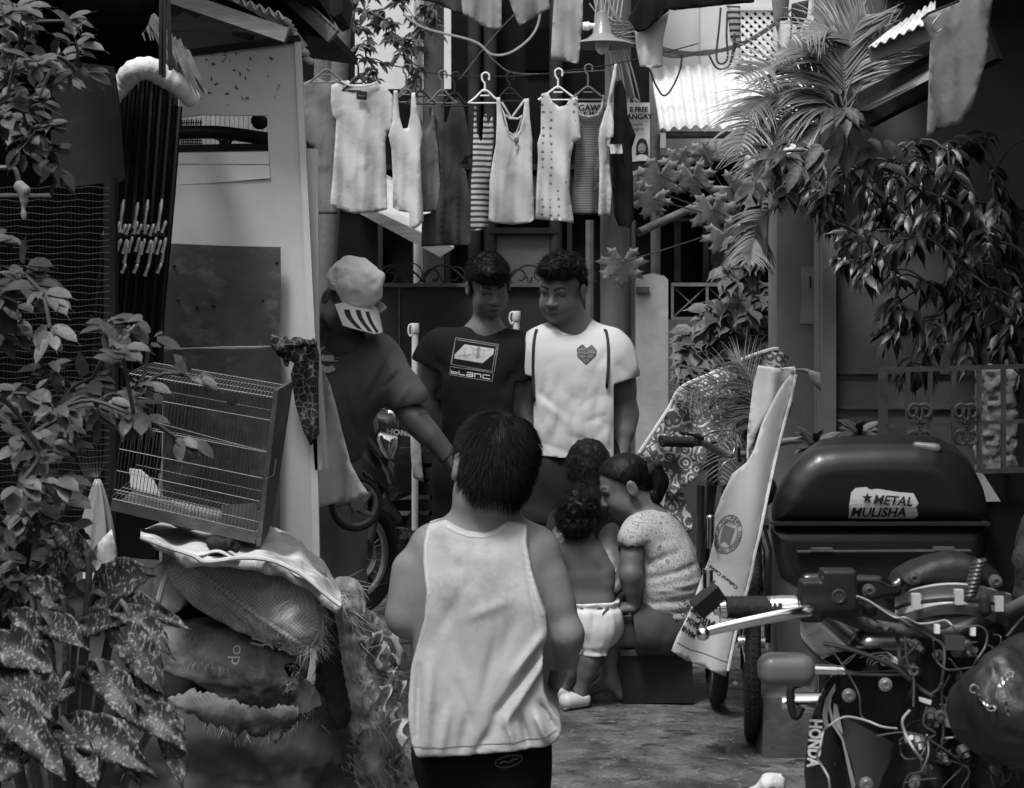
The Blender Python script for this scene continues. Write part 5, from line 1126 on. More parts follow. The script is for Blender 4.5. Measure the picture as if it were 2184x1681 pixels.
def blade(mb, p, d, L, w, droop=.3, n=6, nrm=Vector((0, -1, 0)), fold=.2, taper=lambda t: math.sin(min(1, t*1.15+.12)*math.pi)**.6):
    """leaf blade: V-folded strip along d"""
    p = Vector(p); d = Vector(d).normalized(); V = []; up = Vector(nrm)
    for i in range(n+1):
        t = i/n; x = d.cross(up).normalized(); u = x.cross(d).normalized(); ww = w*.5*max(.02, taper(t)); V += [p-x*ww+u*ww*fold, p, p+x*ww+u*ww*fold]; d = (d+Vector((0, 0, -droop/n))).normalized(); p = p+d*(L/n)
    k = len(V); mb.add(V, [(3*i, 3*i+1, 3*i+4, 3*i+3) for i in range(n)]+[(3*i+1, 3*i+2, 3*i+5, 3*i+4) for i in range(n)])
for i in range(46):
    t = i/45; c = W(282+112*t+random.uniform(-3, 3), 6+70*t*t+random.uniform(-6, 10)+55*t, 4.85+random.uniform(-.05, .05)); blade(m, c, (.5+random.uniform(-.2, .2), -.1, -1), random.uniform(.06, .13), .022, .3, 4, fold=.1, taper=lambda t: 1-t*.9)
for i in range(40):
    t = i/39; c = W(345+50*t+random.uniform(-10, 10), 78+50*t+random.uniform(-14, 14), 4.95+random.uniform(-.05, .1)); blade(m, c, (.35+.3*t, -.1, -1), random.uniform(.08, .15), .03, .1, 4, fold=.1, taper=lambda t: 1-t*.8)
part('leaves', m, mat('dry_thatch', .13, .75, .5, 20, .2, 60), b, sharp=None)
b = thing('bolster_roll', 'pale plastic-wrapped roll bent over the top of the folding gate', 'roll', W(330, 180, 4.9))
pts = cat_pts([W(236, 212, 4.85), W(262, 178, 4.85), W(285, 152, 4.82), W(318, 146, 4.82), W(345, 160, 4.84), W(380, 182, 4.86), W(414, 216, 4.9)], 7)
m = MB(); n_ = len(pts); m.tube(pts, [.026+.008*math.sin(i/n_*3.1)+.0018*math.sin(i*1.9) for i in range(n_)], 22); o = part('wrapped_roll', m, mat('cloudy_plastic', .62, .35, .08, 12, .3, 50), b, sharp=1.2)
b = thing('hanging_strap', 'bunch of black straps hanging in front of the pale roll', 'strap', W(350, 150, 4.7))
for x0, x1, y1 in ((344, 343, 160), (352, 349, 165), (358, 364, 150)): part('strap', MB().bar(W(x0, -30, 4.7), W(x1, y1, 4.7), .012, .003, (0, 1, 0)), M['ink'], b, smooth=False)
# folding gate
b = thing('folding_gate', 'black collapsible metal gate with shiny riveted links', 'gate', (W(290, 0, 4.95).x, 4.95, 0))
N_ = 15
for i in range(N_):
    t = i/(N_-1); xt = 252+132*t; yt = 205-62*math.sin(math.pi*min(1, t*1.1))+28*max(0, t-.6)*2; xb = 204+142*t; yy = 4.92+.05*(i % 2)
    m = MB(); m.tube([W(xt, yt, yy), W(xt-(xt-xb)*.45+1*math.sin(i), 430, yy), W(xb, 675, yy), W(xb-8, 1010, yy)], .0075, 6); part('bar', m, M['gloss_black'], b)
m = MB()
for row, (y0, y1, n, off) in enumerate(((428, 492, 5, 0), (475, 500, 11, 0), (508, 540, 11, 4), (512, 560, 5, 10), (560, 586, 5, 2))):
    for i in range(n):
        t = (i+.5)/n; x = 222+132*t+off+random.uniform(-3, 3); a = W(x+4, y0+random.uniform(-5, 5), 4.885); c = W(x-5, y1+random.uniform(-4, 4), 4.885)
        m.tube([a, a+(c-a)*.2, a+(c-a)*.55, c], [.003, .0062, .0042, .0058], 6, sq=.45)
part('rivet_link', m, mat('worn_steel', .55, .3, .3, 20, metal=.85), b, 'shiny worn steel link plates')
part('link_bar', MB().bar(W(216, 502, 4.9), W(352, 500, 4.9), .006, .012), M['iron'], b, smooth=False)
m = MB()
for i in range(8): p0 = W(170+i*9, 860, 4.9); m.tube(cat_pts([p0, W(168+i*8, 960, 4.9), W(180+i*6, 1010+i*2, 4.88), W(205+i*4, 1028-i*2, 4.86), W(230, 990+i*7, 4.84), W(236-i, 960+i*6, 4.84)], 5), .007, 6)
single('hose_bundle', m, M['gloss_black'], 'bundle of black hoses looped up behind the cage at left', 'hose')
# wire fence with hook and hanging things at the far left
b = thing('wire_fence', 'rusty wire mesh fence in the dark at the left edge', 'fence', (W(100, 0, 4.6).x, 4.6, 0))
m = MB()
for i in range(34): x = -30+i*7.6; m.tube([W(x, 400, 4.6), W(x+2*math.sin(i), 1150, 4.6)], .0006, 3)
for i in range(54): y = 400+i*14; m.tube([W(-30+k*22, y+2.2*math.sin(k*1.7+i), 4.6) for k in range(13)], .0006, 3)
part('mesh', m, mat('mesh_wire', .010, .6, .4, 12), b)
m = MB(); m.cyl((W(236, 0, 4.6).x, 4.63, 0), W(236, 380, 4.63), .02, 8); m.cyl((W(-20, 0, 4.6).x, 4.63, 0), W(-20, 380, 4.63), .02, 8); part('post', m, M['darkwood'], b)
m = MB(); m.tube(cat_pts([W(0, 418, 4.4), W(110, 418, 4.4)], 3), .006, 6); part('rail', m, M['greyiron'], b)
b = thing('cloth_rag', 'pale rag knotted on a wire hook at the far left', 'rag', W(45, 470, 4.3))
m = MB(); m.tube(cat_pts([W(0, 358, 4.3), W(30, 360, 4.3), W(40, 385, 4.3), W(46, 410, 4.3)], 5), .007, 8); part('hook', m, M['greyiron'], b)
organic('rag', [cap(W(42, 395, 4.3), W(54, 408, 4.3), .014, .012, .02), cap(W(50, 405, 4.3), W(50, 468, 4.3), .010, .006, .02)], (-1.38, 4.2, 1.6), (-1.2, 4.4, 1.8), .004, fabric('rag', .2), b, disp=lambda Q: vnoise(Q, 60)*.004)
# tree-like clutter low left: plastic bag
b = thing('plastic_bag', 'thin translucent plastic bag hanging from the hoses beside the cage', 'bag', W(205, 1200, 4.5))
def pb(u, v):
    a = u*2*math.pi; r_ = (.006+.055*v**.8)*(1+.16*math.sin(a*7+v*3)+.08*math.sin(a*13)); c = W(208-4*v, 1022+v*185, 4.55); return c+Vector((math.cos(a)*r_, math.sin(a)*r_*.6, 0))
part('bag', MB().sheet(pb, 56, 14, .0015), mat('bag_film', .30, .25, .1, 8, alpha=.8), b, sharp=None)
# cage
b = thing('bird_cage', 'empty rusty wire cage tilted on top of the sack pile', 'cage', W(400, 1160, 4.4))
TL, TR, BR, BL = W(276, 797, 4.25), W(585, 848, 4.25), W(547, 1156, 4.25), W(238, 1084, 4.25)
tl, tr, br_, bl = W(328, 774, 4.62), W(602, 821, 4.62), W(572, 1110, 4.62), W(282, 1046, 4.62)
def lerp(a, c, t): return a+(c-a)*t
m = MB(); dk = MB()
for i in range(42):
    t = i/41; m.tube(cat_pts([lerp(tl, tr, t), lerp(lerp(tl, tr, t), lerp(TL, TR, t), .55)+Vector((0, 0, .004)), lerp(TL, TR, t), lerp(TL, TR, t)+(lerp(BL, BR, t)-lerp(TL, TR, t))*.03], 3), .0011, 4)
for t in (0, .35, .7, 1): m.tube([lerp(tl, TL, t), lerp(tr, TR, t)], .0015, 4)
part('top_wires', m, M['wire'], b)
for i in range(42): t = i/41; dk.tube([lerp(TL, TR, t), lerp(BL, BR, t)], .0009, 4)
for i in range(0, 42, 2): t = i/41; dk.tube([lerp(tl, tr, t), lerp(bl, br_, t)], .0009, 4)
part('upright_wires', dk, mat('rust_wire', .05, .5, .3, 30), b)
m = MB()
for t in (.16, .38, .56, .72, .86, .93, .97): m.tube([lerp(TL, BL, t), lerp(TR, BR, t)+Vector((-.004*(t > .3), 0, 0))], .0013, 4)
for t in (.2, .5, .8): m.tube([lerp(tl, bl, t), lerp(tr, br_, t)], .0010, 4)
m.tube([lerp(TL, BL, .3), lerp(TR, BR, .38)], .0012, 4)
part('cross_wires', m, M['wire'], b)
m = MB()
for i in range(40): t = i/39; m.tube([lerp(BL, BR, t)+Vector((0, 0, .03)), lerp(bl, br_, t)+Vector((0, 0, .03))], .001, 4)
for t in (.2, .5, .8): m.tube([lerp(BL, bl, t)+Vector((0, 0, .031)), lerp(BR, br_, t)+Vector((0, 0, .031))], .001, 4)
part('floor_wires', m, M['wire'], b)
m = MB(); q = [BL+Vector((0, 0, -.005)), BR+Vector((0, 0, -.005)), br_+Vector((0, 0, -.01)), bl+Vector((0, 0, -.01))]; m.add(q+[p+Vector((0, 0, .008)) for p in q], [(3, 2, 1, 0), (4, 5, 6, 7), (0, 1, 5, 4), (1, 2, 6, 5), (2, 3, 7, 6), (3, 0, 4, 7)])
part('tray_front', MB().bar(BL+Vector((0, -.006, .010)), BR+Vector((0, -.006, .010)), .006, .028), M['rustsheet'], b, smooth=False); part('tray', m, mat('tray_tin', .12, .5, .5, 8, .2, 40, c2=.35, edge=(.5, .6)), b, smooth=False)
m = MB(); e = Vector((.012, .0, 0)); q = [TR+Vector((0, -.01, .02)), tr+Vector((.02, 0, .012)), br_+Vector((.0, 0, -.01)), BR+Vector((0, -.01, -.01))]; m.add(q+[p+e for p in q], [(0, 1, 2, 3), (7, 6, 5, 4), (0, 4, 5, 1), (1, 5, 6, 2), (2, 6, 7, 3), (3, 7, 4, 0)]); part('side_plate', m, M['rustsheet'], b, smooth=False)
m = MB(); m.tube([TR+Vector((.005, 0, -.16)), TR+Vector((.0, -.01, -.20)), TR+Vector((-.018, -.01, -.21)), TR+Vector((-.016, 0, -.19))], .0015, 4); part('latch', m, M['wire'], b)
m = MB().cloth([(471, 1078), (545, 1072), (556, 1100), (548, 1135), (470, 1125)], 4.3, lambda x, z: .01*math.sin(x*30), .002, .02); part('liner', m, M['midwall'], b)
m = MB().cloth([(275, 1000), (300, 1002), (330, 1025), (345, 1056), (310, 1050), (278, 1040)], 4.5, lambda x, z: .01*math.sin(x*40), .01, .02); part('scrap_paper', m, M['paper'], b)
m = MB(); m.lathe(W(496, 855, 4.6), (0, -1, 0), [(.004, 0), (.014, .002), (.014, .01), (.004, .012)], 14); part('knob', m, M['ink'], b)
# cord and printed rag over the board edge
m = MB(); m.tube(cat_pts([W(330, 744, 5.05), W(352, 745, 5.05), W(470, 741, 5.06), W(592, 739, 5.1)], 6), .0022, 5); m.tube(cat_pts([W(342, 743, 5.05), W(440, 744, 5.06), W(585, 742, 5.1)], 6), .0015, 5); m.tube(cat_pts([W(330, 746, 5.05), W(340, 740, 5.03), W(362, 744, 5.04), W(340, 750, 5.04)], 4), .003, 5)
single('cord', m, M['rope'], 'pale cord stretched across the metal sheet to the printed rag', 'cord')
b = thing('printed_rag', 'dark floral printed rag knotted at the corner of the plywood wall', 'rag', W(635, 950, 5.1))
fm = fabric('floral_dark', .018, .2, .75, .4, 30); overlay(fm, 'voro', .12, 38, .06, .02)
m = MB().cloth([(606, 728), (640, 722), (672, 726), (680, 760), (679, 850), (682, 925), (662, 952), (648, 925), (630, 860), (622, 800), (628, 775), (604, 760)], 5.12, lambda x, z: .014*math.sin(x*95+z*6)+.006*math.sin(z*40), .008, .014, billow=.006); part('cloth', m, fm, b, sharp=None)
organic('knot', [cap(W(588, 728, 5.08), W(602, 745, 5.07), .018, .02, .02), cap(W(596, 725, 5.08), W(628, 735, 5.08), .014, .018, .02), cap(W(600, 745, 5.08), W(612, 772, 5.09), .018, .009, .02), cap(W(628, 730, 5.08), W(668, 732, 5.09), .012, .012, .02)], V3(W(630, 745, 5.08))-.11, V3(W(630, 745, 5.08))+.11, .004, fm, b, disp=lambda Q: vnoise(Q, 70)*.008)
# pale sheet hanging behind the board edge
m = MB().cloth([(668, 775), (684, 782), (704, 820), (716, 860), (730, 925), (748, 985), (772, 1030), (788, 1052), (760, 1066), (716, 1076), (676, 1082)], 5.4, lambda x, z: .03*math.sin(x*26+z*5)+.012*math.sin(x*60-z*9), .004, .02)
single('hanging_sheet', m, mat('woven_sheet', .42, .75, .1, 12, .35, 45), 'pale woven plastic sheet hanging beside the bare wheel', 'sheet', sharp=None)
# ================================================================ sack pile
random.seed(21); np.random.seed(4)
weave = mat('woven_sack', .36, .7, .25, 5, .35, 22, c2=.56, edge=(.45, .6), s2=6)
def addweave(m, sc=260, st=.5):
    t = m.node_tree; N = t.nodes; L = t.links; tc = N.new('ShaderNodeTexCoord'); ck = N.new('ShaderNodeTexChecker'); ck.inputs['Scale'].default_value = sc; L.new(tc.outputs['Object'], ck.inputs[0])
    b = N['Principled BSDF']; bp = N.new('ShaderNodeBump'); bp.inputs['Strength'].default_value = st; bp.inputs['Distance'].default_value = .003; L.new(ck.outputs[1], bp.inputs['Height'])
    if b.inputs['Normal'].links: L.new(b.inputs['Normal'].links[0].from_socket, bp.inputs['Normal'])
    L.new(bp.outputs[0], b.inputs['Normal']); src = b.inputs['Base Color'].links[0].from_socket; mx = N.new('ShaderNodeMix'); mx.data_type = 'RGBA'; mx.blend_type = 'MULTIPLY'; mr = N.new('ShaderNodeMapRange'); L.new(ck.outputs[1], mr.inputs[0]); mr.inputs[3].default_value = 0; mr.inputs[4].default_value = .6; L.new(mr.outputs[0], mx.inputs[0]); L.new(src, mx.inputs[6]); mx.inputs[7].default_value = (.35, .35, .35, 1); L.new(mx.outputs[2], b.inputs['Base Color'])
    return m
addweave(weave, 200, .6); creases(weave, 9, .02, .7)
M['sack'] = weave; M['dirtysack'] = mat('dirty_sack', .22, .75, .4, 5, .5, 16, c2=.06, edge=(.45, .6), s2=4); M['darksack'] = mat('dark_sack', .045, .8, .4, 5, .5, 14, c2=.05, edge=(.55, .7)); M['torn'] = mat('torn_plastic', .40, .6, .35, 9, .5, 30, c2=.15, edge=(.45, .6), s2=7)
M['tarp'] = mat('soft_tarpaulin', .50, .55, .2, 5, .3, 18, c2=.2, edge=(.52, .66))
for k_ in ('dirtysack', 'darksack', 'torn', 'tarp'): creases(M[k_], 9, .025, .8)
addweave(M['dirtysack'], 330, .3)
def wr(sc, a, seed, st=(1, 1, 1)): 
    st = np.array(st)
    return lambda Q: vnoise(Q*st, sc, seed)*a+np.abs(vnoise(Q*st, sc*2.3, seed+1))*a*.6
def jag(P, a=4):
    out = []
    for i, p in enumerate(P):
        q = P[(i+1) % len(P)]; n = max(1, int(math.hypot(q[0]-p[0], q[1]-p[1])/6)); out += [(p[0]+(q[0]-p[0])*k/n+random.uniform(-a, a)*.5, p[1]+(q[1]-p[1])*k/n+random.uniform(-a, a)) for k in range(n)]
    return out
def fray(mb, pts, n, ln, r=.0007, dirn=(0, -.5, -.6), spread=1.):
    R = []; D = []; n = int(n*.55); ln *= 1.3; spread = max(spread, .8)*1.3
    for i in range(n):
        k = random.uniform(0, len(pts)-1.001); a = pts[int(k)]; c = pts[int(k)+1]; p = Vector(a)+(Vector(c)-Vector(a))*(k-int(k)); R.append(p+Vector([random.uniform(-.006, .006) for _ in range(3)])); D.append(Vector(dirn)+Vector([random.uniform(-1, 1)*spread for _ in range(3)]))
    strands(mb, R, D, ln, r, .25, .35, 5)
b = thing('sack', 'topmost bulging woven sack with a stitched seam and torn weave', 'sack', W(520, 1390, 4.3), 'sacks in the pile')
Yk = 4.3; R30 = np.array(eul((0, math.radians(20), 0)))
o1 = outline([(352, 1196), (372, 1186), (450, 1184), (540, 1192), (620, 1206), (675, 1240), (692, 1300), (690, 1350), (668, 1375), (640, 1388), (560, 1362), (480, 1322), (420, 1290), (380, 1250), (358, 1222)], Yk)
organic('sack_body', [cap(W(390, 1222, Yk+.02), W(640, 1300, Yk), .05, .12, .05), cap(W(470, 1230, Yk+.05), W(640, 1270, Yk+.1), .12, .14, .06), cap(W(560, 1300, Yk), W(660, 1340, Yk+.02), .08, .07, .05)], (-1.0, 4.0, .4), (-.4, 4.65, .95), .006, weave, b, cut=[o1], disp=wr(22, .010, 3, (1, 1, 1.4)), sm=2)
seam = [W(x, y, 4.185) for x, y in ((366, 1206), (420, 1226), (470, 1262), (520, 1296), (570, 1330), (620, 1362), (652, 1388))]
wp = projector([bpy.data.objects['sack_body']], .004)
sm_ = [wp(p) for p in cat_pts(seam, 6)]
part('seam', MB().tube(sm_, .0065, 8), M['sack'], b)
st = MB()
for i in range(0, len(sm_)-1): 
    p = sm_[i]; q = sm_[i+1]; d = (q-p).normalized(); x = Vector((-d.z, 0, d.x)); st.tube([p-x*.009+Vector((0, -.004, 0)), p+Vector((0, -.008, 0)), p+x*.009+d*.004+Vector((0, -.004, 0))], .0012, 4)
part('stitching', st, M['tarp'], b)
fr = MB(); fray(fr, sm_, 160, .03, .0006, (.2, -.6, -.8)); fray(fr, [W(x, y, 4.2) for x, y in ((640, 1385), (676, 1375), (690, 1340), (692, 1290))], 260, .05, .0006, (.2, -.5, -.8)); fray(fr, [wp(W(x, y, 4.2)) for x, y in ((420, 1200), (470, 1208), (540, 1218), (600, 1215))], 140, .025, .0005, (.2, -.6, .1)); fray(fr, [wp(W(x, y, 4.2)) for x, y in ((560, 1250), (620, 1235), (650, 1260), (600, 1290))], 120, .045, .0006, (-.5, -.4, -.2), .8)
part('frayed_threads', fr, M['tarp'], b)
tz = (1, 0, -.35); 
b = thing('sack', 'small pale sack end with thick stitching behind the speckled leaves', 'sack', W(355, 1310, 4.4), 'sacks in the pile')
organic('sack_body', [cap(W(340, 1225, 4.42), W(372, 1290, 4.42), .055, .055, .04)], (-1.1, 4.25, .4), (-.75, 4.6, .9), .006, M['tarp'], b, cut=[outline([(334, 1205), (352, 1198), (372, 1228), (400, 1275), (388, 1300), (360, 1310), (322, 1300), (330, 1250)], 4.4)], disp=wr(28, .007, 5))
part('seam', MB().tube(cat_pts([W(362, 1210, 4.34), W(348, 1245, 4.33), (W(336, 1290, 4.34))], 5), .008, 7), M['tarp'], b)
b = thing('sack', 'grimy lettered sack squeezed under the topmost woven sack', 'sack', W(500, 1500, 4.32), 'sacks in the pile')
o2 = outline([(300, 1340), (360, 1336), (440, 1330), (520, 1340), (600, 1362), (640, 1392), (644, 1430), (636, 1480), (614, 1500), (540, 1500), (470, 1478), (420, 1440), (330, 1425)], 4.35)
sb = organic('sack_body', [cap(W(360, 1385, 4.38), W(590, 1425, 4.36), .09, .12, .05), cap(W(460, 1400, 4.4), W(600, 1430, 4.45), .12, .12, .05)], (-1.15, 4.1, .2), (-.45, 4.75, .75), .006, M['dirtysack'], b, cut=[o2], disp=wr(20, .010, 7, (1, 1, 1.5)), sm=2)
wp = projector([sb], .002)
lettering('do', .045, W(503, 1428, 4.2), (0, 0, 1), (-1, 0, 0), M['tarp'], sb, .0004, warp=wp); lettering('MNL', .05, W(548, 1436, 4.2), (.25, 0, 1), (-1, 0, .25), M['greyink'], sb, .0004, warp=wp); lettering('OPO', .055, W(548, 1405, 4.2), (1, 0, .1), (0, 0, 1), M['greyink'], sb, .0004, warp=wp)
part('tear', MB().ell(wp(W(615, 1440, 4.2)), (.028, .006, .02)), M['black'], b)
fr = MB(); fray(fr, [wp(W(x, y, 4.2)) for x, y in ((370, 1422), (420, 1426), (480, 1434))], 90, .022, .0006, (0, -.3, -1), .3); fray(fr, [wp(W(x, y, 4.2)) for x, y in ((598, 1432), (620, 1426), (636, 1445), (628, 1465), (600, 1458))], 160, .03, .0006, (0, -.8, -.3)); part('frayed_threads', fr, M['torn'], b)
b = thing('sack', 'pale torn sack sagging over the dark bottom sack', 'sack', W(500, 1570, 4.3), 'sacks in the pile')
m = MB().cloth(jag([(352, 1486), (420, 1466), (480, 1484), (560, 1502), (640, 1500), (642, 1530), (616, 1556), (590, 1580), (570, 1562), (545, 1566), (530, 1552), (505, 1572), (488, 1544), (470, 1548), (440, 1538), (432, 1522), (400, 1508)], 5), 4.22, lambda x, z: .012*math.sin(x*40)+.008*math.sin(z*60)-.03, .008, .02, billow=.006); part('torn_flap', m, M['dirtysack'], b, sharp=None)
fr = MB(); fray(fr, [W(x, y, 4.19) for x, y in ((400, 1508), (440, 1538), (505, 1566), (560, 1566), (616, 1560), (642, 1530))], 90, .025, .0006, (0, -.4, -1), .6); part('frayed_threads', fr, M['torn'], b)
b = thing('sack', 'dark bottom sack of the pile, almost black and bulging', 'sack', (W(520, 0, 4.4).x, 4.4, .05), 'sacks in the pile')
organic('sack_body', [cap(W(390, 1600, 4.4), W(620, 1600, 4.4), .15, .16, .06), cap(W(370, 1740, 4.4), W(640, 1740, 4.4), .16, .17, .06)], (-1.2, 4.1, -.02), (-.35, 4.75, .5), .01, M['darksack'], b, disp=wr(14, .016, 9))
# torn plastic skin of the pile at the right
b = thing('torn_sacks', 'shredded pale plastic sacks slumped down the right side of the pile', 'sacks', (W(770, 0, 4.7).x, 4.7, 0))
def to(Q): return vnoise(Q*np.array([1, 1, .55]), 15, 3)*.028+np.abs(vnoise(Q*np.array([1, 1, .6]), 34, 4))*.02
organic('heap', [cap(W(700, 1290, 4.55), W(770, 1500, 4.65), .07, .10, .06), cap(W(770, 1500, 4.65), W(790, 1700, 4.75), .10, .13, .06), cap(W(740, 1270, 4.9), W(770, 1420, 5.0), .05, .09, .06), cap(W(640, 1500, 4.4), W(660, 1720, 4.45), .07, .12, .06), cap(W(680, 1600, 4.5), W(700, 1800, 4.5), .10, .14, .06), cap(W(800, 1560, 5.0), W(820, 1640, 5.0), .06, .09, .05)],
        (-.75, 4.1, -.02), (-.12, 5.2, .75), .007, M['torn'], b, disp=to, sm=1)
hp_ = bpy.data.objects['heap']; og = origin_of(hp_); vs_ = hp_.data.vertices
fr = MB(); R = []; D = []
for i in np.random.RandomState(2).choice(len(vs_), 5200):
    v = vs_[int(i)]; p = v.co+og
    if v.normal.y > .3 or vnoise(np.array([list(p)]), 12, 8)[0] < -.05: continue
    R.append(p-v.normal*.004); D.append(v.normal*.7+Vector((.3, -.2, -.6)))
strands(fr, R, D, .06, .0012, .3, .5, 4, (.2, 1.6)); part('frayed_threads', fr, M['torn'], b)
fl = MB()
for i in range(90):
    c = W(random.uniform(700, 850), random.uniform(1330, 1670), random.uniform(4.5, 4.9)); a = random.uniform(-.5, .5); w_ = random.uniform(.02, .05); h_ = random.uniform(.04, .10); s0 = random.uniform(0, 6)
    fl.sheet(lambda u, v: c+Vector(((u-.5)*w_*math.cos(a)+.01*math.sin(v*5+s0), (u-.5)*w_*math.sin(a)-.02*math.sin(u*4+v*3+s0), -v*h_*(1+.2*math.sin(u*9+s0)))), 6, 8, .0012)
tag(part('plastic_flaps', fl, M['torn'], b, sharp=None), kind='stuff')
# dark inner tarp strip
m = MB()
m = MB().cloth(jag([(668, 1232), (700, 1258), (712, 1300), (722, 1380), (736, 1460), (748, 1520), (744, 1548), (722, 1556), (704, 1530), (690, 1470), (678, 1400), (686, 1340), (690, 1290), (684, 1258)], 4), 4.28, lambda x, z: .02*math.sin(x*30+z*4)-.10*max(0, .62-z)*.3, .006, .02, billow=.008)
single('dark_tarpaulin', m, mat('black_tarp', .012, .6, .5, 8, .5, 30, c2=.05, edge=(.6, .7)), 'narrow dark tarpaulin strip hanging down the right end of the sacks', 'tarpaulin', sharp=None)
# light tarpaulin over the top
def drape(pts, Y, fold, th=.006, **k): return MB().cloth(pts, Y, fold, th, .02, **k)
b = thing('pale_tarpaulin', 'pale tarpaulin draped over the sacks beneath the cage', 'tarpaulin', W(560, 1230, 4.35))
# upper surface runs back from the front lip
def tp(u, v):
    xs_ = [(300, 1146, 1128), (360, 1170, 1122), (420, 1180, 1132), (480, 1188, 1140), (540, 1192, 1136), (590, 1202, 1130), (640, 1224, 1150), (690, 1262, 1205), (728, 1292, 1262)]
    k = u*(len(xs_)-1); i = min(int(k), len(xs_)-2); f = k-i; x = xs_[i][0]*(1-f)+xs_[i+1][0]*f; y0 = xs_[i][1]*(1-f)+xs_[i+1][1]*f; y1 = xs_[i][2]*(1-f)+xs_[i+1][2]*f
    Y_ = 4.12+.62*v+.02*math.sin(u*14); y = y0+(y1-y0)*v; p = W(x, y-(7*math.sin(v*3.1)), Y_); return p+Vector((0, 0, .006*math.sin(u*23+v*6)+.004*math.sin(u*41-v*9)))
part('sheet', MB().sheet(tp, 80, 16, .005), M['tarp'], b, sharp=None)
m = MB().cloth([(302, 1148), (420, 1182), (505, 1190), (560, 1192), (600, 1203), (650, 1229), (690, 1263), (728, 1292), (720, 1310), (690, 1290), (650, 1256), (600, 1228), (530, 1216), (440, 1206), (400, 1210), (378, 1196), (330, 1170)], 4.12, lambda x, z: .012*math.sin(x*34)-.01*math.sin(x*90), .006, .015, billow=.004); part('front_lip', m, M['tarp'], b, sharp=None)
m = MB(); m.tube(cat_pts([W(x, y, 4.09) for x, y in ((300, 1146), (360, 1168), (410, 1184), (440, 1198), (510, 1190), (560, 1192), (600, 1203), (650, 1230), (690, 1264), (726, 1292))], 5), .006, 7); part('rolled_hem', m, M['tarp'], b)
m = MB().cloth([(540, 1160), (556, 1128), (568, 1118), (600, 1140), (630, 1170), (660, 1205), (700, 1245), (736, 1275), (726, 1296), (690, 1266), (650, 1232), (600, 1205), (560, 1192)], 4.5, lambda x, z: -.35*(1-(z-.58)/.22)*.3+.010*math.sin(x*30+z*20), .006, .02, billow=.006); part('side_flap', m, M['tarp'], b, sharp=None)
fr = MB(); fray(fr, [W(x, y, 4.1) for x, y in ((700, 1280), (728, 1292), (736, 1276), (728, 1268))], 60, .03, .0007, (.5, -.3, -.4)); part('frayed_threads', fr, M['tarp'], b)
organic('cap_scrap', [cap(W(452, 1160, 4.15), W(500, 1168, 4.15), .016, .014, .02), cap(W(460, 1148, 4.16), W(485, 1156, 4.14), .010, .012, .02)], (-.85, 4.0, .7), (-.65, 4.3, .9), .0045, M['ink'], b, disp=wr(60, .006, 2))
o = bpy.data.objects['cap_scrap']; o.name = 'rubber_scrap'
b = thing('wooden_plinth', 'grey timber and rubble block under the sack pile behind the speckled plant', 'block', (W(280, 0, 4.6).x, 4.6, 0))
organic('block', [rbox((W(300, 0, 4.7).x, 4.75, .33), (.28, .22, .34), .05)], (-1.5, 4.4, -.02), (-.6, 5.1, .8), .014, M['darksack'], b, disp=wr(12, .02, 3))
part('papers', MB().cloth([(176, 1200), (236, 1130), (250, 1180), (236, 1250), (180, 1260)], 4.5, lambda x, z: .02*math.sin(x*60+z*20), .004, .02), M['tarp'], b, sharp=None)
# litter round the pile
for i in range(46):
    x = random.uniform(-.55, -.02) if i < 30 else random.uniform(-.4, 1.2); y = random.uniform(4.6, 5.35) if i < 30 else random.uniform(4.8, 8.0); s_ = random.uniform(.008, .03) if i < 30 else random.uniform(.005, .016)
    c = Vector((x, y, .006+s_*.3)); m = MB(); sd0 = random.uniform(0, 9)
    m.sheet(lambda u, v: c+Vector(((u-.5)*s_*2, (v-.5)*s_*2, s_*.5*math.sin(u*5+sd0)*math.sin(v*4+sd0))), 5, 5, .002)
    single('litter_scrap', m, M['torn'] if i % 3 else M['dirtysack'], 'small scrap of litter lying on the worn concrete', 'litter', 'scraps of litter on the ground', sharp=None)
organic_lit = thing('plastic_wrapper', 'crumpled white wrapper on the ground at the bottom edge of the picture', 'litter', W(1640, 1690, 4.85))
cw = W(1644, 1672, 4.8); organic('wrapper', [el(cw, (.045, .04, .035), None, .03), cap(cw+Vector((-.04, 0, -.01)), cw+Vector((-.07, 0, -.02)), .02, .008, .02)], V3(cw)-.12, V3(cw)+.12, .005, M['tarp'], organic_lit, disp=wr(30, .012, 3))
single('pen', MB().cyl(W(870, 1215, 7.0), W(905, 1222, 7.0), .006), M['white'], 'thin white stick on the ground by the wheel', 'stick') if False else None
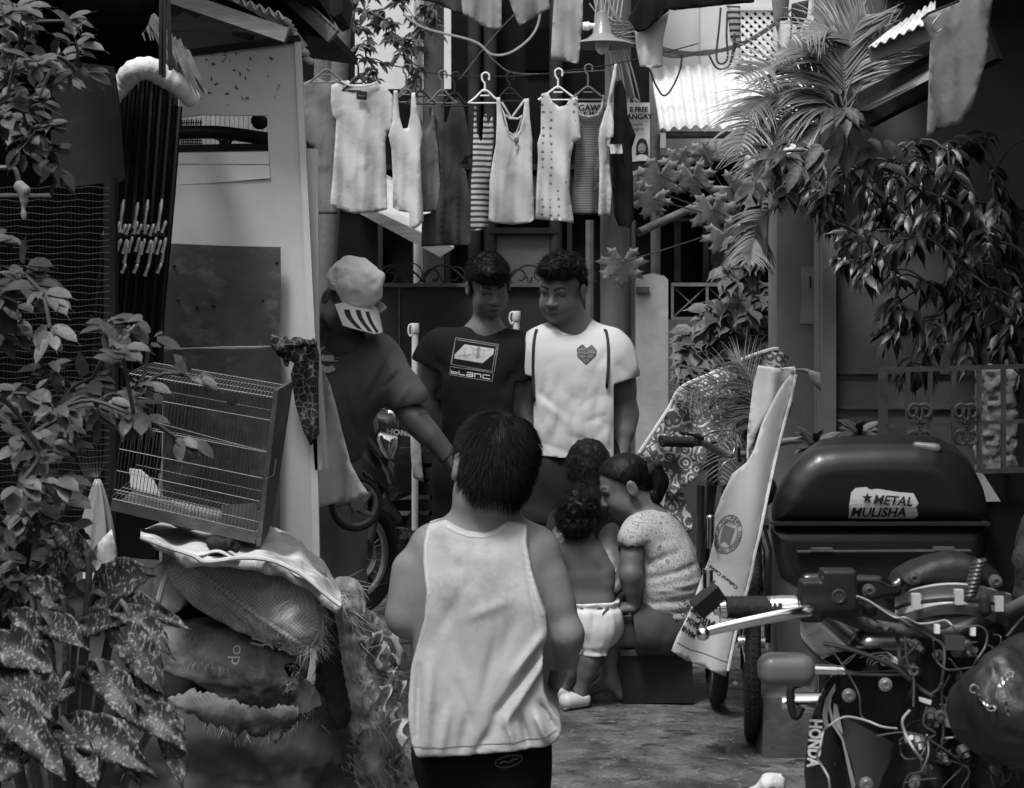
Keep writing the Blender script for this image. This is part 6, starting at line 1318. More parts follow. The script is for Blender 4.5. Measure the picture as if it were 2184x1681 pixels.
# ================================================================ washing line
random.seed(31)
YL = 8.0
b = thing('clothesline', 'thin black cord clothesline strung across the alley with hangers on it', 'clothesline', W(1000, 155, YL))
def lz(x): 
    pts = [(640, 95), (693, 112), (760, 124), (830, 138), (905, 154), (980, 163), (1090, 163), (1180, 156), (1300, 139), (1420, 112), (1500, 90)]
    for (a, ya), (c, yc) in zip(pts, pts[1:]):
        if x <= c: return ya+(yc-ya)*(x-a)/(c-a)
    return 90
part('cord', MB().tube([W(x, lz(x), YL) for x in range(640, 1500, 10)], .003, 6), M['ink'], b)
def hanger(x, yb, w, m, lab, cat='hanger', dy=0., dark=False):
    """clothes hanger hooked on the cord at pixel x, shoulders at row yb, w wide"""
    y = lz(x); o = thing('clothes_hanger', lab, 'hanger', W(x, y, YL+dy), 'hangers on the washing line'); Y = YL+dy; mb = MB()
    mb.tube(cat_pts([W(x+9, y+8, Y), W(x+9, y-3, Y), W(x+2, y-8, Y), W(x-6, y-3, Y), W(x-5, y+8, Y), W(x, y+16, Y), W(x, yb-16, Y)], 5), .0048, 7); part('hook', mb, m, o)
    mb = MB(); mb.tube(cat_pts([W(x-w/2, yb+8, Y), W(x-w*.3, yb-3, Y), W(x-8, yb-16, Y), W(x, yb-20, Y), W(x+8, yb-16, Y), W(x+w*.3, yb-3, Y), W(x+w/2, yb+8, Y)], 5), .0052, 7); mb.tube([W(x-w/2, yb+8, Y), W(x+w/2, yb+8, Y)], .004, 7); mb.tube([W(x-10, yb-8, Y), W(x+10, yb-8, Y)], .004, 6); part('frame', mb, m, o)
    return o
hb, hw, hg = M['ink'], M['white'], mat('grey_hanger', .12, .45, .1, 8)
hanger(764, 186, 70, hb, 'black hanger inside the large pale t-shirt'); hanger(697, 168, 76, hg, 'grey hanger holding the dark shirt at the left end of the line')
hanger(866, 210, 60, hg, 'grey hanger of the first white tank top'); hanger(897, 214, 66, hb, 'black hanger between the white tank top and the grey top')
hanger(943, 212, 64, hg, 'dark grey hanger carrying the long charcoal shirt'); hanger(970, 218, 60, hb, 'black hanger right of the charcoal shirt collar')
hanger(1034, 212, 70, hw, 'white plastic hanger of the striped top'); hanger(1087, 208, 66, hb, 'black hanger above the white racerback tank')
hanger(1190, 205, 84, hw, 'white plastic hanger of the dotted tank'); hanger(1254, 205, 80, hg, 'grey hanger of the fine-striped tank'); 
def garment(name, lab, poly, Y, m, holes=(), sd=0., amp=.018, bil=.005, details=None, fr=None):
    o = thing(name, lab, 'clothing', W(sum(p[0] for p in poly)/len(poly), max(p[1] for p in poly), Y), 'clothes on the washing line')
    xs_ = [p[0] for p in poly]; x0, x1 = W(min(xs_), 0, Y).x, W(max(xs_), 0, Y).x; zt, zb = W(0, min(p[1] for p in poly), Y).z, W(0, max(p[1] for p in poly), Y).z
    def fold(x, z):
        t = (zt-z)/max(zt-zb, .01); a = amp*(.15+t); return a*math.sin(x*38+sd+t*.9*math.sin(sd*3))+a*.5*math.sin(x*83+sd*2-t*1.2)+a*.35*math.sin(x*150+sd*5+t*2)+.006*math.sin(z*22+x*30+sd)
    mb = MB().cloth(poly, Y, fold, .003, .018, holes, billow=bil); part('cloth', mb, m, o, sharp=None)
    if details: details(o, fold, Y)
    return o
def strip(o, pts, w, Y, fold, m, name='binding', off=.018, th=.003):
    mb = MB(); V = []
    P_ = []
    for a, c in zip(pts, pts[1:]):
        n = max(1, int(math.hypot(c[0]-a[0], c[1]-a[1])/5)); P_ += [(a[0]+(c[0]-a[0])*i/n, a[1]+(c[1]-a[1])*i/n) for i in range(n)]
    P_.append(pts[-1]); Q = []
    for p in P_: q = W(p[0], p[1], Y); q.y += fold(q.x, q.z)-off; Q.append(q)
    mb.tube(Q, w*Y/F/2, 6, sq=.6); return part(name, mb, m, o)
fw = fabric('washed_white', .47, .05, .9, .3, 26, .6); fw2 = fabric('cream_knit', .42, .05, .9, .3, 26, 1.); fg = fabric('mid_grey_knit', .15, .1, .9, .3, 26, 1.); fd = fabric('charcoal_knit', .045, .1, .9, .3, 26, 1.)
for q_ in (fw, fw2, fg, fd): creases(q_, 16, .012, .6, (1, 1, .22))
fst = fabric('striped_knit', .42, .05); overlay(fst, 'bands', .05, 11.5, .45, .7, rot=(0, 0, 0), add=(.0, .0, 1.))
fdot = fabric('dotted_knit', .50, .05); overlay(fdot, 'dots', .16, 26, .22, .18)
ffs = fabric('fine_striped_knit', .17, .05); overlay(ffs, 'bands', .09, 26, .4, .7)
g2 = lambda P_: [(640.3+.3518*x, .3518*y) for x, y in P_]
# big pale tee
def d(o, f, Y):
    strip(o, g2([(250, 495), (300, 520), (370, 527), (430, 518), (472, 503)]), 5, Y, f, fw, 'collar'); strip(o, g2([(200, 1240), (300, 1268), (400, 1278), (520, 1268)]), 1.2, Y, f, M['greyink'], 'hem_stitch', .02)
    q = g2([(342, 550), (405, 556), (403, 608), (340, 602)]); mb = MB().cloth(q, Y-.03, f, .003, .02); part('neck_label', mb, M['ink'], o)
    mb = MB().cloth(g2([(352, 577), (392, 580), (391, 586), (352, 583)]), Y-.034, f, .001, .02); part('label_print', mb, M['greyink'], o)
garment('t_shirt', 'largest pale t-shirt on the line with a black neck label', g2([(190, 520), (250, 490), (290, 486), (330, 515), (372, 522), (420, 515), (470, 500), (520, 530), (560, 580), (568, 700), (555, 790), (525, 800), (515, 860), (522, 1060), (528, 1270), (440, 1290), (330, 1296), (230, 1270), (183, 1240), (195, 1100), (210, 900), (218, 720), (195, 700), (186, 620)]), YL, fw2, sd=1., amp=.012, details=d)
garment('shirt', 'dark grey shirt hanging half hidden behind the eave post', g2([(20, 500), (100, 470), (160, 500), (240, 470), (215, 700), (225, 1000), (228, 1300), (110, 1300), (100, 900), (60, 880), (25, 850)]), YL+.15, fg, sd=2., amp=.014)
garment('tank_top', 'first white tank top with deep neckline right of the large tee', g2([(566, 550), (590, 548), (600, 700), (622, 780), (650, 775), (668, 700), (676, 565), (696, 560), (712, 700), (742, 800), (738, 840), (728, 900), (736, 1100), (748, 1340), (720, 1376), (690, 1390), (665, 1370), (662, 1290), (600, 1280), (562, 1260), (560, 1060), (552, 900), (535, 820), (560, 740)]), YL-.02, fw, sd=3.)
garment('tank_top', 'mid grey strappy top tucked between white tank and charcoal shirt', g2([(720, 680), (760, 800), (790, 740), (806, 600), (816, 600), (812, 740), (835, 900), (846, 1100), (836, 1285), (745, 1285), (735, 1150), (728, 900), (742, 830)]), YL+.05, fg, sd=4.)
garment('t_shirt', 'long charcoal t-shirt, the longest and darkest grey on the line', g2([(770, 640), (810, 640), (818, 700), (850, 755), (890, 740), (925, 600), (960, 590), (990, 640), (1020, 800), (1046, 955), (1000, 962), (968, 985), (1005, 1040), (1032, 1200), (1034, 1492), (900, 1488), (732, 1496), (738, 1300), (790, 1290), (840, 1100), (830, 900)]), YL+.09, fd, sd=5., amp=.024, bil=.006)
garment('striped_top', 'horizontally striped strappy top beside the charcoal shirt', g2([(1055, 640), (1068, 640), (1072, 800), (1095, 860), (1105, 840), (1112, 700), (1128, 690), (1140, 760), (1165, 700), (1175, 820), (1160, 980), (1150, 1100), (1140, 1380), (1100, 1395), (1032, 1400), (1036, 1100), (1045, 1000), (1048, 860)]), YL+.02, fst, sd=6., amp=.014)
def d(o, f, Y):
    strip(o, g2([(1212, 640), (1235, 690), (1270, 715), (1320, 718), (1350, 700)]), 4.5, Y, f, fw, 'strap', -.01); strip(o, g2([(1222, 620), (1280, 715), (1365, 600)]), 5, Y+.02, f, fw, 'strap', -.01); strip(o, g2([(1235, 690), (1260, 800), (1290, 820), (1315, 800), (1350, 700)]), 4, Y, f, fw, 'binding')
    mb = MB().cloth(g2([(1303, 840), (1318, 838), (1320, 905), (1302, 905)]), Y-.02, f, .001, .012); part('print', mb, mat('faint_print', .34, .8), o); mb = MB().ell(W(640+.3518*1311, .3518*850, Y-.018), (.013, .003, .014)); part('print', mb, M['greyink'], o)
garment('tank_top', 'white racerback tank with crossed straps and small chest print', g2([(1190, 590), (1212, 590), (1222, 680), (1240, 760), (1270, 805), (1300, 812), (1330, 790), (1350, 700), (1362, 600), (1386, 596), (1392, 720), (1408, 850), (1406, 1000), (1420, 1330), (1390, 1352), (1290, 1362), (1180, 1352), (1142, 1340), (1148, 1100), (1165, 980), (1185, 880), (1192, 740)]), YL-.04, fw, sd=7., amp=.012, details=d)
garment('tank_top', 'cream tank printed with small dots on the white hanger', g2([(1462, 570), (1500, 560), (1530, 620), (1570, 650), (1610, 640), (1640, 590), (1665, 590), (1690, 700), (1700, 840), (1660, 860), (1640, 960), (1630, 1150), (1660, 1355), (1560, 1338), (1425, 1330), (1430, 1180), (1442, 960), (1438, 870), (1458, 800)]), YL-.01, fdot, sd=8., amp=.018)
def d(o, f, Y): strip(o, g2([(1672, 580), (1680, 660), (1700, 700), (1750, 712), (1800, 700), (1828, 650), (1838, 580)]), 4, Y, f, fw2, 'binding')
garment('tank_top', 'grey tank with fine horizontal stripes and pale neckline', g2([(1664, 570), (1680, 570), (1690, 660), (1720, 705), (1780, 705), (1820, 660), (1838, 570), (1848, 640), (1835, 740), (1815, 900), (1812, 1295), (1720, 1302), (1640, 1295), (1660, 1050), (1670, 880), (1650, 800), (1668, 700)]), YL+.06, ffs, sd=9., amp=.014, details=d)
garment('dress', 'narrow white garment hung by its straps right of the striped tank', g2([(1880, 520), (1905, 390), (1920, 385), (1912, 480), (1880, 620), (1900, 740), (1898, 830), (1860, 850), (1870, 960), (1888, 1160), (1880, 1305), (1808, 1308), (1815, 1000), (1808, 850), (1815, 780), (1860, 640)]), YL-.02, fw, sd=10., amp=.02)
def d(o, f, Y): mb = MB().cloth(g2([(1872, 880), (1950, 872), (1955, 930), (1880, 935)]), Y-.03, f, .003, .02); part('pale_band', mb, fw, o)
garment('jersey', 'black sleeveless jersey with a pale band at the right end of the line', g2([(1905, 500), (1950, 480), (1975, 560), (1985, 700), (2035, 820), (2012, 900), (2020, 1100), (2025, 1320), (2000, 1385), (1930, 1370), (1900, 1300), (1885, 1100), (1870, 900), (1895, 760), (1900, 620)]), YL+.01, fabric('black_knit', .008, .2, .8), sd=11., amp=.02, details=d)
# upper line: garments cut off by the top edge
b = thing('clothesline', 'upper clothesline along the top edge of the picture', 'clothesline', W(1300, -40, 7.6))
part('cord', MB().tube([W(x, -45+8*math.sin(x*.004), 7.6) for x in range(700, 2100, 40)], .003, 6), M['ink'], b)
def up(name, lab, q, Y, m, sd, amp=.02): return garment(name, lab, q, Y, m, sd=sd, amp=amp, bil=.008)
up('trouser_leg', 'folded pale trousers at the top edge left of centre', g2([(960, -120), (1220, -120), (1222, 180), (1180, 186), (1120, 160), (1020, 105), (988, 90)]), 7.5, fabric('pale_twill', .24), 1.)
up('trouser_leg', 'dark garment draped along the top edge above the vine', g2([(540, -120), (1050, -120), (995, 90), (940, 80), (830, 20), (700, -5), (560, 10)]), 7.55, fd, 2.)
up('shorts', 'pale shorts hanging slanted at the top edge with a curved waistband', g2([(1230, -120), (1500, -120), (1512, 55), (1440, 90), (1330, 162), (1290, 70)]), 7.5, fabric('grey_twill', .22), 3.)
up('trouser_leg', 'straight grey trouser leg with frayed hem above the white tanks', g2([(1545, -120), (1716, -120), (1712, 120), (1688, 385), (1600, 372), (1518, 358), (1530, 120)]), 7.5, fabric('light_denim', .30), 4., .012)
up('trouser_leg', 'black rolled garment slanting down at the top right of centre', g2([(2080, -60), (2200, -100), (2240, 60), (2100, 185), (2040, 192), (1990, 110)]), 7.5, fabric('black_twill', .008), 5.)
up('trouser_leg', 'pale mottled trouser leg hanging right of the street lamp', g2([(2030, 190), (2110, 120), (2240, 60), (2200, 240), (2196, 405), (2140, 415), (2060, 405), (2040, 300)]), 7.55, fabric('mottled_denim', .36, .25), 6., .012)
q3 = lambda P_: [(1280.6+.4137*x, .4137*y) for x, y in P_]
up('banner', 'black awning cloth with a pale edge along the top edge', q3([(350, -60), (820, -60), (790, 14), (600, 30), (380, 55), (330, 40)]), 7.4, fabric('black_cloth', .01), 7., .006)
up('lace_cloth', 'patterned strappy garment hanging in front of the lattice window', q3([(650, 30), (722, 30), (722, 180), (728, 235), (690, 232), (672, 200)]), 7.5, fst, 8., .01)
up('underwear', 'grey strappy garment hanging at the top edge right of the lattice', q3([(880, -40), (975, -40), (970, 100), (925, 110), (912, 180), (890, 110)]), 7.5, fg, 9., .012)
up('underwear', 'dark patterned garment with a dangling tie at the top edge', q3([(985, 20), (1075, 0), (1062, 100), (1040, 120), (1022, 190), (1012, 120), (985, 125)]), 7.5, fd, 10., .012)
up('underwear', 'white striped garment at the top edge above the palm', q3([(1090, -40), (1190, -40), (1165, 95), (1120, 85), (1090, 70)]), 7.5, fw2, 11., .012)
up('underwear', 'black garment at the top edge above the palm fronds', q3([(1180, -60), (1450, -60), (1440, 90), (1290, 90), (1250, 130), (1215, 120), (1210, 60), (1180, 40)]), 7.3, fabric('black_cotton', .008), 12., .012)
for q, lb in (([(620, 40), (612, 140), (598, 290), (620, 330), (655, 300), (650, 180), (655, 60)], 'long looping strap dangling left of the patterned garment by the lattice window'), ([(688, 60), (690, 210), (668, 330)], 'straight strap dangling over the lattice window'), ([(960, 80), (985, 110), (972, 260), (960, 290)], 'thin strap dangling right of the lattice window')):
    single('garment_strap', MB().tube(cat_pts([W(*p, 7.5) for p in q3(q)], 6), .005, 6), M['greyiron'], lb, 'strap')
# wiring
def cables(lab, L, m, name='power_cable'):
    mb = MB()
    for pts, r in L: mb.tube(cat_pts([W(*p) for p in pts], 7), r, 6)
    return single(name, mb, m, lab, 'cable', 'overhead cables')
random.seed(8)
L = []
for i in range(16):
    y0 = random.uniform(-40, 60); L.append(([(1262+random.uniform(-6, 30), random.uniform(-60, 10), 8.9), (1300+random.uniform(-20, 20), 30+i*4, 8.8), (1352+random.uniform(-10, 30), 60+random.uniform(-10, 40), 8.8), (1420, 108+random.uniform(-6, 12), 8.9), (1500, 112+random.uniform(-4, 6), 9.1), (1575, 96+random.uniform(-4, 4), 9.4), (1640, 60+random.uniform(-4, 4), 9.6), (1700, 10, 9.8)], .0045))
cables('bundle of sagging grey power cables running from the utility pole past the lattice window', L, mat('cable_sheath', .13, .5, .5, 5))
L = []
for i in range(7): L.append(([(1278+i*9, -30, 8.85), (1270+i*8, 60+i*5, 8.8), (1300+i*6, 110, 8.82), (1310+i*9, 160+random.uniform(0, 60), 8.85), (1330+i*4, 210, 8.9)], .004))
cables('loose pale wires hanging round the utility pole', L, mat('cable_pale', .28, .5, .3, 5))
cables('pale cable sagging in a wide curve behind the upper garments', [([(860, 30, 9), (905, 60, 9), (1010, 88, 9), (1048, 116, 9), (1090, 112, 9), (1135, 76, 9), (1152, 30, 9), (1150, -40, 9)], .007)], mat('cable_grey', .25, .4, .2, 5))
cables('thin dark wires crossing the gap above the hangers', [([(1020, 90, 9.2), (1060, 135, 9.2), (1115, 158, 9.2), (1300, 150, 9.2)], .004), ([(980, 170, 9.3), (1060, 70, 9.3), (1150, -20, 9.3)], .004)], M['greyiron'])
cables('bent wire hanging in front of the corrugated awning', [([(1386, 148, 8.8), (1398, 180, 8.8), (1415, 204, 8.8), (1432, 190, 8.8), (1450, 150, 8.8), (1455, 118, 8.8)], .005), ([(1512, 118, 8.8), (1530, 146, 8.8), (1555, 140, 8.8), (1570, 96, 8.8)], .005)], M['iron'])
# printed banner behind the washing
b = thing('health_banner', 'printed health notice banner with bold capitals and a portrait, behind the black jersey', 'banner', W(1310, 340, 8.7))
part('sheet', MB().cloth([(1222, 219), (1386, 219), (1386, 343), (1348, 345), (1222, 262)], 8.7, lambda x, z: .004*math.sin(x*20), .003, .05), mat('banner_vinyl', .5, .6, .05, 5), b, smooth=False)
yb_ = 8.69
for t, x, y, s_ in (('GAWIN', 1234, 236, .044), ('AS INA', 1232, 251, .044), ('E FREE', 1343, 238, .034), ('ANGAY', 1337, 254, .039), ('health', 1346, 268, .026), ('lognat', 1348, 278, .026)): lettering(t, s_, W(x, y, yb_), (1, 0, 0), (0, 0, 1), M['ink'], b, .0006, bold=.0015 if s_ > .03 else 0)
part('rule', MB().bar(W(1340, 259, yb_), W(1384, 259, yb_), .002, .003, (0, 1, 0)), M['greyink'], b)
c = W(1369, 318, yb_)
part('portrait_hair', MB().cloth([(1356, 340), (1357, 310), (1362, 298), (1370, 294), (1378, 299), (1382, 312), (1383, 340)], yb_-.001, None, .001, .03), M['ink'], b, smooth=False)
part('portrait_face', MB().ell(c+Vector((0, -.003, .004)), (.020, .002, .027)), mat('print_skin', .22), b)
part('portrait_shoulders', MB().cloth([(1352, 343), (1358, 332), (1369, 329), (1380, 332), (1385, 343)], yb_-.004, None, .001, .03), M['paper'], b, smooth=False)
m = MB(); m.ell(c+Vector((-.008, -.0055, .010)), (.004, .001, .002)); m.ell(c+Vector((.008, -.0055, .010)), (.004, .001, .002)); m.ell(c+Vector((0, -.0055, -.010)), (.007, .001, .0022)); part('portrait_features', m, M['ink'], b)
# ================================================================ plants
random.seed(41)
def rnd_in(poly):
    xs_ = [p[0] for p in poly]; ys_ = [p[1] for p in poly]
    while True:
        x = random.uniform(min(xs_), max(xs_)); y = random.uniform(min(ys_), max(ys_))
        if inpoly(np.array([[x, y]]), poly)[0]: return x, y
def plant(name, lab, cat, poly, Y0, Y1, n, L, w, m, base, droop=.6, bias=(0, -.3, -.2), stemr=.006, sm=None, nseg=5, face=.6, twig=.9, fold=.25, dens=None):
    xs_ = [p[0] for p in poly]; o = thing(name, lab, cat, base); mb = MB(); st = MB(); k = 0; hubs = []
    nh = max(3, n//9)
    for i in range(nh):
        x, y = rnd_in(poly); hubs.append(W(x, y, random.uniform(Y0, Y1)))
    hubs.sort(key=lambda p: (p-Vector(base)).length)
    done = [Vector(base)]
    for h in hubs:
        q = min(done, key=lambda d_: (d_-h).length*(1.0)+.25*(d_-Vector(base)).length*0)
        mid = (q+h)/2+Vector((random.uniform(-.03, .03), random.uniform(-.03, .03), random.uniform(0, .05)))*min(1, (h-q).length*4)
        if (h-q).length > .01: st.tube(cat_pts([q, mid, h], 3), stemr*random.uniform(.5, 1), 4)
        done.append(h); d0 = (h-q).normalized() if (h-q).length > 1e-4 else Vector((0, 0, 1))
        for j in range(n//nh+1):
            a = random.uniform(0, 6.28); d = Vector((math.cos(a), math.sin(a)*.7, random.uniform(-.5, .7)))+d0*.6+Vector(bias); up = Vector((random.uniform(-.5, .5), -face, .8)); l = L*random.uniform(.55, 1.25)
            p = h+d.normalized()*.012+d0*random.uniform(-.5, .5)*L*twig; blade(mb, p, d, l, w*l/L*random.uniform(.8, 1.2), droop*random.uniform(.4, 1.6), nseg, up, fold)
    part('stems', st, sm or M['stem'], o); part('foliage', mb, m, o, sharp=None); return o
P1 = [(-40, -40), (120, -30), (135, 30), (160, 70), (192, 130), (196, 160), (150, 175), (125, 170), (112, 215), (125, 290), (135, 350), (125, 392), (90, 385), (60, 330), (20, 250), (-40, 280)]
plant('shrub', 'out of focus leafy shrub branch overhanging the top left corner', 'shrub', P1, 2.9, 3.3, 300, .048, .022, M['leaflit'], W(-120, 200, 3.1))
P2 = [(-40, 590), (30, 560), (110, 640), (200, 680), (290, 690), (300, 700), (355, 712), (368, 735), (330, 760), (390, 775), (420, 800), (470, 880), (460, 930), (400, 900), (380, 960), (320, 890), (270, 930), (200, 880), (160, 960), (130, 1000), (170, 1080), (110, 1120), (-40, 1150)]
plant('shrub', 'leafy branch reaching across the wire cage from the left edge', 'shrub', P2, 2.8, 3.3, 430, .052, .023, M['leaflit'], W(-150, 1000, 3.1), bias=(.35, -.3, -.35))
P3 = [(-40, 1050), (60, 1060), (160, 1130), (150, 1200), (200, 1260), (100, 1300), (-40, 1330)]
plant('shrub', 'dark leafy sprigs between the branch and the speckled plant', 'shrub', P3, 3.0, 3.4, 150, .055, .026, M['leaf'], W(-120, 1250, 3.2))
P3b = [(-40, 380), (30, 420), (60, 560), (20, 640), (-40, 640)]
plant('shrub', 'few dark leaves poking in at the far left edge below the rag', 'shrub', P3b, 2.9, 3.2, 40, .07, .03, M['leaf'], W(-120, 560, 3.1))
# speckled dumb cane
b = thing('dumb_cane', 'dumb cane plant with big speckled leaves in the bottom left corner', 'plant', (W(120, 0, 3.0).x, 3.0, 0))
def bigleaf(p0, p1, wpx, Y0, Y1, side=0., dr=.25):
    a = W(p0[0], p0[1], Y0); c = W(p1[0], p1[1], Y1); L_ = (c-a).length; wd = wpx*1.35*Y0/F; mb = MB(); s0 = random.uniform(0, 6); V = []; n, k = 16, 8; dirv = (c-a).normalized(); nr = Vector((0, -1, .35)); x = dirv.cross(nr).normalized(); nn = x.cross(dirv).normalized()
    if nn.y > 0: nn = -nn
    def f(u, v):
        t = v; w_ = wd*.5*(math.sin(min(1, t*1.02+.03)*math.pi)**.62)*(1-.35*t)*1.15+.0006; s_ = (u-.5)*2; ruff = .006*math.sin(t*17+s0+s_)*abs(s_)**2+.006*math.sin(t*31+s0*2)*abs(s_)**3
        arch = nn*(math.sin(t*math.pi)*L_*dr*.25)+Vector((0, 0, 1))*(math.sin(t*math.pi)*L_*dr*.4)
        return a+(c-a)*t+x*(s_*w_*(1+.08*math.sin(t*13+s0)))+nn*(-(1-abs(s_))*w_*.28+ruff+.10*w_*math.sin(s_*2+side))+arch
    mb.sheet(f, k, n, .0012); return mb
leaves = [((190, 1290), (332, 1228), 74, 2.9, 2.8), ((240, 1330), (356, 1492), 60, 2.75, 2.7), ((195, 1296), (408, 1345), 40, 2.95, 2.85), ((285, 1505), (402, 1606), 52, 2.65, 2.6), ((118, 1548), (338, 1662), 66, 2.6, 2.5), ((-30, 1370), (120, 1440), 66, 2.6, 2.55), ((-30, 1436), (116, 1540), 64, 2.6, 2.5),
          ((-10, 1500), (142, 1668), 62, 2.5, 2.4), ((350, 1510), (392, 1690), 46, 2.7, 2.6), ((190, 1215), (112, 1118), 40, 2.9, 2.95), ((70, 1260), (180, 1180), 40, 3.0, 2.95), ((165, 1440), (262, 1452), 44, 2.7, 2.75), ((250, 1300), (372, 1406), 44, 2.8, 2.75), ((200, 1420), (300, 1560), 56, 2.7, 2.62),
          ((110, 1400), (20, 1300), 50, 2.75, 2.8), ((150, 1450), (60, 1560), 50, 2.7, 2.6), ((130, 1540), (210, 1690), 56, 2.6, 2.5), ((60, 1580), (-30, 1690), 60, 2.5, 2.45), ((230, 1540), (300, 1680), 50, 2.6, 2.52), ((140, 1300), (60, 1240), 44, 2.85, 2.9), ((160, 1360), (270, 1330), 44, 2.8, 2.7), ((40, 1480), (-40, 1420), 50, 2.6, 2.7), ((280, 1440), (352, 1560), 46, 2.75, 2.68), ((90, 1330), (190, 1390), 44, 2.75, 2.66)]
for lf in leaves:
    o = part('leaf', bigleaf(*lf), M['dumb'], b, sharp=None); a = W(lf[0][0], lf[0][1], lf[3]); c = W(lf[1][0], lf[1][1], lf[4]); root = Vector((W(120+.15*(lf[0][0]-120), 0, 2.95).x, 2.98, .25))
    part('petiole', MB().tube(cat_pts([root, (root+a)/2+Vector((0, 0, .06)), a, a+(c-a)*.3], 4), [.009-.004*i/12 for i in range(13)], 6), M['leaflit'], b)
m = MB()
for k in range(4): m.tube([Vector((W(120+k*12, 0, 2.95).x, 2.95+k*.03, 0)), Vector((W(118+k*10, 0, 2.95).x, 2.97, .45))], .018, 8)
part('stalks', m, M['leaf'], b)
# climbing vine seen against the pale house
P4 = [(735, -60), (905, -60), (930, 0), (952, 40), (930, 90), (912, 60), (905, 150), (880, 190), (850, 165), (810, 180), (765, 160), (748, 80)]
plant('climbing_vine', 'leafy climbing vine hanging in front of the pale house, above the hangers', 'vine', P4, 9.9, 10.3, 620, .075, .035, M['leaf'], W(820, -60, 10.1), stemr=.006, nseg=3)
# papaya
b = thing('papaya_tree', 'papaya plant with broad lobed leaves in front of the gate post', 'tree', (W(1560, 0, 8.4).x, 8.4, 0))
def papaya(cx, cy, r, ang, Y, tilt=.5):
    pts = []; nl = 7
    for i in range(nl):
        a = ang+(-1.0+2.0*i/(nl-1))*2.45; L_ = 1-.25*abs(-1+2*i/(nl-1))
        pass
        for da, rr in ((-.36, .60), (-.28, .74), (-.34, .88), (-.16, .86), (-.03, 1.1), (.12, .88), (.30, .92), (.26, .74)): pts.append((cx+math.cos(a+da)*r*rr*L_, cy+math.sin(a+da)*r*rr*L_*.8))
    pts.append((cx-math.cos(ang)*r*.06, cy-math.sin(ang)*r*.06)); c = W(cx, cy, Y)
    return MB().cloth(pts, Y, lambda x, z: tilt*((z-c.z)*-.6)+.015*math.sin((x-c.x)*40)+.5*abs(x-c.x)*.5, .002, .02)
for cx, cy, r, a, Y in ((1408, 372, 66, 1.7, 8.2), (1478, 376, 60, 1.4, 8.3), (1392, 424, 54, 1.9, 8.15), (1446, 352, 50, -1.2, 8.4), (1520, 446, 66, 1.5, 8.2), (1328, 560, 64, 1.6, 7.9), (1545, 500, 60, 1.2, 8.0), (1560, 400, 60, .6, 8.3), (1370, 396, 48, 2.6, 8.3), (1500, 330, 44, -.6, 8.4)):
    part('leaf', papaya(cx, cy, r, a, Y), M['papaya'], b, sharp=None); part('petiole', MB().tube(cat_pts([W(cx, cy, Y-.01), W((cx+1590)/2, (cy+430)/2+24, Y+.05), W(1600, 470, 8.4)], 5), .0035, 6), M['leaf'], b)
part('trunk', MB().tube([Vector((W(1600, 0, 8.4).x, 8.4, 0)), W(1604, 700, 8.4), W(1600, 470, 8.4)], [.06, .05, .03], 10), M['stem'], b)
P5 = [(1452, 782), (1462, 700), (1520, 660), (1552, 600), (1572, 520), (1590, 470), (1600, 430), (1652, 430), (1660, 800), (1560, 800)]
plant('climbing_vine', 'heart-leaved vine heaped against the grey pillar above the patterned sheet', 'vine', P5, 7.0, 7.5, 620, .095, .062, M['leaflit'], W(1640, 800, 7.3), droop=.9, bias=(-.3, -.5, -.3), nseg=4)
# dark vines over the right wall
P6 = [(1640, 430), (1700, 380), (1760, 345), (1850, 330), (1900, 300), (2220, 280), (2220, 800), (1980, 800), (1900, 790), (1870, 720), (1900, 640), (1860, 590), (1800, 600), (1800, 690), (1790, 640), (1800, 540), (1770, 450), (1710, 420)]
M['vine'] = mat('vine_leaf', .014, .38, .5, 12, .15, 60, spec=.45)
plant('hanging_vine', 'dark mass of pointed vine leaves hanging over the grey wall at right', 'vine', P6, 5.7, 6.3, 1500, .092, .026, M['vine'], W(1950, 300, 6.0), droop=1.1, bias=(-.2, -.3, -.6), nseg=4)
P7 = [(1640, 330), (1700, 300), (1760, 340), (1750, 400), (1720, 420), (1650, 415), (1600, 400), (1620, 370)]
plant('hanging_plant', 'glossy trailing plant spilling over the top of the grey pillar', 'plant', P7, 5.8, 6.3, 130, .10, .042, M['leaf'], W(1740, 330, 6.1), droop=1., bias=(-.3, -.4, -.4), nseg=4)
for (x, y, Y, n, lab) in ((1832, 905, 5.3, 16, 'young leafy plant in front of the wall left of the iron fence'), (1740, 930, 5.2, 18, 'leafy sprig behind the black top box')):
    o = thing('potted_plant', lab, 'plant', W(x, 960, Y)); mb = MB()
    for i in range(n): a = i*2.4; blade(mb, W(x, y+20, Y), (math.cos(a), math.sin(a)*.5-.2, .5+.5*math.sin(i)), random.uniform(.08, .13), .026, .8, 5, Vector((0, -.6, .8)))
    part('foliage', mb, M['leaf'], o, sharp=None); part('stems', MB().tube([Vector((W(x, 0, Y).x, Y, 0)), W(x, y+20, Y)], .006, 6), M['stem'], o)
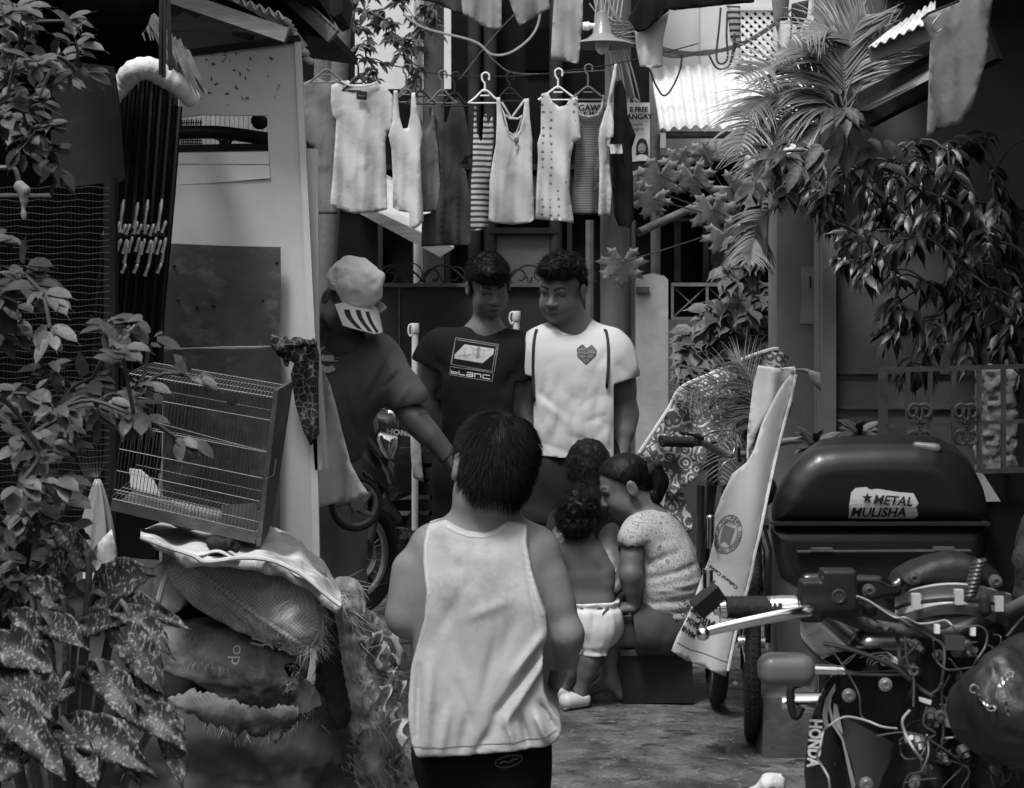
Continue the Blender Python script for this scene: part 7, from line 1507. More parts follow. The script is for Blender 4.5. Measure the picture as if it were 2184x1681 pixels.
# palms
def frond(pts, Y, Ll, n=34, w=.013, dr=.8, up=.25, r=.005):
    P = cat_pts([W(p[0], p[1], Y if len(p) < 3 else p[2]) for p in pts], 12); mb = MB(); mb.tube(P, [r*(1-.8*i/(len(P)-1)) for i in range(len(P))], 6); N = len(P)
    for i in range(n):
        t = .12+.86*i/n; k = min(N-2, int(t*(N-1))); p = P[k]+(P[k+1]-P[k])*(t*(N-1)-k); d = (P[k+1]-P[k]).normalized(); l = Ll*(math.sin(min(1, t*.95+.12)*math.pi)**.5)*random.uniform(.85, 1.1)+.02
        sdv = d.cross(Vector((0, -.75, .65))).normalized()
        for sg in (1, -1): blade(mb, p, sdv*sg*.8+d*.75+Vector((random.uniform(-.1, .1), random.uniform(-.15, .15), up)), l, w, dr*random.uniform(.6, 1.3), 5, Vector((0, -.8, .5)), .3, lambda q: 1-q*.93)
    return mb
b = thing('areca_palm', 'areca palm with arching fronds above the pillar at upper right', 'palm', W(1795, 240, 6.3))
for pts, L_, dr in (([(1790, 236), (1740, 172), (1650, 142), (1560, 172, 6.0)], .24, .7), ([(1800, 220), (1826, 110), (1770, 64), (1700, 82, 6.2)], .22, .7), ([(1790, 236), (1700, 196), (1610, 240), (1572, 340, 5.9)], .26, .9), ([(1780, 250), (1690, 250), (1630, 300), (1600, 390, 6.0)], .24, 1.),
                    ([(1806, 230), (1800, 130), (1824, 60), (1850, 30)], .20, .1), ([(1810, 240), (1850, 150), (1880, 90), (1920, 70, 6.2)], .20, .5), ([(1790, 240), (1720, 222), (1640, 210), (1575, 262, 6.1)], .22, 1.), ([(1780, 260), (1700, 290), (1650, 340), (1630, 430, 6.1)], .2, 1.), ([(1800, 230), (1770, 150), (1720, 110), (1640, 108, 6.4)], .2, .6), ([(1650, 440), (1620, 470), (1606, 520), (1600, 570, 6.1)], .16, 1.)):
    part('frond', frond(pts, 6.3, L_, dr=dr), M['palm'], b, sharp=None)
part('trunk', MB().tube([W(1795, 330, 6.35), W(1795, 236, 6.3)], .03, 8), M['stem'], b)
b = thing('palm_seedling', 'small palm with feathery fronds in front of the patterned sheet', 'palm', W(1640, 960, 5.9))
for pts, L_ in (([(1640, 900), (1600, 842), (1540, 815), (1428, 852, 5.8)], .20), ([(1640, 900), (1590, 860), (1520, 850), (1450, 880, 5.8)], .17), ([(1640, 905), (1600, 880), (1560, 900), (1530, 980, 5.8)], .15), ([(1645, 900), (1610, 830), (1580, 780), (1560, 770, 5.9)], .16), ([(1640, 915), (1590, 900), (1545, 960), (1540, 1040, 5.8)], .14)):
    part('frond', frond(pts, 5.9, L_*.9, 22, .007, .5), M['leaflit'], b, sharp=None)
# broad pointed leaves hanging from the roof
b = thing('broadleaf_plant', 'plant with large drooping pointed leaves hanging before the palm', 'plant', W(1797, 236, 5.7))
mb = MB()
for dx, dy, l, w in ((-70, 60, .17, .05), (-30, 80, .16, .055), (0, 85, .15, .05), (35, 70, .16, .05), (70, 50, .16, .05), (90, 25, .15, .045), (-80, 25, .15, .045), (20, 30, .12, .04), (-20, 35, .12, .04), (110, 60, .15, .05), (60, 90, .14, .05)): blade(mb, W(1797, 236, 5.7), (dx, random.uniform(-50, 10), -dy*.35), l, w, 1.1, 7, Vector((0, -.7, .7)), .35)
for i in range(16): x, y = random.uniform(1700, 1900), random.uniform(290, 370); blade(mb, W(x, y, 5.75), (random.uniform(-1, 1), -.3, random.uniform(-1, .1)), .13, .045, 1., 6, Vector((0, -.7, .7)), .35)
part('leaves', mb, M['leaf'], b, sharp=None); part('stems', MB().tube(cat_pts([W(1797, 236, 5.7), W(1830, 200, 5.8), W(1870, 180, 5.9)], 4), .006, 6), M['stem'], b)
# ================================================================ right side objects
random.seed(51)
g3 = lambda P_: [(1280.6+.4137*x, .4137*y) for x, y in P_]
g6 = lambda P_: [(1344.6+.3843*x, 512.2+.3843*y) for x, y in P_]
g9 = lambda P_: [(1408.6+.355*x, 1088.5+.355*y) for x, y in P_]
def G9(x, y, Y): return W(1408.6+.355*x, 1088.5+.355*y, Y)
def G6(x, y, Y): return W(1344.6+.3843*x, 512.2+.3843*y, Y)
def fo(a, k, s_, b_=0.): return lambda x, z: a*math.sin(x*k+s_+b_*z*8)+a*.5*math.sin(x*k*2.3+s_*2+z*9)+a*.2*math.sin(x*k*5-z*14)
single('draped_trousers', MB().cloth(g3([(1650, 100), (1690, 62), (1760, 40), (1850, 0), (1900, -60), (2030, -60), (2006, 100), (1985, 260), (1950, 400), (1920, 560), (1880, 630), (1740, 672), (1716, 690), (1668, 712), (1676, 520), (1690, 340), (1704, 200)]), 4.9, fo(.022, 30, 1, .3), .004, .02, billow=.012), fabric('dull_satin', .17, .15, .6, .3, 20), 'grey trousers hung from the roof edge at upper right', 'trousers', sharp=None)
b = thing('coat_hanger', 'thin wire hanger at the top of the grey draped trousers', 'hanger', W(1985, 60, 4.85))
part('wire', MB().tube(cat_pts([G9(0, 0, 1) if False else W(*g3([(1755, 70)])[0], 4.84), W(*g3([(1715, 120)])[0], 4.83), W(*g3([(1712, 150)])[0], 4.83), W(*g3([(1735, 165)])[0], 4.83), W(*g3([(1760, 150)])[0], 4.83)], 5), .002, 5), M['wire'], b)
part('arm', MB().tube([W(*g3([(1655, 100)])[0], 4.86), W(*g3([(1690, 70)])[0], 4.86), W(*g3([(1850, 5)])[0], 4.88)], .004, 6), M['ink'], b)
b = thing('white_bundle', 'pale rolled plastic bags tucked among the leaves on top of the pillar', 'bundle', W(1650, 430, 6.2))
organic('roll', [cap(W(1690, 326, 6.2), W(1662, 352, 6.15), .030, .028, .02), cap(W(1668, 344, 6.2), W(1640, 368, 6.15), .028, .024, .02)], V3(W(1665, 345, 6.2))-.16, V3(W(1665, 345, 6.2))+.16, .006, M['tarp'], b, disp=lambda Q: .006*np.sin(Q[..., 0]*140+Q[..., 2]*120))
organic('roll', [cap(W(1630, 368, 6.1), W(1628, 410, 6.1), .028, .025, .02), cap(W(1630, 365, 6.1), W(1600, 350, 6.1), .02, .03, .02)], V3(W(1625, 385, 6.1))-.16, V3(W(1625, 385, 6.1))+.16, .006, M['tarp'], b, disp=wr(40, .01, 4))
single('timber_beam', MB().bar(W(1528, 322, 6.9), W(1660, 300, 6.9), .08, .075), M['wood'], 'short grey timber beam poking out of the palm fronds', 'beam', smooth=False)
# patterned sheet
fm = fabric('floral_sheet', .48, .1, .6, .6, 30); overlay(fm, 'voro', .05, 16, .05, .015); overlay(fm, 'rings', .10, 22, .12, .09)
b = thing('patterned_sheet', 'pale floral patterned plastic sheet draped over the bicycles', 'sheet', W(1480, 1130, 6.1))
part('sheet', MB().cloth(g6([(822, 604), (780, 608), (680, 640), (560, 690), (430, 750), (280, 820), (240, 860), (215, 930), (130, 1060), (50, 1180), (45, 1230), (110, 1300), (200, 1400), (236, 1440), (300, 1370), (350, 1330), (420, 1260), (520, 1200), (650, 1150), (830, 1120), (900, 900), (880, 650)]), 6.15, lambda x, z: .03*math.sin(x*16+z*7)+.016*math.sin(x*37-z*11)+.008*math.sin(x*70+z*50)+.01*math.sin(z*33), .004, .02), fm, b, sharp=None)
part('edge_piping', MB().tube(cat_pts([W(p[0], p[1], 6.12) for p in g6([(822, 604), (780, 608), (680, 640), (560, 690), (430, 750), (280, 820), (215, 930), (130, 1060), (50, 1180)])], 4), .007, 6), M['tarp'], b)
part('lower_flap', MB().cloth(g6([(200, 1400), (290, 1400), (345, 1560), (330, 1620), (200, 1600), (190, 1480)]), 6.2, fo(.015, 30, 3), .004, .02), fm, b, sharp=None)
# iron fence
b = thing('iron_fence', 'dark iron fence with scroll ornaments at the right edge', 'fence', (W(2000, 0, 5.0).x, 5.0, 0))
Yf = 5.0; im = mat('fence_iron', .035, .5, .4, 14, .2, 40)
m = MB(); m.bar(W(1880, 790, Yf), W(2260, 779, Yf), .014, .014); m.bar(W(1888, 909, Yf), W(2260, 896, Yf), .012, .012); m.bar(W(1960, 1010, Yf), W(2260, 1000, Yf), .014, .014); part('rail', m, im, b, smooth=False)
for x in (1936, 1984, 2034, 2088, 2140, 2190): part('bar', MB().bar(W(x, 786, Yf), W(x, 1006, Yf), .013, .013, (0, 1, 0)), im, b, smooth=False)
part('post', MB().bar(W(1883, 786, Yf), Vector((W(1883, 0, Yf).x, Yf, .1)), .024, .024, (0, 1, 0)), im, b, smooth=False)
for cx in (1962, 2062):
    for cy, sg in ((880, 1), (930, -1)):
        m = MB()
        for dx, s2 in ((-13, -1), (11, 1)):
            c = W(cx+dx, cy, Yf-.01); pts = spiral(c, .030, .008, -1.2 if s2 < 0 else 4.3, (-1.2+7) if s2 < 0 else (4.3-7)); m.tube([Vector((p.x, p.y, c.z+(p.z-c.z)*sg*1.15)) for p in pts], .0055, 6)
        part('scroll', m, im, b)
b = thing('stone_pillar', 'rough pale stone pillar behind the iron fence', 'pillar', (W(2140, 0, 5.5).x, 5.5, 0))
organic('pillar', [rbox((W(2142, 0, 5.5).x, 5.6, .7), (.055, .08, .53), .02)], (W(2100, 0, 5.5).x, 5.45, -.05), (W(2190, 0, 5.5).x, 5.75, 1.3), .008, mat('rough_stone', .12, .9, .35, 14, .8, 40), b, disp=wr(60, .012, 3))
b = thing('plinth_wall', 'black low wall under the iron fence', 'wall', (W(2100, 0, 5.1).x, 5.1, 0))
zt = W(0, 1010, 5.05).z; part('wall', MB().box(((W(1875, 0, 5.05).x+3.1)/2, 5.12, zt/2), (3.1-W(1875, 0, 5.05).x, .14, zt)), M['darkwall'], b, smooth=False)
part('ledge', MB().prism([G6(1890, 1290, 5.0), G6(1960, 1300, 4.95), G6(2055, 1450, 4.9), G6(1960, 1452, 4.9)], (0, .1, 0)), M['concrete'], b, smooth=False)
single('concrete_block', MB().box((W(1668, 0, 5.2).x+.02, 5.3, (W(0, 1488, 5.2).z)/2), (.16, .2, W(0, 1488, 5.2).z)), mat('block_concrete', .085, .85, .3, 5, .5, 30, c2=.05), 'grey concrete block on the ground behind the bicycle wheel', 'block', smooth=False)
# bicycle
b = thing('bicycle', 'mountain bicycle facing the viewer, half hidden by the printed banner', 'bicycle', (W(1600, 0, 5.5).x, 5.5, 0))
def wheel(c, ax, R, tr, par, name='wheel', nsp=28, rimm=None, tread=True, hub=.02):
    ax = Vector(ax).normalized(); t = MB(); t.ring(c, ax, R-tr, tr, 64, 10); o = part(name, t, M['rubber'], par)
    if tread:
        k = MB(); u = ax.orthogonal().normalized(); w_ = ax.cross(u)
        for i in range(90):
            a = i*2*math.pi/90; d = u*math.cos(a)+w_*math.sin(a); tg = ax.cross(d)
            for s_ in (-.55, 0, .55): k.box(Vector(c)+d*(R-tr+tr*.97*math.cos(s_*1.2))+ax*(tr*s_), (.006, .006, .006), d.to_track_quat('Z', 'Y').to_matrix())
        part('tread', k, M['rubber'], o, smooth=False)
    r = MB(); r.ring(c, ax, R-tr*2.3, tr*.45, 64, 8); part('rim', r, rimm or M['dullmetal'], o)
    h = MB(); h.cyl(Vector(c)-ax*.045, Vector(c)+ax*.045, hub, 14); part('hub', h, M['dullmetal'], o)
    s_ = MB(); u = ax.orthogonal().normalized(); w_ = ax.cross(u)
    for i in range(nsp):
        a = i*2*math.pi/nsp; d = u*math.cos(a)+w_*math.sin(a); a2 = a+(.5 if i % 4 < 2 else -.5); d2 = u*math.cos(a2)+w_*math.sin(a2); s_.tube([Vector(c)+d2*hub+ax*(.03 if i % 2 else -.03), Vector(c)+d*(R-tr*2.4)], .0011, 4)
    part('spokes', s_, M['steel'], o); return o
Rw = .318; wc = Vector((W(1603, 0, 5.45).x, 5.45+.0, Rw)); wa = Vector((1, -.13, .0)).normalized()
wheel(wc, wa, Rw, .026, b)
rc = wc+Vector((.13, 1.02, 0)); wheel(rc, wa, Rw, .026, b, tread=False)
fwd = wa.cross(Vector((0, 0, 1))).normalized(); fwd = fwd if fwd.y < 0 else -fwd
ct = wc-fwd*.10+Vector((0, 0, .50)); bk = mat('bike_black', .012, .3, .2, 10, coat=.4)
m = MB()
for s_ in (-1, 1): m.tube([wc+wa*.052*s_, wc+wa*.055*s_-fwd*.03+Vector((0, 0, .30)), ct+wa*.03*s_-Vector((0, 0, .12))], [.011, .016, .018], 8)
m.tube([ct+wa*.06-Vector((0, 0, .12)), ct-wa*.06-Vector((0, 0, .12))], .018, 8); part('fork', m, bk, b)
part('stanchion', MB().tube([ct-wa*.045-Vector((0, 0, .12)), ct-wa*.048-Vector((0, 0, -.06))], .013, 10), M['chrome'], b)
hd = ct-fwd*.03+Vector((0, 0, .12)); bb = wc-fwd*.62+Vector((0, 0, -.03)); sp = wc-fwd*.72+Vector((0, 0, .50))
m = MB(); m.tube([ct-Vector((0, 0, .08)), hd], .022, 10); m.tube([ct, bb], .02, 8); m.tube([hd-Vector((0, 0, .05)), sp], .017, 8); m.tube([bb, sp+Vector((0, 0, .08))], .016, 8)
for s_ in (-1, 1): m.tube([bb+wa*.02*s_, rc+wa*.06*s_], .009, 6); m.tube([sp+wa*.02*s_, rc+wa*.06*s_], .008, 6)
part('frame', m, bk, b)
organic('saddle', [cap(sp+Vector((0, 0, .17))-fwd*.0, sp+Vector((0, 0, .16))+fwd*.14, .05, .022, .03)], V3(sp)-.2, V3(sp)+.32, .01, M['ink'], b)
bx = W(1571, 970, 5.40)
m = MB(); m.tube(cat_pts([G6(340, 1122, 5.25), G6(400, 1125, 5.27), G6(470, 1165, 5.33), G6(560, 1190, 5.38), G6(660, 1188, 5.42), G6(760, 1160, 5.46), G6(850, 1120, 5.50), G6(960, 1110, 5.52)], 6), .0125, 10); part('handlebar', m, M['dullmetal'], b)
part('grip', MB().lathe(G6(345, 1122, 5.25), G6(150, 1116, 5.2)-G6(345, 1122, 5.25), [(.016, 0), (.019, .004)]+[(.0165+.0015*(i % 2), .008+i*.007) for i in range(14)]+[(.020, .108), (.018, .114)], 14), M['rubber'], b)
part('brake_lever', MB().tube(cat_pts([G6(400, 1100, 5.24), G6(340, 1080, 5.20), G6(290, 1072, 5.18), G6(272, 1066, 5.17)], 4), [.008, .006, .006, .005]+[.005]*9, 8), M['ink'], b)
m = MB(); m.box(G6(370, 1108, 5.25), (.022, .03, .04)); part('brake_clamp', m, M['ink'], b)
m = MB(); m.cyl(G6(590, 1230, 5.36), G6(590, 1150, 5.36), .013, 12); m.cyl(G6(590, 1228, 5.35), G6(590, 1212, 5.35), .018, 12); part('stem', m, M['chrome'], b)
m = MB(); m.tube(cat_pts([G6(590, 1210, 5.3), G6(520, 1240, 5.28), G6(486, 1320, 5.28), G6(520, 1395, 5.3), G6(560, 1500, 5.35)], 6), .0025, 5); m.tube(cat_pts([G6(380, 1100, 5.25), G6(480, 1060, 5.3), G6(600, 1070, 5.35), G6(650, 1160, 5.4)], 6), .0025, 5); part('brake_cable', m, M['wire'], b)
m = MB(); m.cyl(wc-wa*.05, wc-wa*.085, .006, 10); part('axle_nut', m, M['chrome'], b)
m = MB(); m.tube([G9(300, 40, 5.45), G9(300, 230, 5.45)], .011, 10); m.ell(G9(300, 40, 5.45), (.014, .014, .008)); part('seat_post', m, M['chrome'], b)
b = thing('bicycle', 'second bicycle mostly hidden behind the first, only its tyre showing by the crate', 'bicycle', (W(1522, 0, 5.9).x, 5.9, 0))
wc2 = Vector((W(1527, 0, 5.95).x, 5.95, .318)); wheel(wc2, Vector((1, -.05, 0)), .318, .028, b, tread=False)
m = MB()
for s_ in (-1, 1): m.tube([wc2+Vector((.06*s_, 0, 0)), wc2+Vector((.045*s_, .08, .46))], .014, 8)
m.tube([wc2+Vector((0, .08, .46)), wc2+Vector((0, .1, .62))], .02, 8); m.tube([wc2+Vector((0, .1, .5)), wc2+Vector((.05, .75, .1))], .02, 8); part('frame', m, bk, b)
organic('saddle', [cap(W(1560, 1050, 6.3), W(1620, 1045, 6.5), .04, .07, .03)], V3(W(1590, 1045, 6.4))-.25, V3(W(1590, 1045, 6.4))+.25, .012, M['ink'], b)
# printed banner slung over the bicycle
Yt = 5.12
def bf(x, z): return .030*math.sin(x*18+z*5)+.012*math.sin(x*40-z*8)+.06*max(0, z-1.15)+.10*max(0, .62-z)*-.6
bm_ = mat('vinyl_banner', .37, .55, .12, 4, .2, 18, c2=.26, edge=(.5, .7))
b = thing('printed_banner', 'pale printed vinyl banner slung upside down over the bicycle', 'banner', W(1560, 1440, Yt))
part('sheet', MB().cloth([(1664, 830), (1696, 784), (1698, 800), (1690, 850), (1676, 905), (1662, 960), (1648, 1010), (1632, 1070), (1618, 1130), (1606, 1180), (1598, 1230), (1584, 1290), (1572, 1340), (1560, 1400), (1548, 1442), (1500, 1420), (1460, 1402), (1428, 1380), (1440, 1350), (1474, 1292), (1496, 1240), (1516, 1196), (1526, 1150), (1526, 1100), (1538, 1060), (1560, 1010), (1590, 985), (1606, 960), (1625, 905)], Yt, bf, .003, .014), bm_, b, sharp=None)
part('upper_fold', MB().cloth([(1622, 780), (1664, 786), (1696, 782), (1690, 800), (1668, 835), (1640, 880), (1615, 925), (1600, 968), (1590, 984), (1594, 930), (1604, 868), (1612, 820)], Yt+.04, lambda x, z: bf(x, z)+.02*math.sin(x*60), .003, .014), bm_, b, 'upper folded strip of the banner', sharp=None)
part('rear_fold', MB().cloth([(1690, 786), (1720, 786), (1748, 795), (1750, 834), (1735, 820), (1722, 795), (1700, 792)], Yt+.12, fo(.01, 40, 2), .003, .014), M['concrete'], b, sharp=None)
part('rolled_edge', MB().tube(cat_pts([Vector((p.x, p.y+bf(p.x, p.z)-.006, p.z)) for p in [W(x, y, Yt) for x, y in ((1698, 800), (1690, 850), (1676, 905), (1662, 960), (1648, 1010), (1632, 1070), (1618, 1130), (1606, 1180), (1598, 1230), (1572, 1340), (1552, 1430))]], 5), .005, 6), M['tarp'], b)
sh_ = bpy.data.objects['sheet'] if False else [o for o in b.children if o.name.startswith('sheet')][0]
wp = projector([sh_], .0016)
dx = Vector((-.77, 0, .64)); dz = Vector((-.64, 0, -.77))
for t, x, y, s_ in (('MANILA', 1484, 1352, .0215), ('BROADCASTING', 1494, 1334, .0215), ('COMPANY', 1502, 1314, .019)): lettering(t[:6] if t[0] == 'B' else t, s_, W(x, y, Yt), dx, dz, M['ink'], sh_, .0004, bold=.0004, warp=wp)
lettering('MBC', .032, W(1528, 1328, Yt), (-.9, 0, .3), (-.3, 0, -.9), M['ink'], sh_, .0004, bold=.0006, warp=wp)
line_decal('logo_ring', [[(1516+21*math.cos(a)*1.0, 1322+17*math.sin(a)) for a in np.linspace(2.4, 6.6, 20)]], 1.8, Yt, wp, M['ink'], sh_)
lettering('Cultural Center of the Ph', .0165, W(1574, 1250, Yt), (-.80, 0, .60), (-.60, 0, -.80), M['ink'], sh_, .0004, warp=wp)
lettering('The', .034, W(1534, 1246, Yt), (-.8, 0, .6), (-.6, 0, -.8), M['ink'], sh_, .0004, shear=.4, warp=wp)
cx, cy = 1552, 1140
for ra, rb, w_ in ((26, 42, 1.6), (18, 30, 1.2)): line_decal('seal_ring', [[(cx+ra*math.cos(a)+(rb*math.sin(a))*-.18, cy+rb*math.sin(a)) for a in np.linspace(0, 2*math.pi, 40)]], w_, Yt, wp, M['greyink'], sh_)
decal('seal_shield', [(cx-7, cy-20), (cx+14, cy-14), (cx+8, cy+8), (cx+4, cy+24), (cx-6, cy+14), (cx-14, cy+20), (cx-13, cy+2)], Yt, wp, M['greyink'], sh_)
line_decal('seal_waves', [[(cx-8+i*3, cy-24-k*3+1.2*math.sin(i*1.6)) for i in range(8)] for k in range(3)], .8, Yt, projector([sh_], .003), M['greyink'], sh_)
def arc_text(txt, a0, a1, ra, rb, s_, flip=1):
    for i, ch in enumerate(txt):
        if ch == ' ': continue
        a = a0+(a1-a0)*i/(len(txt)-1); p = (cx+ra*math.cos(a)-.18*rb*math.sin(a), cy+rb*math.sin(a)); t = Vector((-math.sin(a)*ra, 0, -math.cos(a)*rb))*(1 if a1 > a0 else -1); t.normalize(); lettering(ch, s_, W(p[0], p[1], Yt), t, Vector((-t.z, 0, t.x)), M['greyink'], sh_, .0003, bold=.0004, warp=wp, align='CENTER')
arc_text('LUNGSOD NG MAYNILA', .35, math.pi+.1, 19, 31.5, .016) if False else arc_text('LUNGSOD NG MAYNILA', -.2, 3.5, 20, 33, .015)
arc_text('PILIPINAS', 4.0, 5.6, 20, 33, .015)
line_decal('border_line', [[(1440, 1362), (1470, 1380), (1552, 1412)], [(1552, 1412), (1568, 1330)]], 1.2, Yt, wp, M['greyink'], sh_)
# ---------------------------------------------------------------- black top box of the motorcycle standing behind
Yx = 3.55
b = thing('motorcycle', 'parked motorcycle seen from behind, carrying a big black top box with a sticker', 'motorcycle', (W(1880, 0, 3.9).x, 3.9, 0))
def molded(poly, Y, dep, rad, sh=0.):
    O = outline(poly, Y)
    def f(Q):
        if sh: Q = np.stack([Q[..., 0]-(Q[..., 1]-Y)*sh, Q[..., 1], Q[..., 2]], -1)
        a = O(Q)+rad; c = np.abs(Q[..., 1]-(Y+dep))-dep+rad; return np.sqrt(np.maximum(a, 0)**2+np.maximum(c, 0)**2)+np.minimum(np.maximum(a, c), 0)-rad
    return (f, .01)
lid = [(1641, 1122), (1640, 1090), (1652, 1050), (1676, 1010), (1704, 980), (1736, 958), (1780, 951), (1880, 947), (1960, 948), (2005, 954), (2046, 974), (2078, 1006), (2100, 1048), (2110, 1090), (2111, 1122)]
base = [(1638, 1124), (2112, 1124), (2108, 1160), (2096, 1230), (2060, 1262), (1700, 1262), (1660, 1240), (1646, 1180)]
bxm = mat('box_plastic', .009, .30, .12, 9, .05, 260, spec=.45)
organic('top_box_lid', [molded(lid, Yx, .17, .06, .24)], (W(1620, 0, 3.4).x, 3.5, W(0, 1135, Yx).z), (W(2130, 0, 3.6).x+.12, 3.95, W(0, 935, Yx).z), .006, bxm, b, sm=2)
organic('top_box_base', [molded(base, Yx+.008, .165, .035, .24)], (W(1620, 0, 3.4).x, 3.5, W(0, 1275, Yx).z), (W(2130, 0, 3.6).x+.12, 3.95, W(0, 1115, Yx).z), .006, bxm, b, sm=2)
m = MB(); m.bar(W(1644, 1116, Yx+.012), W(2107, 1116, Yx+.012), .036, .006); part('lid_flange', m, mat('flange_plastic', .018, .3, .1, 9), b, smooth=False)
m = MB(); m.bar(W(1700, 1176, Yx-.002), W(2070, 1174, Yx-.002), .012, .003); m.bar(W(1730, 1172, Yx-.003), W(1775, 1172, Yx-.003), .014, .007); m.bar(W(1990, 1170, Yx-.003), W(2035, 1170, Yx-.003), .014, .007); part('latch_strip', m, M['greyiron'], b, smooth=False)
organic('rim_highlight', [cap(W(1955, 951, Yx+.04), W(1996, 957, Yx+.03), .010, .012, .01)], V3(W(1975, 955, Yx))-.06, V3(W(1975, 955, Yx))+.09, .004, mat('highlight_grey', .10, .3, .1, 9), b)  # grey bar stands in for the highlight along the box rim
lw = projector([o for o in b.children if o.name.startswith('top_box_lid')], .0012)
stp = g6([(1215, 1470), (1225, 1400), (1250, 1375), (1310, 1370), (1330, 1385), (1370, 1380), (1480, 1398), (1570, 1405), (1600, 1462), (1585, 1480), (1605, 1530), (1590, 1550), (1400, 1555), (1220, 1548)])
stk = decal('sticker', stp, Yx, lw, mat('sticker_white', .48, .5, .05, 8), b, step=.01)
lw2 = projector([o for o in b.children if o.name.startswith('top_box_lid')], .0055)
lettering('METAL', .028, W(*g6([(1342, 1462)])[0], Yx), (1, 0, -.06), (.06, 0, 1), M['ink'], stk, .0003, shear=.2, bold=.0006, warp=lw2, sx=1.0)
lettering('MULISHA', .030, W(*g6([(1224, 1538)])[0], Yx), (1, 0, 0), (0, 0, 1), M['ink'], stk, .0003, shear=.15, bold=.0007, warp=lw2, sx=.98)
scx, scy = g6([(1312, 1430)])[0]
decal('star', [(scx+(12 if i % 2 == 0 else 5)*math.sin(i*math.pi/5), scy-(12 if i % 2 == 0 else 5)*math.cos(i*math.pi/5)) for i in range(10)], Yx, lw2, M['ink'], stk, step=.01)
m = MB(); m.ring(Vector((W(1880, 0, 3.8).x, 4.0, .30)), (1, 0, 0), .25, .05, 40, 10); part('rear_wheel', m, M['rubber'], b)
organic('tail', [rbox((W(1880, 0, 3.8).x, 3.95, .62), (.11, .35, .09), .05)], (W(1880, 0, 3.8).x-.2, 3.5, .45), (W(1880, 0, 3.8).x+.2, 4.4, .8), .012, M['gloss_black'], b)
part('fork', MB().box((W(1880, 0, 3.8).x, 4.1, .45), (.16, .1, .3)), M['ink'], b, smooth=False)
# ---------------------------------------------------------------- stripped motorcycle in front
b = thing('motorcycle', 'stripped motorcycle in the near right corner with bare handlebar and loose wiring', 'motorcycle', (W(1990, 0, 2.8).x, 2.8, 0))
Y = 2.65
part('handlebar', MB().tube(cat_pts([G9(340, 585, Y), G9(820, 570, Y), G9(1050, 620, Y+.02), G9(1300, 700, Y+.06), G9(1700, 730, Y+.08), G9(2000, 640, Y+.06), G9(2300, 500, Y)], 6), .011, 12), M['greyiron'], b)
d = G9(645, 583, Y)-G9(390, 583, Y)
part('grip', MB().lathe(G9(395, 583, Y), d, [(.018, 0), (.0185, .003)]+[(.0175+.0012*(i % 2), .006+i*.0037) for i in range(22)]+[(.018, .088)], 20), M['rubber'], b)
part('grip_sleeve', MB().lathe(G9(640, 580, Y), G9(835, 572, Y)-G9(640, 580, Y), [(.0165, 0), (.0175, .002), (.0172, .045), (.0155, .046), (.0155, .049), (.0195, .050), (.020, .060), (.0165, .061), (.0165, .066)], 24), M['chrome'], b)
part('bar_end', MB().lathe(G9(400, 583, Y), G9(330, 590, Y)-G9(400, 583, Y), [(.017, 0), (.019, .003), (.016, .012), (.012, .014), (.010, .022)], 20), M['chrome'], b)
m = MB(); R_ = eul((.3, math.radians(-38), .2)); m.box(G9(285, 540, Y-.01), (.050, .022, .030), R_); part('mirror_mount', m, M['ink'], b, smooth=False)
m = MB(); m.lathe(G9(285, 495, Y), (0, 0, 1), [(.0085, 0), (.0085, .034), (.0095, .035), (.0095, .038), (.003, .039)], 16); part('mirror_stub', m, M['chrome'], b)
lp = cat_pts([G9(900, 605, Y-.02), G9(760, 625, Y-.035), G9(560, 665, Y-.04), G9(380, 705, Y-.04), G9(290, 728, Y-.04)], 6)
part('brake_lever', MB().tube(lp, [.0105-.0030*i/(len(lp)-1) for i in range(len(lp))], 14, sq=.55), M['steel'], b)
part('lever_ball', MB().ell(G9(255, 740, Y-.04), (.0115, .0115, .0115)), M['steel'], b)
blk = mat('cast_black', .014, .4, .3, 20, .1, 60)
organic('master_cylinder', [rbox(G9(1065, 475, Y), (.028, .022, .033), .003, k=.003), rbox(G9(1085, 590, Y), (.034, .016, .012), .004, k=.004), rbox(G9(900, 540, Y), (.018, .02, .034), .005, k=.003), cap(G9(880, 570, Y), G9(1000, 560, Y), .022, .02, .01), cap(G9(1180, 590, Y), G9(1270, 600, Y), .011, .010, .005)], V3(G9(1050, 520, Y))-.11, V3(G9(1050, 520, Y))+.11, .0035, blk, b)
part('reservoir_cap', MB().box(G9(1065, 392, Y), (.056, .04, .005)), mat('cap_grey', .12, .4, .2, 20), b, smooth=False)
part('sight_glass', MB().lathe(G9(1070, 515, Y-.021), (0, -1, 0), [(.012, 0), (.012, .003), (.009, .004), (.008, .002)], 20), mat('sight_glass', .04, .15, .1, 5), b)
m = MB(); m.lathe(G9(890, 600, Y-.03), (0, -.3, 1), [(.008, 0), (.008, .003), (.003, .004)], 12); part('pivot_bolt', m, M['steel'], b)
organic('top_plate', [molded(g9([(850, 390), (960, 382), (1340, 396), (1400, 432), (1440, 400), (1500, 440), (1460, 520), (1250, 560), (860, 540)]), Y+.05, .01, .008)], V3(G9(1150, 480, Y+.05))-.14, V3(G9(1150, 480, Y+.05))+.14, .005, M['gloss_black'], b)
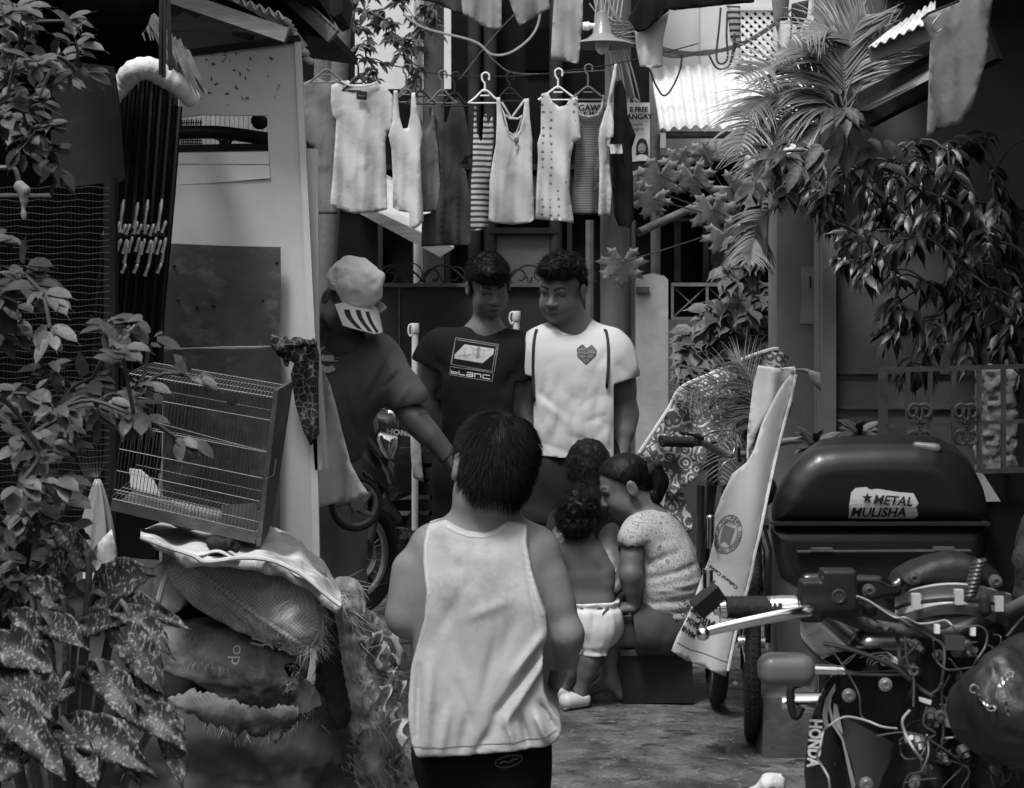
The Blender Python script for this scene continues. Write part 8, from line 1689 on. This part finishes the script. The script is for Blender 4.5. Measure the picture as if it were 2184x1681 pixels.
# gauge housing and lamp bracket
organic('gauge_housing', [molded(g9([(1410, 470), (1450, 390), (1540, 320), (1640, 270), (1770, 248), (1880, 262), (1980, 310), (2060, 380), (2110, 480), (2060, 520), (1440, 510)]), Y+.05, .05, .03)], V3(G9(1760, 400, Y+.1))-.2, V3(G9(1760, 400, Y+.1))+.2, .005, mat('matt_black', .010, .5, .15, 10, .08, 200), b, disp=lambda Q: np.where(Q[..., 1] < Y+.085, .0, 0)+.010*np.exp(-(((Q[..., 0]-G9(1760, 400, Y).x)/.07)**2+((Q[..., 2]-G9(1760, 350, Y).z)/.035)**2)))
def band(u, v):
    x = 1415+690*u; yc = 560-58*math.sin(u*math.pi)*.9+(v-.5)*135+30*(abs(u-.5)*2)**2*.4; return G9(x, yc, Y+.02+.07*(2*u-1)**2+.010*math.sin(v*math.pi))
part('lamp_ring', MB().sheet(band, 40, 8, .004), mat('ring_plastic', .34, .35, .1, 12, .05, 60), b)
def band2(u, v):
    x = 1440+640*u; yc = 630-40*math.sin(u*math.pi)+(v-.5)*60+40*(abs(u-.5)*2)**2; return G9(x, yc, Y+.012+.07*(2*u-1)**2)
part('lower_ring', MB().sheet(band2, 40, 4, .006), mat('ring_dark', .10, .4, .2, 12), b)  # lower band in a darker grey
part('ring_gap', MB().tube(cat_pts([G9(1415, 590, Y+.085), G9(1500, 560, Y+.03), G9(1770, 535, Y-.0), G9(2000, 560, Y+.03), G9(2100, 600, Y+.085)], 6), .0035, 6), M['ink'], b)
for x, y in ((1535, 545), (1790, 520), (2030, 560)): part('clip', MB().box(G9(x, y, Y+.0+.05*((x-1760)/345)**2), (.014, .012, .024)), mat('clip_plastic', .40, .4, .1, 10), b, smooth=False)
m = MB()
for i in range(9): t = i/8; m.ring(G9(1915-60*t, 310+200*t, Y+.03), (.25, -.1, -1), .0085, .0045, 14, 6)
part('tape_strap', m, mat('shiny_tape', .05, .2, .4, 30), b)
for x, y in ((1520, 408), (2010, 425), (1250, 482), (1755, 1145), (1350, 1045), (1130, 1110), (1235, 1640)): part('bolt', MB().lathe(G9(x, y, Y+.03 if y < 500 else Y-.005), (0, -1, 0), [(.011, 0), (.011, .003), (.007, .004), (.006, .008), (.004, .008), (.004, .005)], 14), M['greyiron'] if y < 500 else M['dullmetal'], b)
organic('knob', [cap(G9(1945, 530, Y+.0), G9(1950, 600, Y+.0), .009, .011, .01)], V3(G9(1950, 565, Y))-.04, V3(G9(1950, 565, Y))+.04, .003, M['ink'], b)
# shroud with maker's name, side panels
gb = mat('gloss_panel', .010, .16, .15, 7, coat=.6)
def panel(name, poly, Y, fold, m, th=.006, label=None, st=.012): return part(name, MB().cloth(g9(poly), Y, fold, th, st), m, b, label, sharp=.9)
X0 = G9(950, 1300, Y).x
cur = lambda x, z: 4.0*(x-X0)**2+.03*(z-.9)
panel('fairing', [(1050, 970), (1080, 960), (1100, 1350), (1130, 1700), (870, 1700), (858, 1560), (880, 1400), (905, 1250), (950, 1120), (1000, 1030)], Y+.04, cur, gb)
panel('fairing_stripe', [(1050, 1040), (1052, 1080), (1010, 1150), (1000, 1240), (1010, 1300), (980, 1290), (968, 1220), (990, 1130)], Y+.032, cur, mat('stripe_grey', .22, .35, .1, 8), .002)
panel('fairing_inlay', [(1040, 1160), (1062, 1170), (1082, 1260), (1098, 1350), (1060, 1300), (1035, 1240)], Y+.030, cur, mat('inlay_pale', .36, .4, .2, 30), .002)
panel('fairing_inlay', [(1015, 1100), (1030, 1090), (1020, 1180), (1040, 1270), (1100, 1370), (1180, 1660), (1160, 1700), (1090, 1380), (1030, 1290), (1008, 1190)], Y+.028, cur, mat('edge_trim', .30, .35, .1, 8), .002)
lettering('HONDA', .028, G9(898, 1250, Y+.022), (-.06, 0, -1), (1, 0, -.06), mat('decal_white', .52, .4, .05, 8), b, .0006, bold=.0010, sx=.74, warp=lambda v: Vector((v.x, v.y+4.0*(v.x-X0)**2-.004, v.z)))
panel('side_cover', [(1092, 1250), (1180, 1280), (1300, 1350), (1440, 1440), (1440, 1500), (1360, 1600), (1310, 1700), (1190, 1700), (1150, 1500), (1100, 1370)], Y+.05, lambda x, z: .25*(x-X0)+.02*math.sin(x*30), mat('grey_panel', .055, .3, .2, 6, coat=.2))
panel('radiator_shroud', [(1045, 965), (1200, 990), (1560, 985), (1560, 1040), (1480, 1180), (1440, 1300), (1290, 1290), (1180, 1250), (1100, 1230), (1060, 1120)], Y+.08, lambda x, z: .2*(x-X0), mat('shroud_black', .008, .28, .2, 8, coat=.3), .012)
part('shroud_edge', MB().tube(cat_pts([G9(1045, 962, Y+.06), G9(1150, 982, Y+.06), G9(1350, 990, Y+.09), G9(1560, 985, Y+.12)], 4), .0022, 6), M['dullmetal'], b)
pt = panel('fuel_tank', [(980, 900), (1060, 860), (1200, 840), (1340, 845), (1440, 900), (1450, 990), (1200, 990), (1120, 970)], Y+.14, lambda x, z: .2*(x-X0)-.3*(z-.85), gb, .02)
line_decal('tank_swirl', [g9([(1135, 965), (1170, 930), (1220, 900), (1180, 945), (1150, 970)]), g9([(1240, 930), (1330, 905), (1440, 900)]), g9([(1290, 965), (1295, 940), (1370, 920), (1440, 925)]), g9([(1310, 980), (1312, 955), (1370, 938), (1440, 942)]), g9([(1330, 985), (1335, 968), (1375, 955), (1440, 958)])], 2.2, Y+.1, projector([pt], .002), M['tarp'], pt)
lettering('ORO', .022, G9(1372, 985, Y+.1), (1, 0, 0), (0, 0, 1), M['tarp'], pt, .0004, bold=.001, warp=projector([pt], .004))
# turn signal
organic('turn_signal', [rbox(G9(755, 955, Y), (.046, .026, .0265), .022)], V3(G9(755, 955, Y))-.08, V3(G9(755, 955, Y))+.08, .003, mat('signal_grey', .11, .35, .08, 10, .05, 100), b)
part('signal_stem', MB().lathe(G9(912, 955, Y), G9(1050, 960, Y)-G9(912, 955, Y), [(.0085, 0), (.0085, .04), (.0075, .041), (.0075, .052)], 16), M['chrome'], b)
part('foot_peg', MB().lathe(G9(728, 1158, Y+.5), (1, 0, 0), [(.012, 0), (.013, .003), (.013, .022), (.020, .024), (.022, .12)], 14), M['chrome'], b)
part('pedal_guard', MB().tube(cat_pts([G9(840, 1040, Y+.45), G9(790, 1060, Y+.45), G9(780, 1120, Y+.45), G9(790, 1190, Y+.45), G9(815, 1240, Y+.45), G9(850, 1180, Y+.45)], 4), .008, 8), M['ink'], b)
# mechanical clutter: triple clamp, engine block, bracket
organic('fork_crown', [cap(G9(1600, 720, Y+.1), G9(1960, 720, Y+.1), .03, .03, .03), cap(G9(1640, 720, Y+.12), G9(1640, 1700, Y+.14), .026, .028, .02), cap(G9(1960, 720, Y+.12), G9(1980, 1700, Y+.14), .026, .028, .02), rbox(G9(1800, 860, Y+.16), (.07, .05, .06), .02), rbox(G9(1700, 1450, Y+.25), (.16, .10, .14), .03)], V3(G9(1780, 1150, Y+.2))-.36, V3(G9(1780, 1150, Y+.2))+.36, .008, M['ink'], b, disp=wr(40, .006, 2))
panel('bracket_plate', [(1640, 1212), (1680, 1204), (1740, 1220), (1800, 1240), (1850, 1280), (1868, 1325), (1780, 1326), (1760, 1300), (1700, 1290), (1640, 1240)], Y-.01, lambda x, z: .1*(x-X0)-.03, mat('alu_bracket', .40, .4, .15, 20, metal=.6), .004)
part('bracket_bolt', MB().lathe(G9(1680, 1232, Y-.03), (0, -1, 0), [(.009, 0), (.009, .004), (.005, .005), (.005, .003)], 12), M['greyiron'], b)
panel('relay_box', [(1690, 745), (1818, 752), (1812, 832), (1700, 828)], Y+.03, None, mat('relay', .05, .5), .03)
panel('white_label', [(1552, 1122), (1628, 1142), (1622, 1168), (1555, 1146)], Y+.03, None, M['white'], .004)
for x in (1660, 1875): part('connector', MB().box(G9(x, 712 if x < 1700 else 725, Y+.02), (.008, .01, .014)), M['white'], b, smooth=False)
hose = mat('hose_rubber', .03, .4, .2, 30); pw_ = mat('pale_wire', .28, .4, .2, 10); gw = mat('grey_wiring', .05, .4, .3, 10)
def run(name, pts, r, m, Yo=0., n=8):
    part(name, MB().tube(cat_pts([G9(x, y, Y+Yo+random.uniform(-.012, .012)) for x, y in pts], 8), r*.62, n), m, b)
run('brake_hose', [(1240, 600), (1300, 680), (1400, 720), (1430, 800), (1440, 900), (1490, 1000), (1560, 1070), (1640, 1120)], .0055, hose)
run('brake_hose', [(980, 800), (1080, 820), (1240, 870), (1400, 940), (1500, 1020)], .006, hose, -.01); run('throttle_cable', [(1180, 520), (1350, 600), (1500, 690), (1620, 760), (1700, 820), (1700, 960), (1680, 1060), (1630, 1105)], .004, gw, -.02)
run('hose_fitting', [(1250, 660), (1290, 690), (1330, 705), (1370, 720)], .008, gw, -.01)
for nm, pts, r, m_ in (('wire', [(1180, 515), (1260, 550), (1400, 640), (1470, 645), (1550, 680), (1640, 675), (1710, 662), (1750, 690), (1770, 720)], .0028, pw_), ('wire', [(1800, 722), (1850, 700), (1920, 698), (1962, 740), (1950, 820), (1900, 900), (1870, 970)], .003, gw),
                   ('wire', [(1420, 1312), (1330, 1300), (1230, 1262), (1110, 1242), (1020, 1290), (980, 1330), (960, 1420), (940, 1480), (985, 1560), (1010, 1610), (1020, 1690)], .0030, pw_), ('wire', [(1400, 1310), (1300, 1290), (1210, 1240), (1195, 1120), (1150, 1020), (1060, 880), (1000, 820)], .0024, gw),
                   ('wire', [(1300, 1356), (1440, 1335), (1560, 1352), (1680, 1420), (1790, 1500), (1810, 1550)], .0026, gw), ('wire', [(1500, 1200), (1455, 1260), (1470, 1340), (1520, 1430), (1570, 1500)], .004, pw_), ('wire', [(1690, 1040), (1692, 1150), (1700, 1340), (1690, 1400), (1690, 1520)], .0032, gw),
                   ('wire', [(1640, 780), (1650, 880), (1680, 930), (1740, 960), (1900, 940)], .0028, gw), ('wire', [(1970, 810), (2060, 860), (2110, 930)], .0024, gw), ('wire', [(2184, 790), (2060, 840), (1980, 900), (1900, 990), (1850, 1060)], .0028, gw), ('wire', [(2184, 830), (2080, 838), (1990, 830)], .003, gw),
                   ('wire', [(1440, 1400), (1445, 1460), (1480, 1495), (1560, 1480), (1600, 1400), (1600, 1350)], .0026, gw), ('wire', [(1880, 1430), (1960, 1500), (2050, 1570), (2060, 1650)], .003, gw), ('wire', [(1960, 1420), (2090, 1450), (2130, 1530), (2150, 1620)], .0026, gw), ('wire', [(1470, 760), (1480, 900), (1520, 1010), (1520, 1180)], .003, gw),
                   ('wire', [(1600, 1350), (1610, 1460), (1570, 1570)], .0024, pw_), ('wire', [(1700, 1370), (1760, 1365)], .0026, pw_), ('wire', [(2000, 1450), (2080, 1440), (2120, 1480), (2100, 1600), (2040, 1650)], .0024, gw), ('wire', [(1460, 1640), (1560, 1620), (1660, 1610)], .002, gw), ('wire', [(2184, 640), (2130, 700), (2080, 760)], .0035, gw)):
    run(nm, pts, r, m_, -.03)
random.seed(77)
for i in range(22):
    x, y = random.uniform(1450, 2100), random.uniform(700, 1650); run('wire', [(x, y), (x+random.uniform(-90, 90), y+random.uniform(20, 110)), (x+random.uniform(-120, 120), y+random.uniform(80, 220)), (x+random.uniform(-150, 150), y+random.uniform(150, 330))], random.uniform(.0018, .0032), gw if i % 4 else M['iron'], random.uniform(0, .08), 6)
for i in range(26): c = G9(random.uniform(1480, 2150), random.uniform(780, 1650), Y+random.uniform(.04, .12)); part('fitting', MB().lathe(c, (random.uniform(-1, 1), -1, random.uniform(-1, 1)), [(.008, 0), (.010, .004), (.010, .014), (.006, .016), (.005, .026)], 8), M['greyiron'] if i % 3 else M['dullmetal'], b)
part('connector_clip', MB().prism([G9(x, y, Y-.01) for x, y in ((2080, 920), (2140, 860), (2165, 880), (2150, 935), (2100, 950))], (0, .015, 0)), M['concrete'], b, smooth=False)
m = MB(); m.ring(Vector((G9(1800, 0, Y).x, 2.75, .30)), (1, .05, 0), .26, .045, 40, 10); part('front_wheel', m, M['rubber'], b)
# leather cover with chain
b2 = thing('leather_bag', 'dark leather bag with a chain strap hanging on the stripped motorcycle', 'bag', G9(2050, 1400, 2.5))
organic('bag', [cap(G9(1870, 1190, 2.55), G9(2050, 1110, 2.5), .035, .065, .04), cap(G9(1900, 1280, 2.55), G9(2120, 1250, 2.5), .04, .07, .04), cap(G9(2150, 1150, 2.55), G9(2250, 1100, 2.6), .08, .09, .04)], V3(G9(2060, 1180, 2.5))-.28, V3(G9(2060, 1180, 2.5))+.28, .005, mat('worn_leather', .016, .42, .35, 8, .35, 30), b2, disp=wr(20, .010, 6))
wpb = projector([o for o in b2.children], .009); cp_ = cat_pts([G9(x, y, 2.3) for x, y in ((2120, 965), (2060, 1000), (2035, 1060), (2060, 1150), (2080, 1220), (2110, 1290), (2150, 1325), (2184, 1300))], 10)
m = MB()
acc = 0
for i in range(len(cp_)-1):
    acc += (cp_[i+1]-cp_[i]).length
    if acc > .0085: acc = 0; p = wpb(cp_[i]); d = (cp_[i+1]-cp_[i]).normalized(); m.ring(p, d.cross(Vector((0, 1, .4))) if i % 2 else Vector((.2, 1, 0)), .006, .0016, 12, 6)
part('chain', m, M['steel'], b2)
b3 = thing('knee_cushion', 'rounded grey cloth seat cover cut off by the right edge', 'cushion', W(2175, 1290, 3.0))
organic('cushion', [cap(W(2196, 1200, 3.0), W(2206, 1260, 3.0), .035, .038, .03), cap(W(2250, 1150, 3.05), W(2260, 1270, 3.05), .07, .07, .03)], V3(W(2200, 1220, 3.0))-.16, V3(W(2200, 1220, 3.0))+.16, .005, mat('grey_denim', .02, .85, .3, 20, .5, 80), b3, disp=wr(24, .006, 6))
# ================================================================ left rear: motorcycle, small wheel, posts
g5 = lambda P_: [(640.3+.3518*x, 512.2+.3518*y) for x, y in P_]
def G5(x, y, Y): return W(640.3+.3518*x, 512.2+.3518*y, Y)
Ym = 7.6
b = thing('motorcycle', 'parked motorcycle with spoked front wheel behind the plywood wall at left', 'motorcycle', (W(763, 0, Ym).x, Ym, 0))
c = W(760, 1188, Ym); ax = Vector((.76, -.65, 0)).normalized()
wheel(c, ax, .272, .036, b, 'front_wheel', 30, M['dullmetal'])
part('brake_disc', MB().ring(c-ax*-.03, ax, .085, .016, 40, 4), M['dullmetal'], b)
part('brake_caliper', MB().box(c+Vector((.03, -.06, .06)), (.05, .04, .07), (0, .4, .6)), M['ink'], b, smooth=False)
f_ = Vector((ax.y, -ax.x, 0)); f_ = f_ if f_.y < 0 else -f_
m = MB()
for s_ in (-1, 1): m.tube([c+ax*.07*s_, c+ax*.07*s_+Vector((.10, .16, .60))], .02, 10)
part('fork', m, M['ink'], b)
organic('mudguard', [cap(c-f_*.12+Vector((0, 0, .26)), c+f_*.10+Vector((0, 0, .27)), .05, .03, .05), cap(c-f_*.12+Vector((0, 0, .26)), c-f_*.26+Vector((0, 0, .16)), .05, .03, .05)], V3(c)-.4, V3(c)+.45, .01, M['gloss_black'], b)
cw_ = [(400, 1020), (470, 1040), (560, 1060), (604, 1110), (598, 1180), (590, 1260), (570, 1335), (540, 1350), (470, 1300), (410, 1220), (350, 1150), (345, 1120), (390, 1080)]
organic('cowl', [molded(g5(cw_), Ym-.2, .12, .05)], V3(G5(480, 1180, Ym-.1))-.35, V3(G5(480, 1180, Ym-.1))+.35, .009, mat('bike_panel', .02, .2, .2, 8, coat=.6), b, sm=2)
part('cowl_trim', MB().cloth(g5([(425, 1035), (470, 1060), (476, 1150), (455, 1180), (440, 1100)]), Ym-.21, None, .004, .03), M['midwall'], b, smooth=False)
organic('headlight', [molded(g5([(466, 1160), (520, 1170), (592, 1190), (588, 1260), (560, 1330), (520, 1340), (480, 1280), (458, 1210)]), Ym-.235, .06, .04)], V3(G5(530, 1250, Ym-.2))-.2, V3(G5(530, 1250, Ym-.2))+.2, .007, mat('lamp_glass', .5, .06, .3, 40, metal=.9), b)
lettering('HONDA', .034, G5(520, 1172, Ym-.245), (1, 0, -.12), (.12, 0, 1), M['tarp'], b, .0005, bold=.0008, sx=1.2)
organic('side_fairing', [molded(g5([(280, 1130), (350, 1160), (420, 1260), (480, 1330), (540, 1420), (560, 1500), (520, 1540), (440, 1470), (340, 1380), (260, 1300)]), Ym-.05, .10, .05)], V3(G5(400, 1330, Ym))-.4, V3(G5(400, 1330, Ym))+.4, .01, mat('bike_panel2', .03, .25, .3, 6, coat=.5), b, sm=2)
organic('mirror', [el(G5(430, 970, Ym-.3), (.07, .02, .035), np.array(eul((0, .35, 0))), .01)], V3(G5(430, 970, Ym-.3))-.12, V3(G5(430, 970, Ym-.3))+.12, .006, M['ink'], b)
part('mirror_stem', MB().tube(cat_pts([G5(400, 880, Ym-.25), G5(395, 960, Ym-.28), G5(440, 1040, Ym-.2)], 5), .008, 8), M['ink'], b)
part('handlebar', MB().tube(cat_pts([G5(380, 1000, Ym-.15), G5(500, 1030, Ym-.1), G5(560, 1050, Ym-.1), G5(690, 1075, Ym-.2)], 5), .011, 8), M['chrome'], b)
organic('rear_body', [rbox((c.x+.12, c.y+.75, .6), (.12, .45, .12), .08, np.array(eul((0, 0, -.2))))], (c.x-.4, c.y-.1, .3), (c.x+.6, c.y+1.5, .9), .02, M['gloss_black'], b)
m = MB(); m.ring(c+Vector((.25, 1.15, 0)), (1, -.2, 0), .235, .04, 40, 8); part('rear_wheel', m, M['rubber'], b)
b = thing('pushchair', 'small spoked pushchair wheel with dark frame below the pale hanging sheet', 'pushchair', W(759, 1133, 5.7))
c = W(759, 1075, 5.7); ax = Vector((.35, -1, .05)).normalized(); t = MB(); t.ring(c, ax, .086, .010, 44, 8); wo = part('wheel', t, M['rubber'], b)
t = MB(); t.ring(c, ax, .073, .008, 44, 8); u = ax.orthogonal().normalized(); w_ = ax.cross(u)
for i in range(5):
    a = i*2*math.pi/5; q = []
    for k in range(6): rr = .018+.053*k/5; aa = a+.5*math.sin(k/5*math.pi*.5); q.append(c+(u*math.cos(aa)+w_*math.sin(aa))*rr)
    t.tube(q, [.012, .011, .010, .009, .009, .010], 6)
t.lathe(c-ax*-.02, ax*-1, [(.024, 0), (.024, .04), (.01, .045)], 14); part('rim', t, mat('pram_rim', .12, .45, .2, 20), wo)
m = MB(); m.tube([c-ax*.03, W(700, 1055, 5.75), W(668, 1060, 5.75)], .010, 8); m.tube([W(668, 1060, 5.75), W(640, 1500, 5.75)], .012, 8); part('frame', m, M['ink'], b)
for (x, y, yb, Y, lab) in ((885, 690, 1130, 7.3, 'white plastic pole with hook, left of the man in black'), (1101, 664, 1100, 7.25, 'white plastic pole top showing between the two young men')):
    b = thing('barrier_pole', lab, 'pole', (W(x, 0, Y).x, Y, 0), 'white barrier poles'); zt = W(x, y, Y).z
    part('pole', MB().cyl((W(x, 0, Y).x, Y, W(0, yb, Y).z), (W(x, 0, Y).x, Y, zt), .0145, 14), M['cream'], b)
    part('cap', MB().lathe((W(x, 0, Y).x, Y, zt-.045), (0, 0, 1), [(.0165, 0), (.019, .004), (.019, .042), (.0175, .046)], 16), M['cream'], b)
    part('hook', MB().tube(cat_pts([W(x-4, y+2, Y-.01), W(x-12, y+4, Y-.01), W(x-14, y+18, Y-.01), W(x-10, y+27, Y-.01), W(x-5, y+22, Y-.01)], 5), .004, 6), M['cream'], b)
part('ribbon', MB().cloth(g5([(668, 1150), (706, 1180), (728, 1210), (738, 1360), (752, 1468), (716, 1452), (686, 1440), (672, 1300)]), 7.2, lambda x, z: .02*math.sin(z*12+x*10), .002, .03), M['tarp'], [o for o in bpy.data.objects if o.name == 'barrier_pole'][0], sharp=None)
m = MB(); 
for i in range(6): m.bar(W(858+i*9, 1128, 7.5), W(868+i*9, 1150, 7.2), .012, .01)
for i in range(3): m.bar(W(852, 1132+i*9, 7.4), W(915, 1134+i*9, 7.35), .012, .01)
single('plastic_grating', m, M['ink'], 'black plastic grating lying at the foot of the white pole', 'grating', smooth=False)
bx0, bx1 = W(850, 0, 7.3).x, W(918, 0, 7.3).x; zc = W(0, 1136, 7.3).z-.02
b = thing('plastic_crate', 'dark plastic crate carrying the white pole beside the motorcycle wheel', 'crate', ((bx0+bx1)/2, 7.35, 0))
for k in range(6): part('slat', MB().box(((bx0+bx1)/2, 7.22, .03+k*(zc-.04)/5.5), (bx1-bx0, .012, .035)), M['ink'], b, smooth=False)
part('shell', MB().box(((bx0+bx1)/2, 7.38, zc/2), (bx1-bx0-.01, .28, zc)), M['ink'], b, smooth=False)
b = thing('plastic_crate', 'dark plastic crate hidden behind the two young men', 'crate', (W(1101, 0, 7.3).x, 7.35, 0)); zc2 = W(0, 1100, 7.25).z
part('shell', MB().box((W(1101, 0, 7.3).x, 7.3, zc2/2), (.2, .2, zc2)), M['ink'], b, smooth=False)
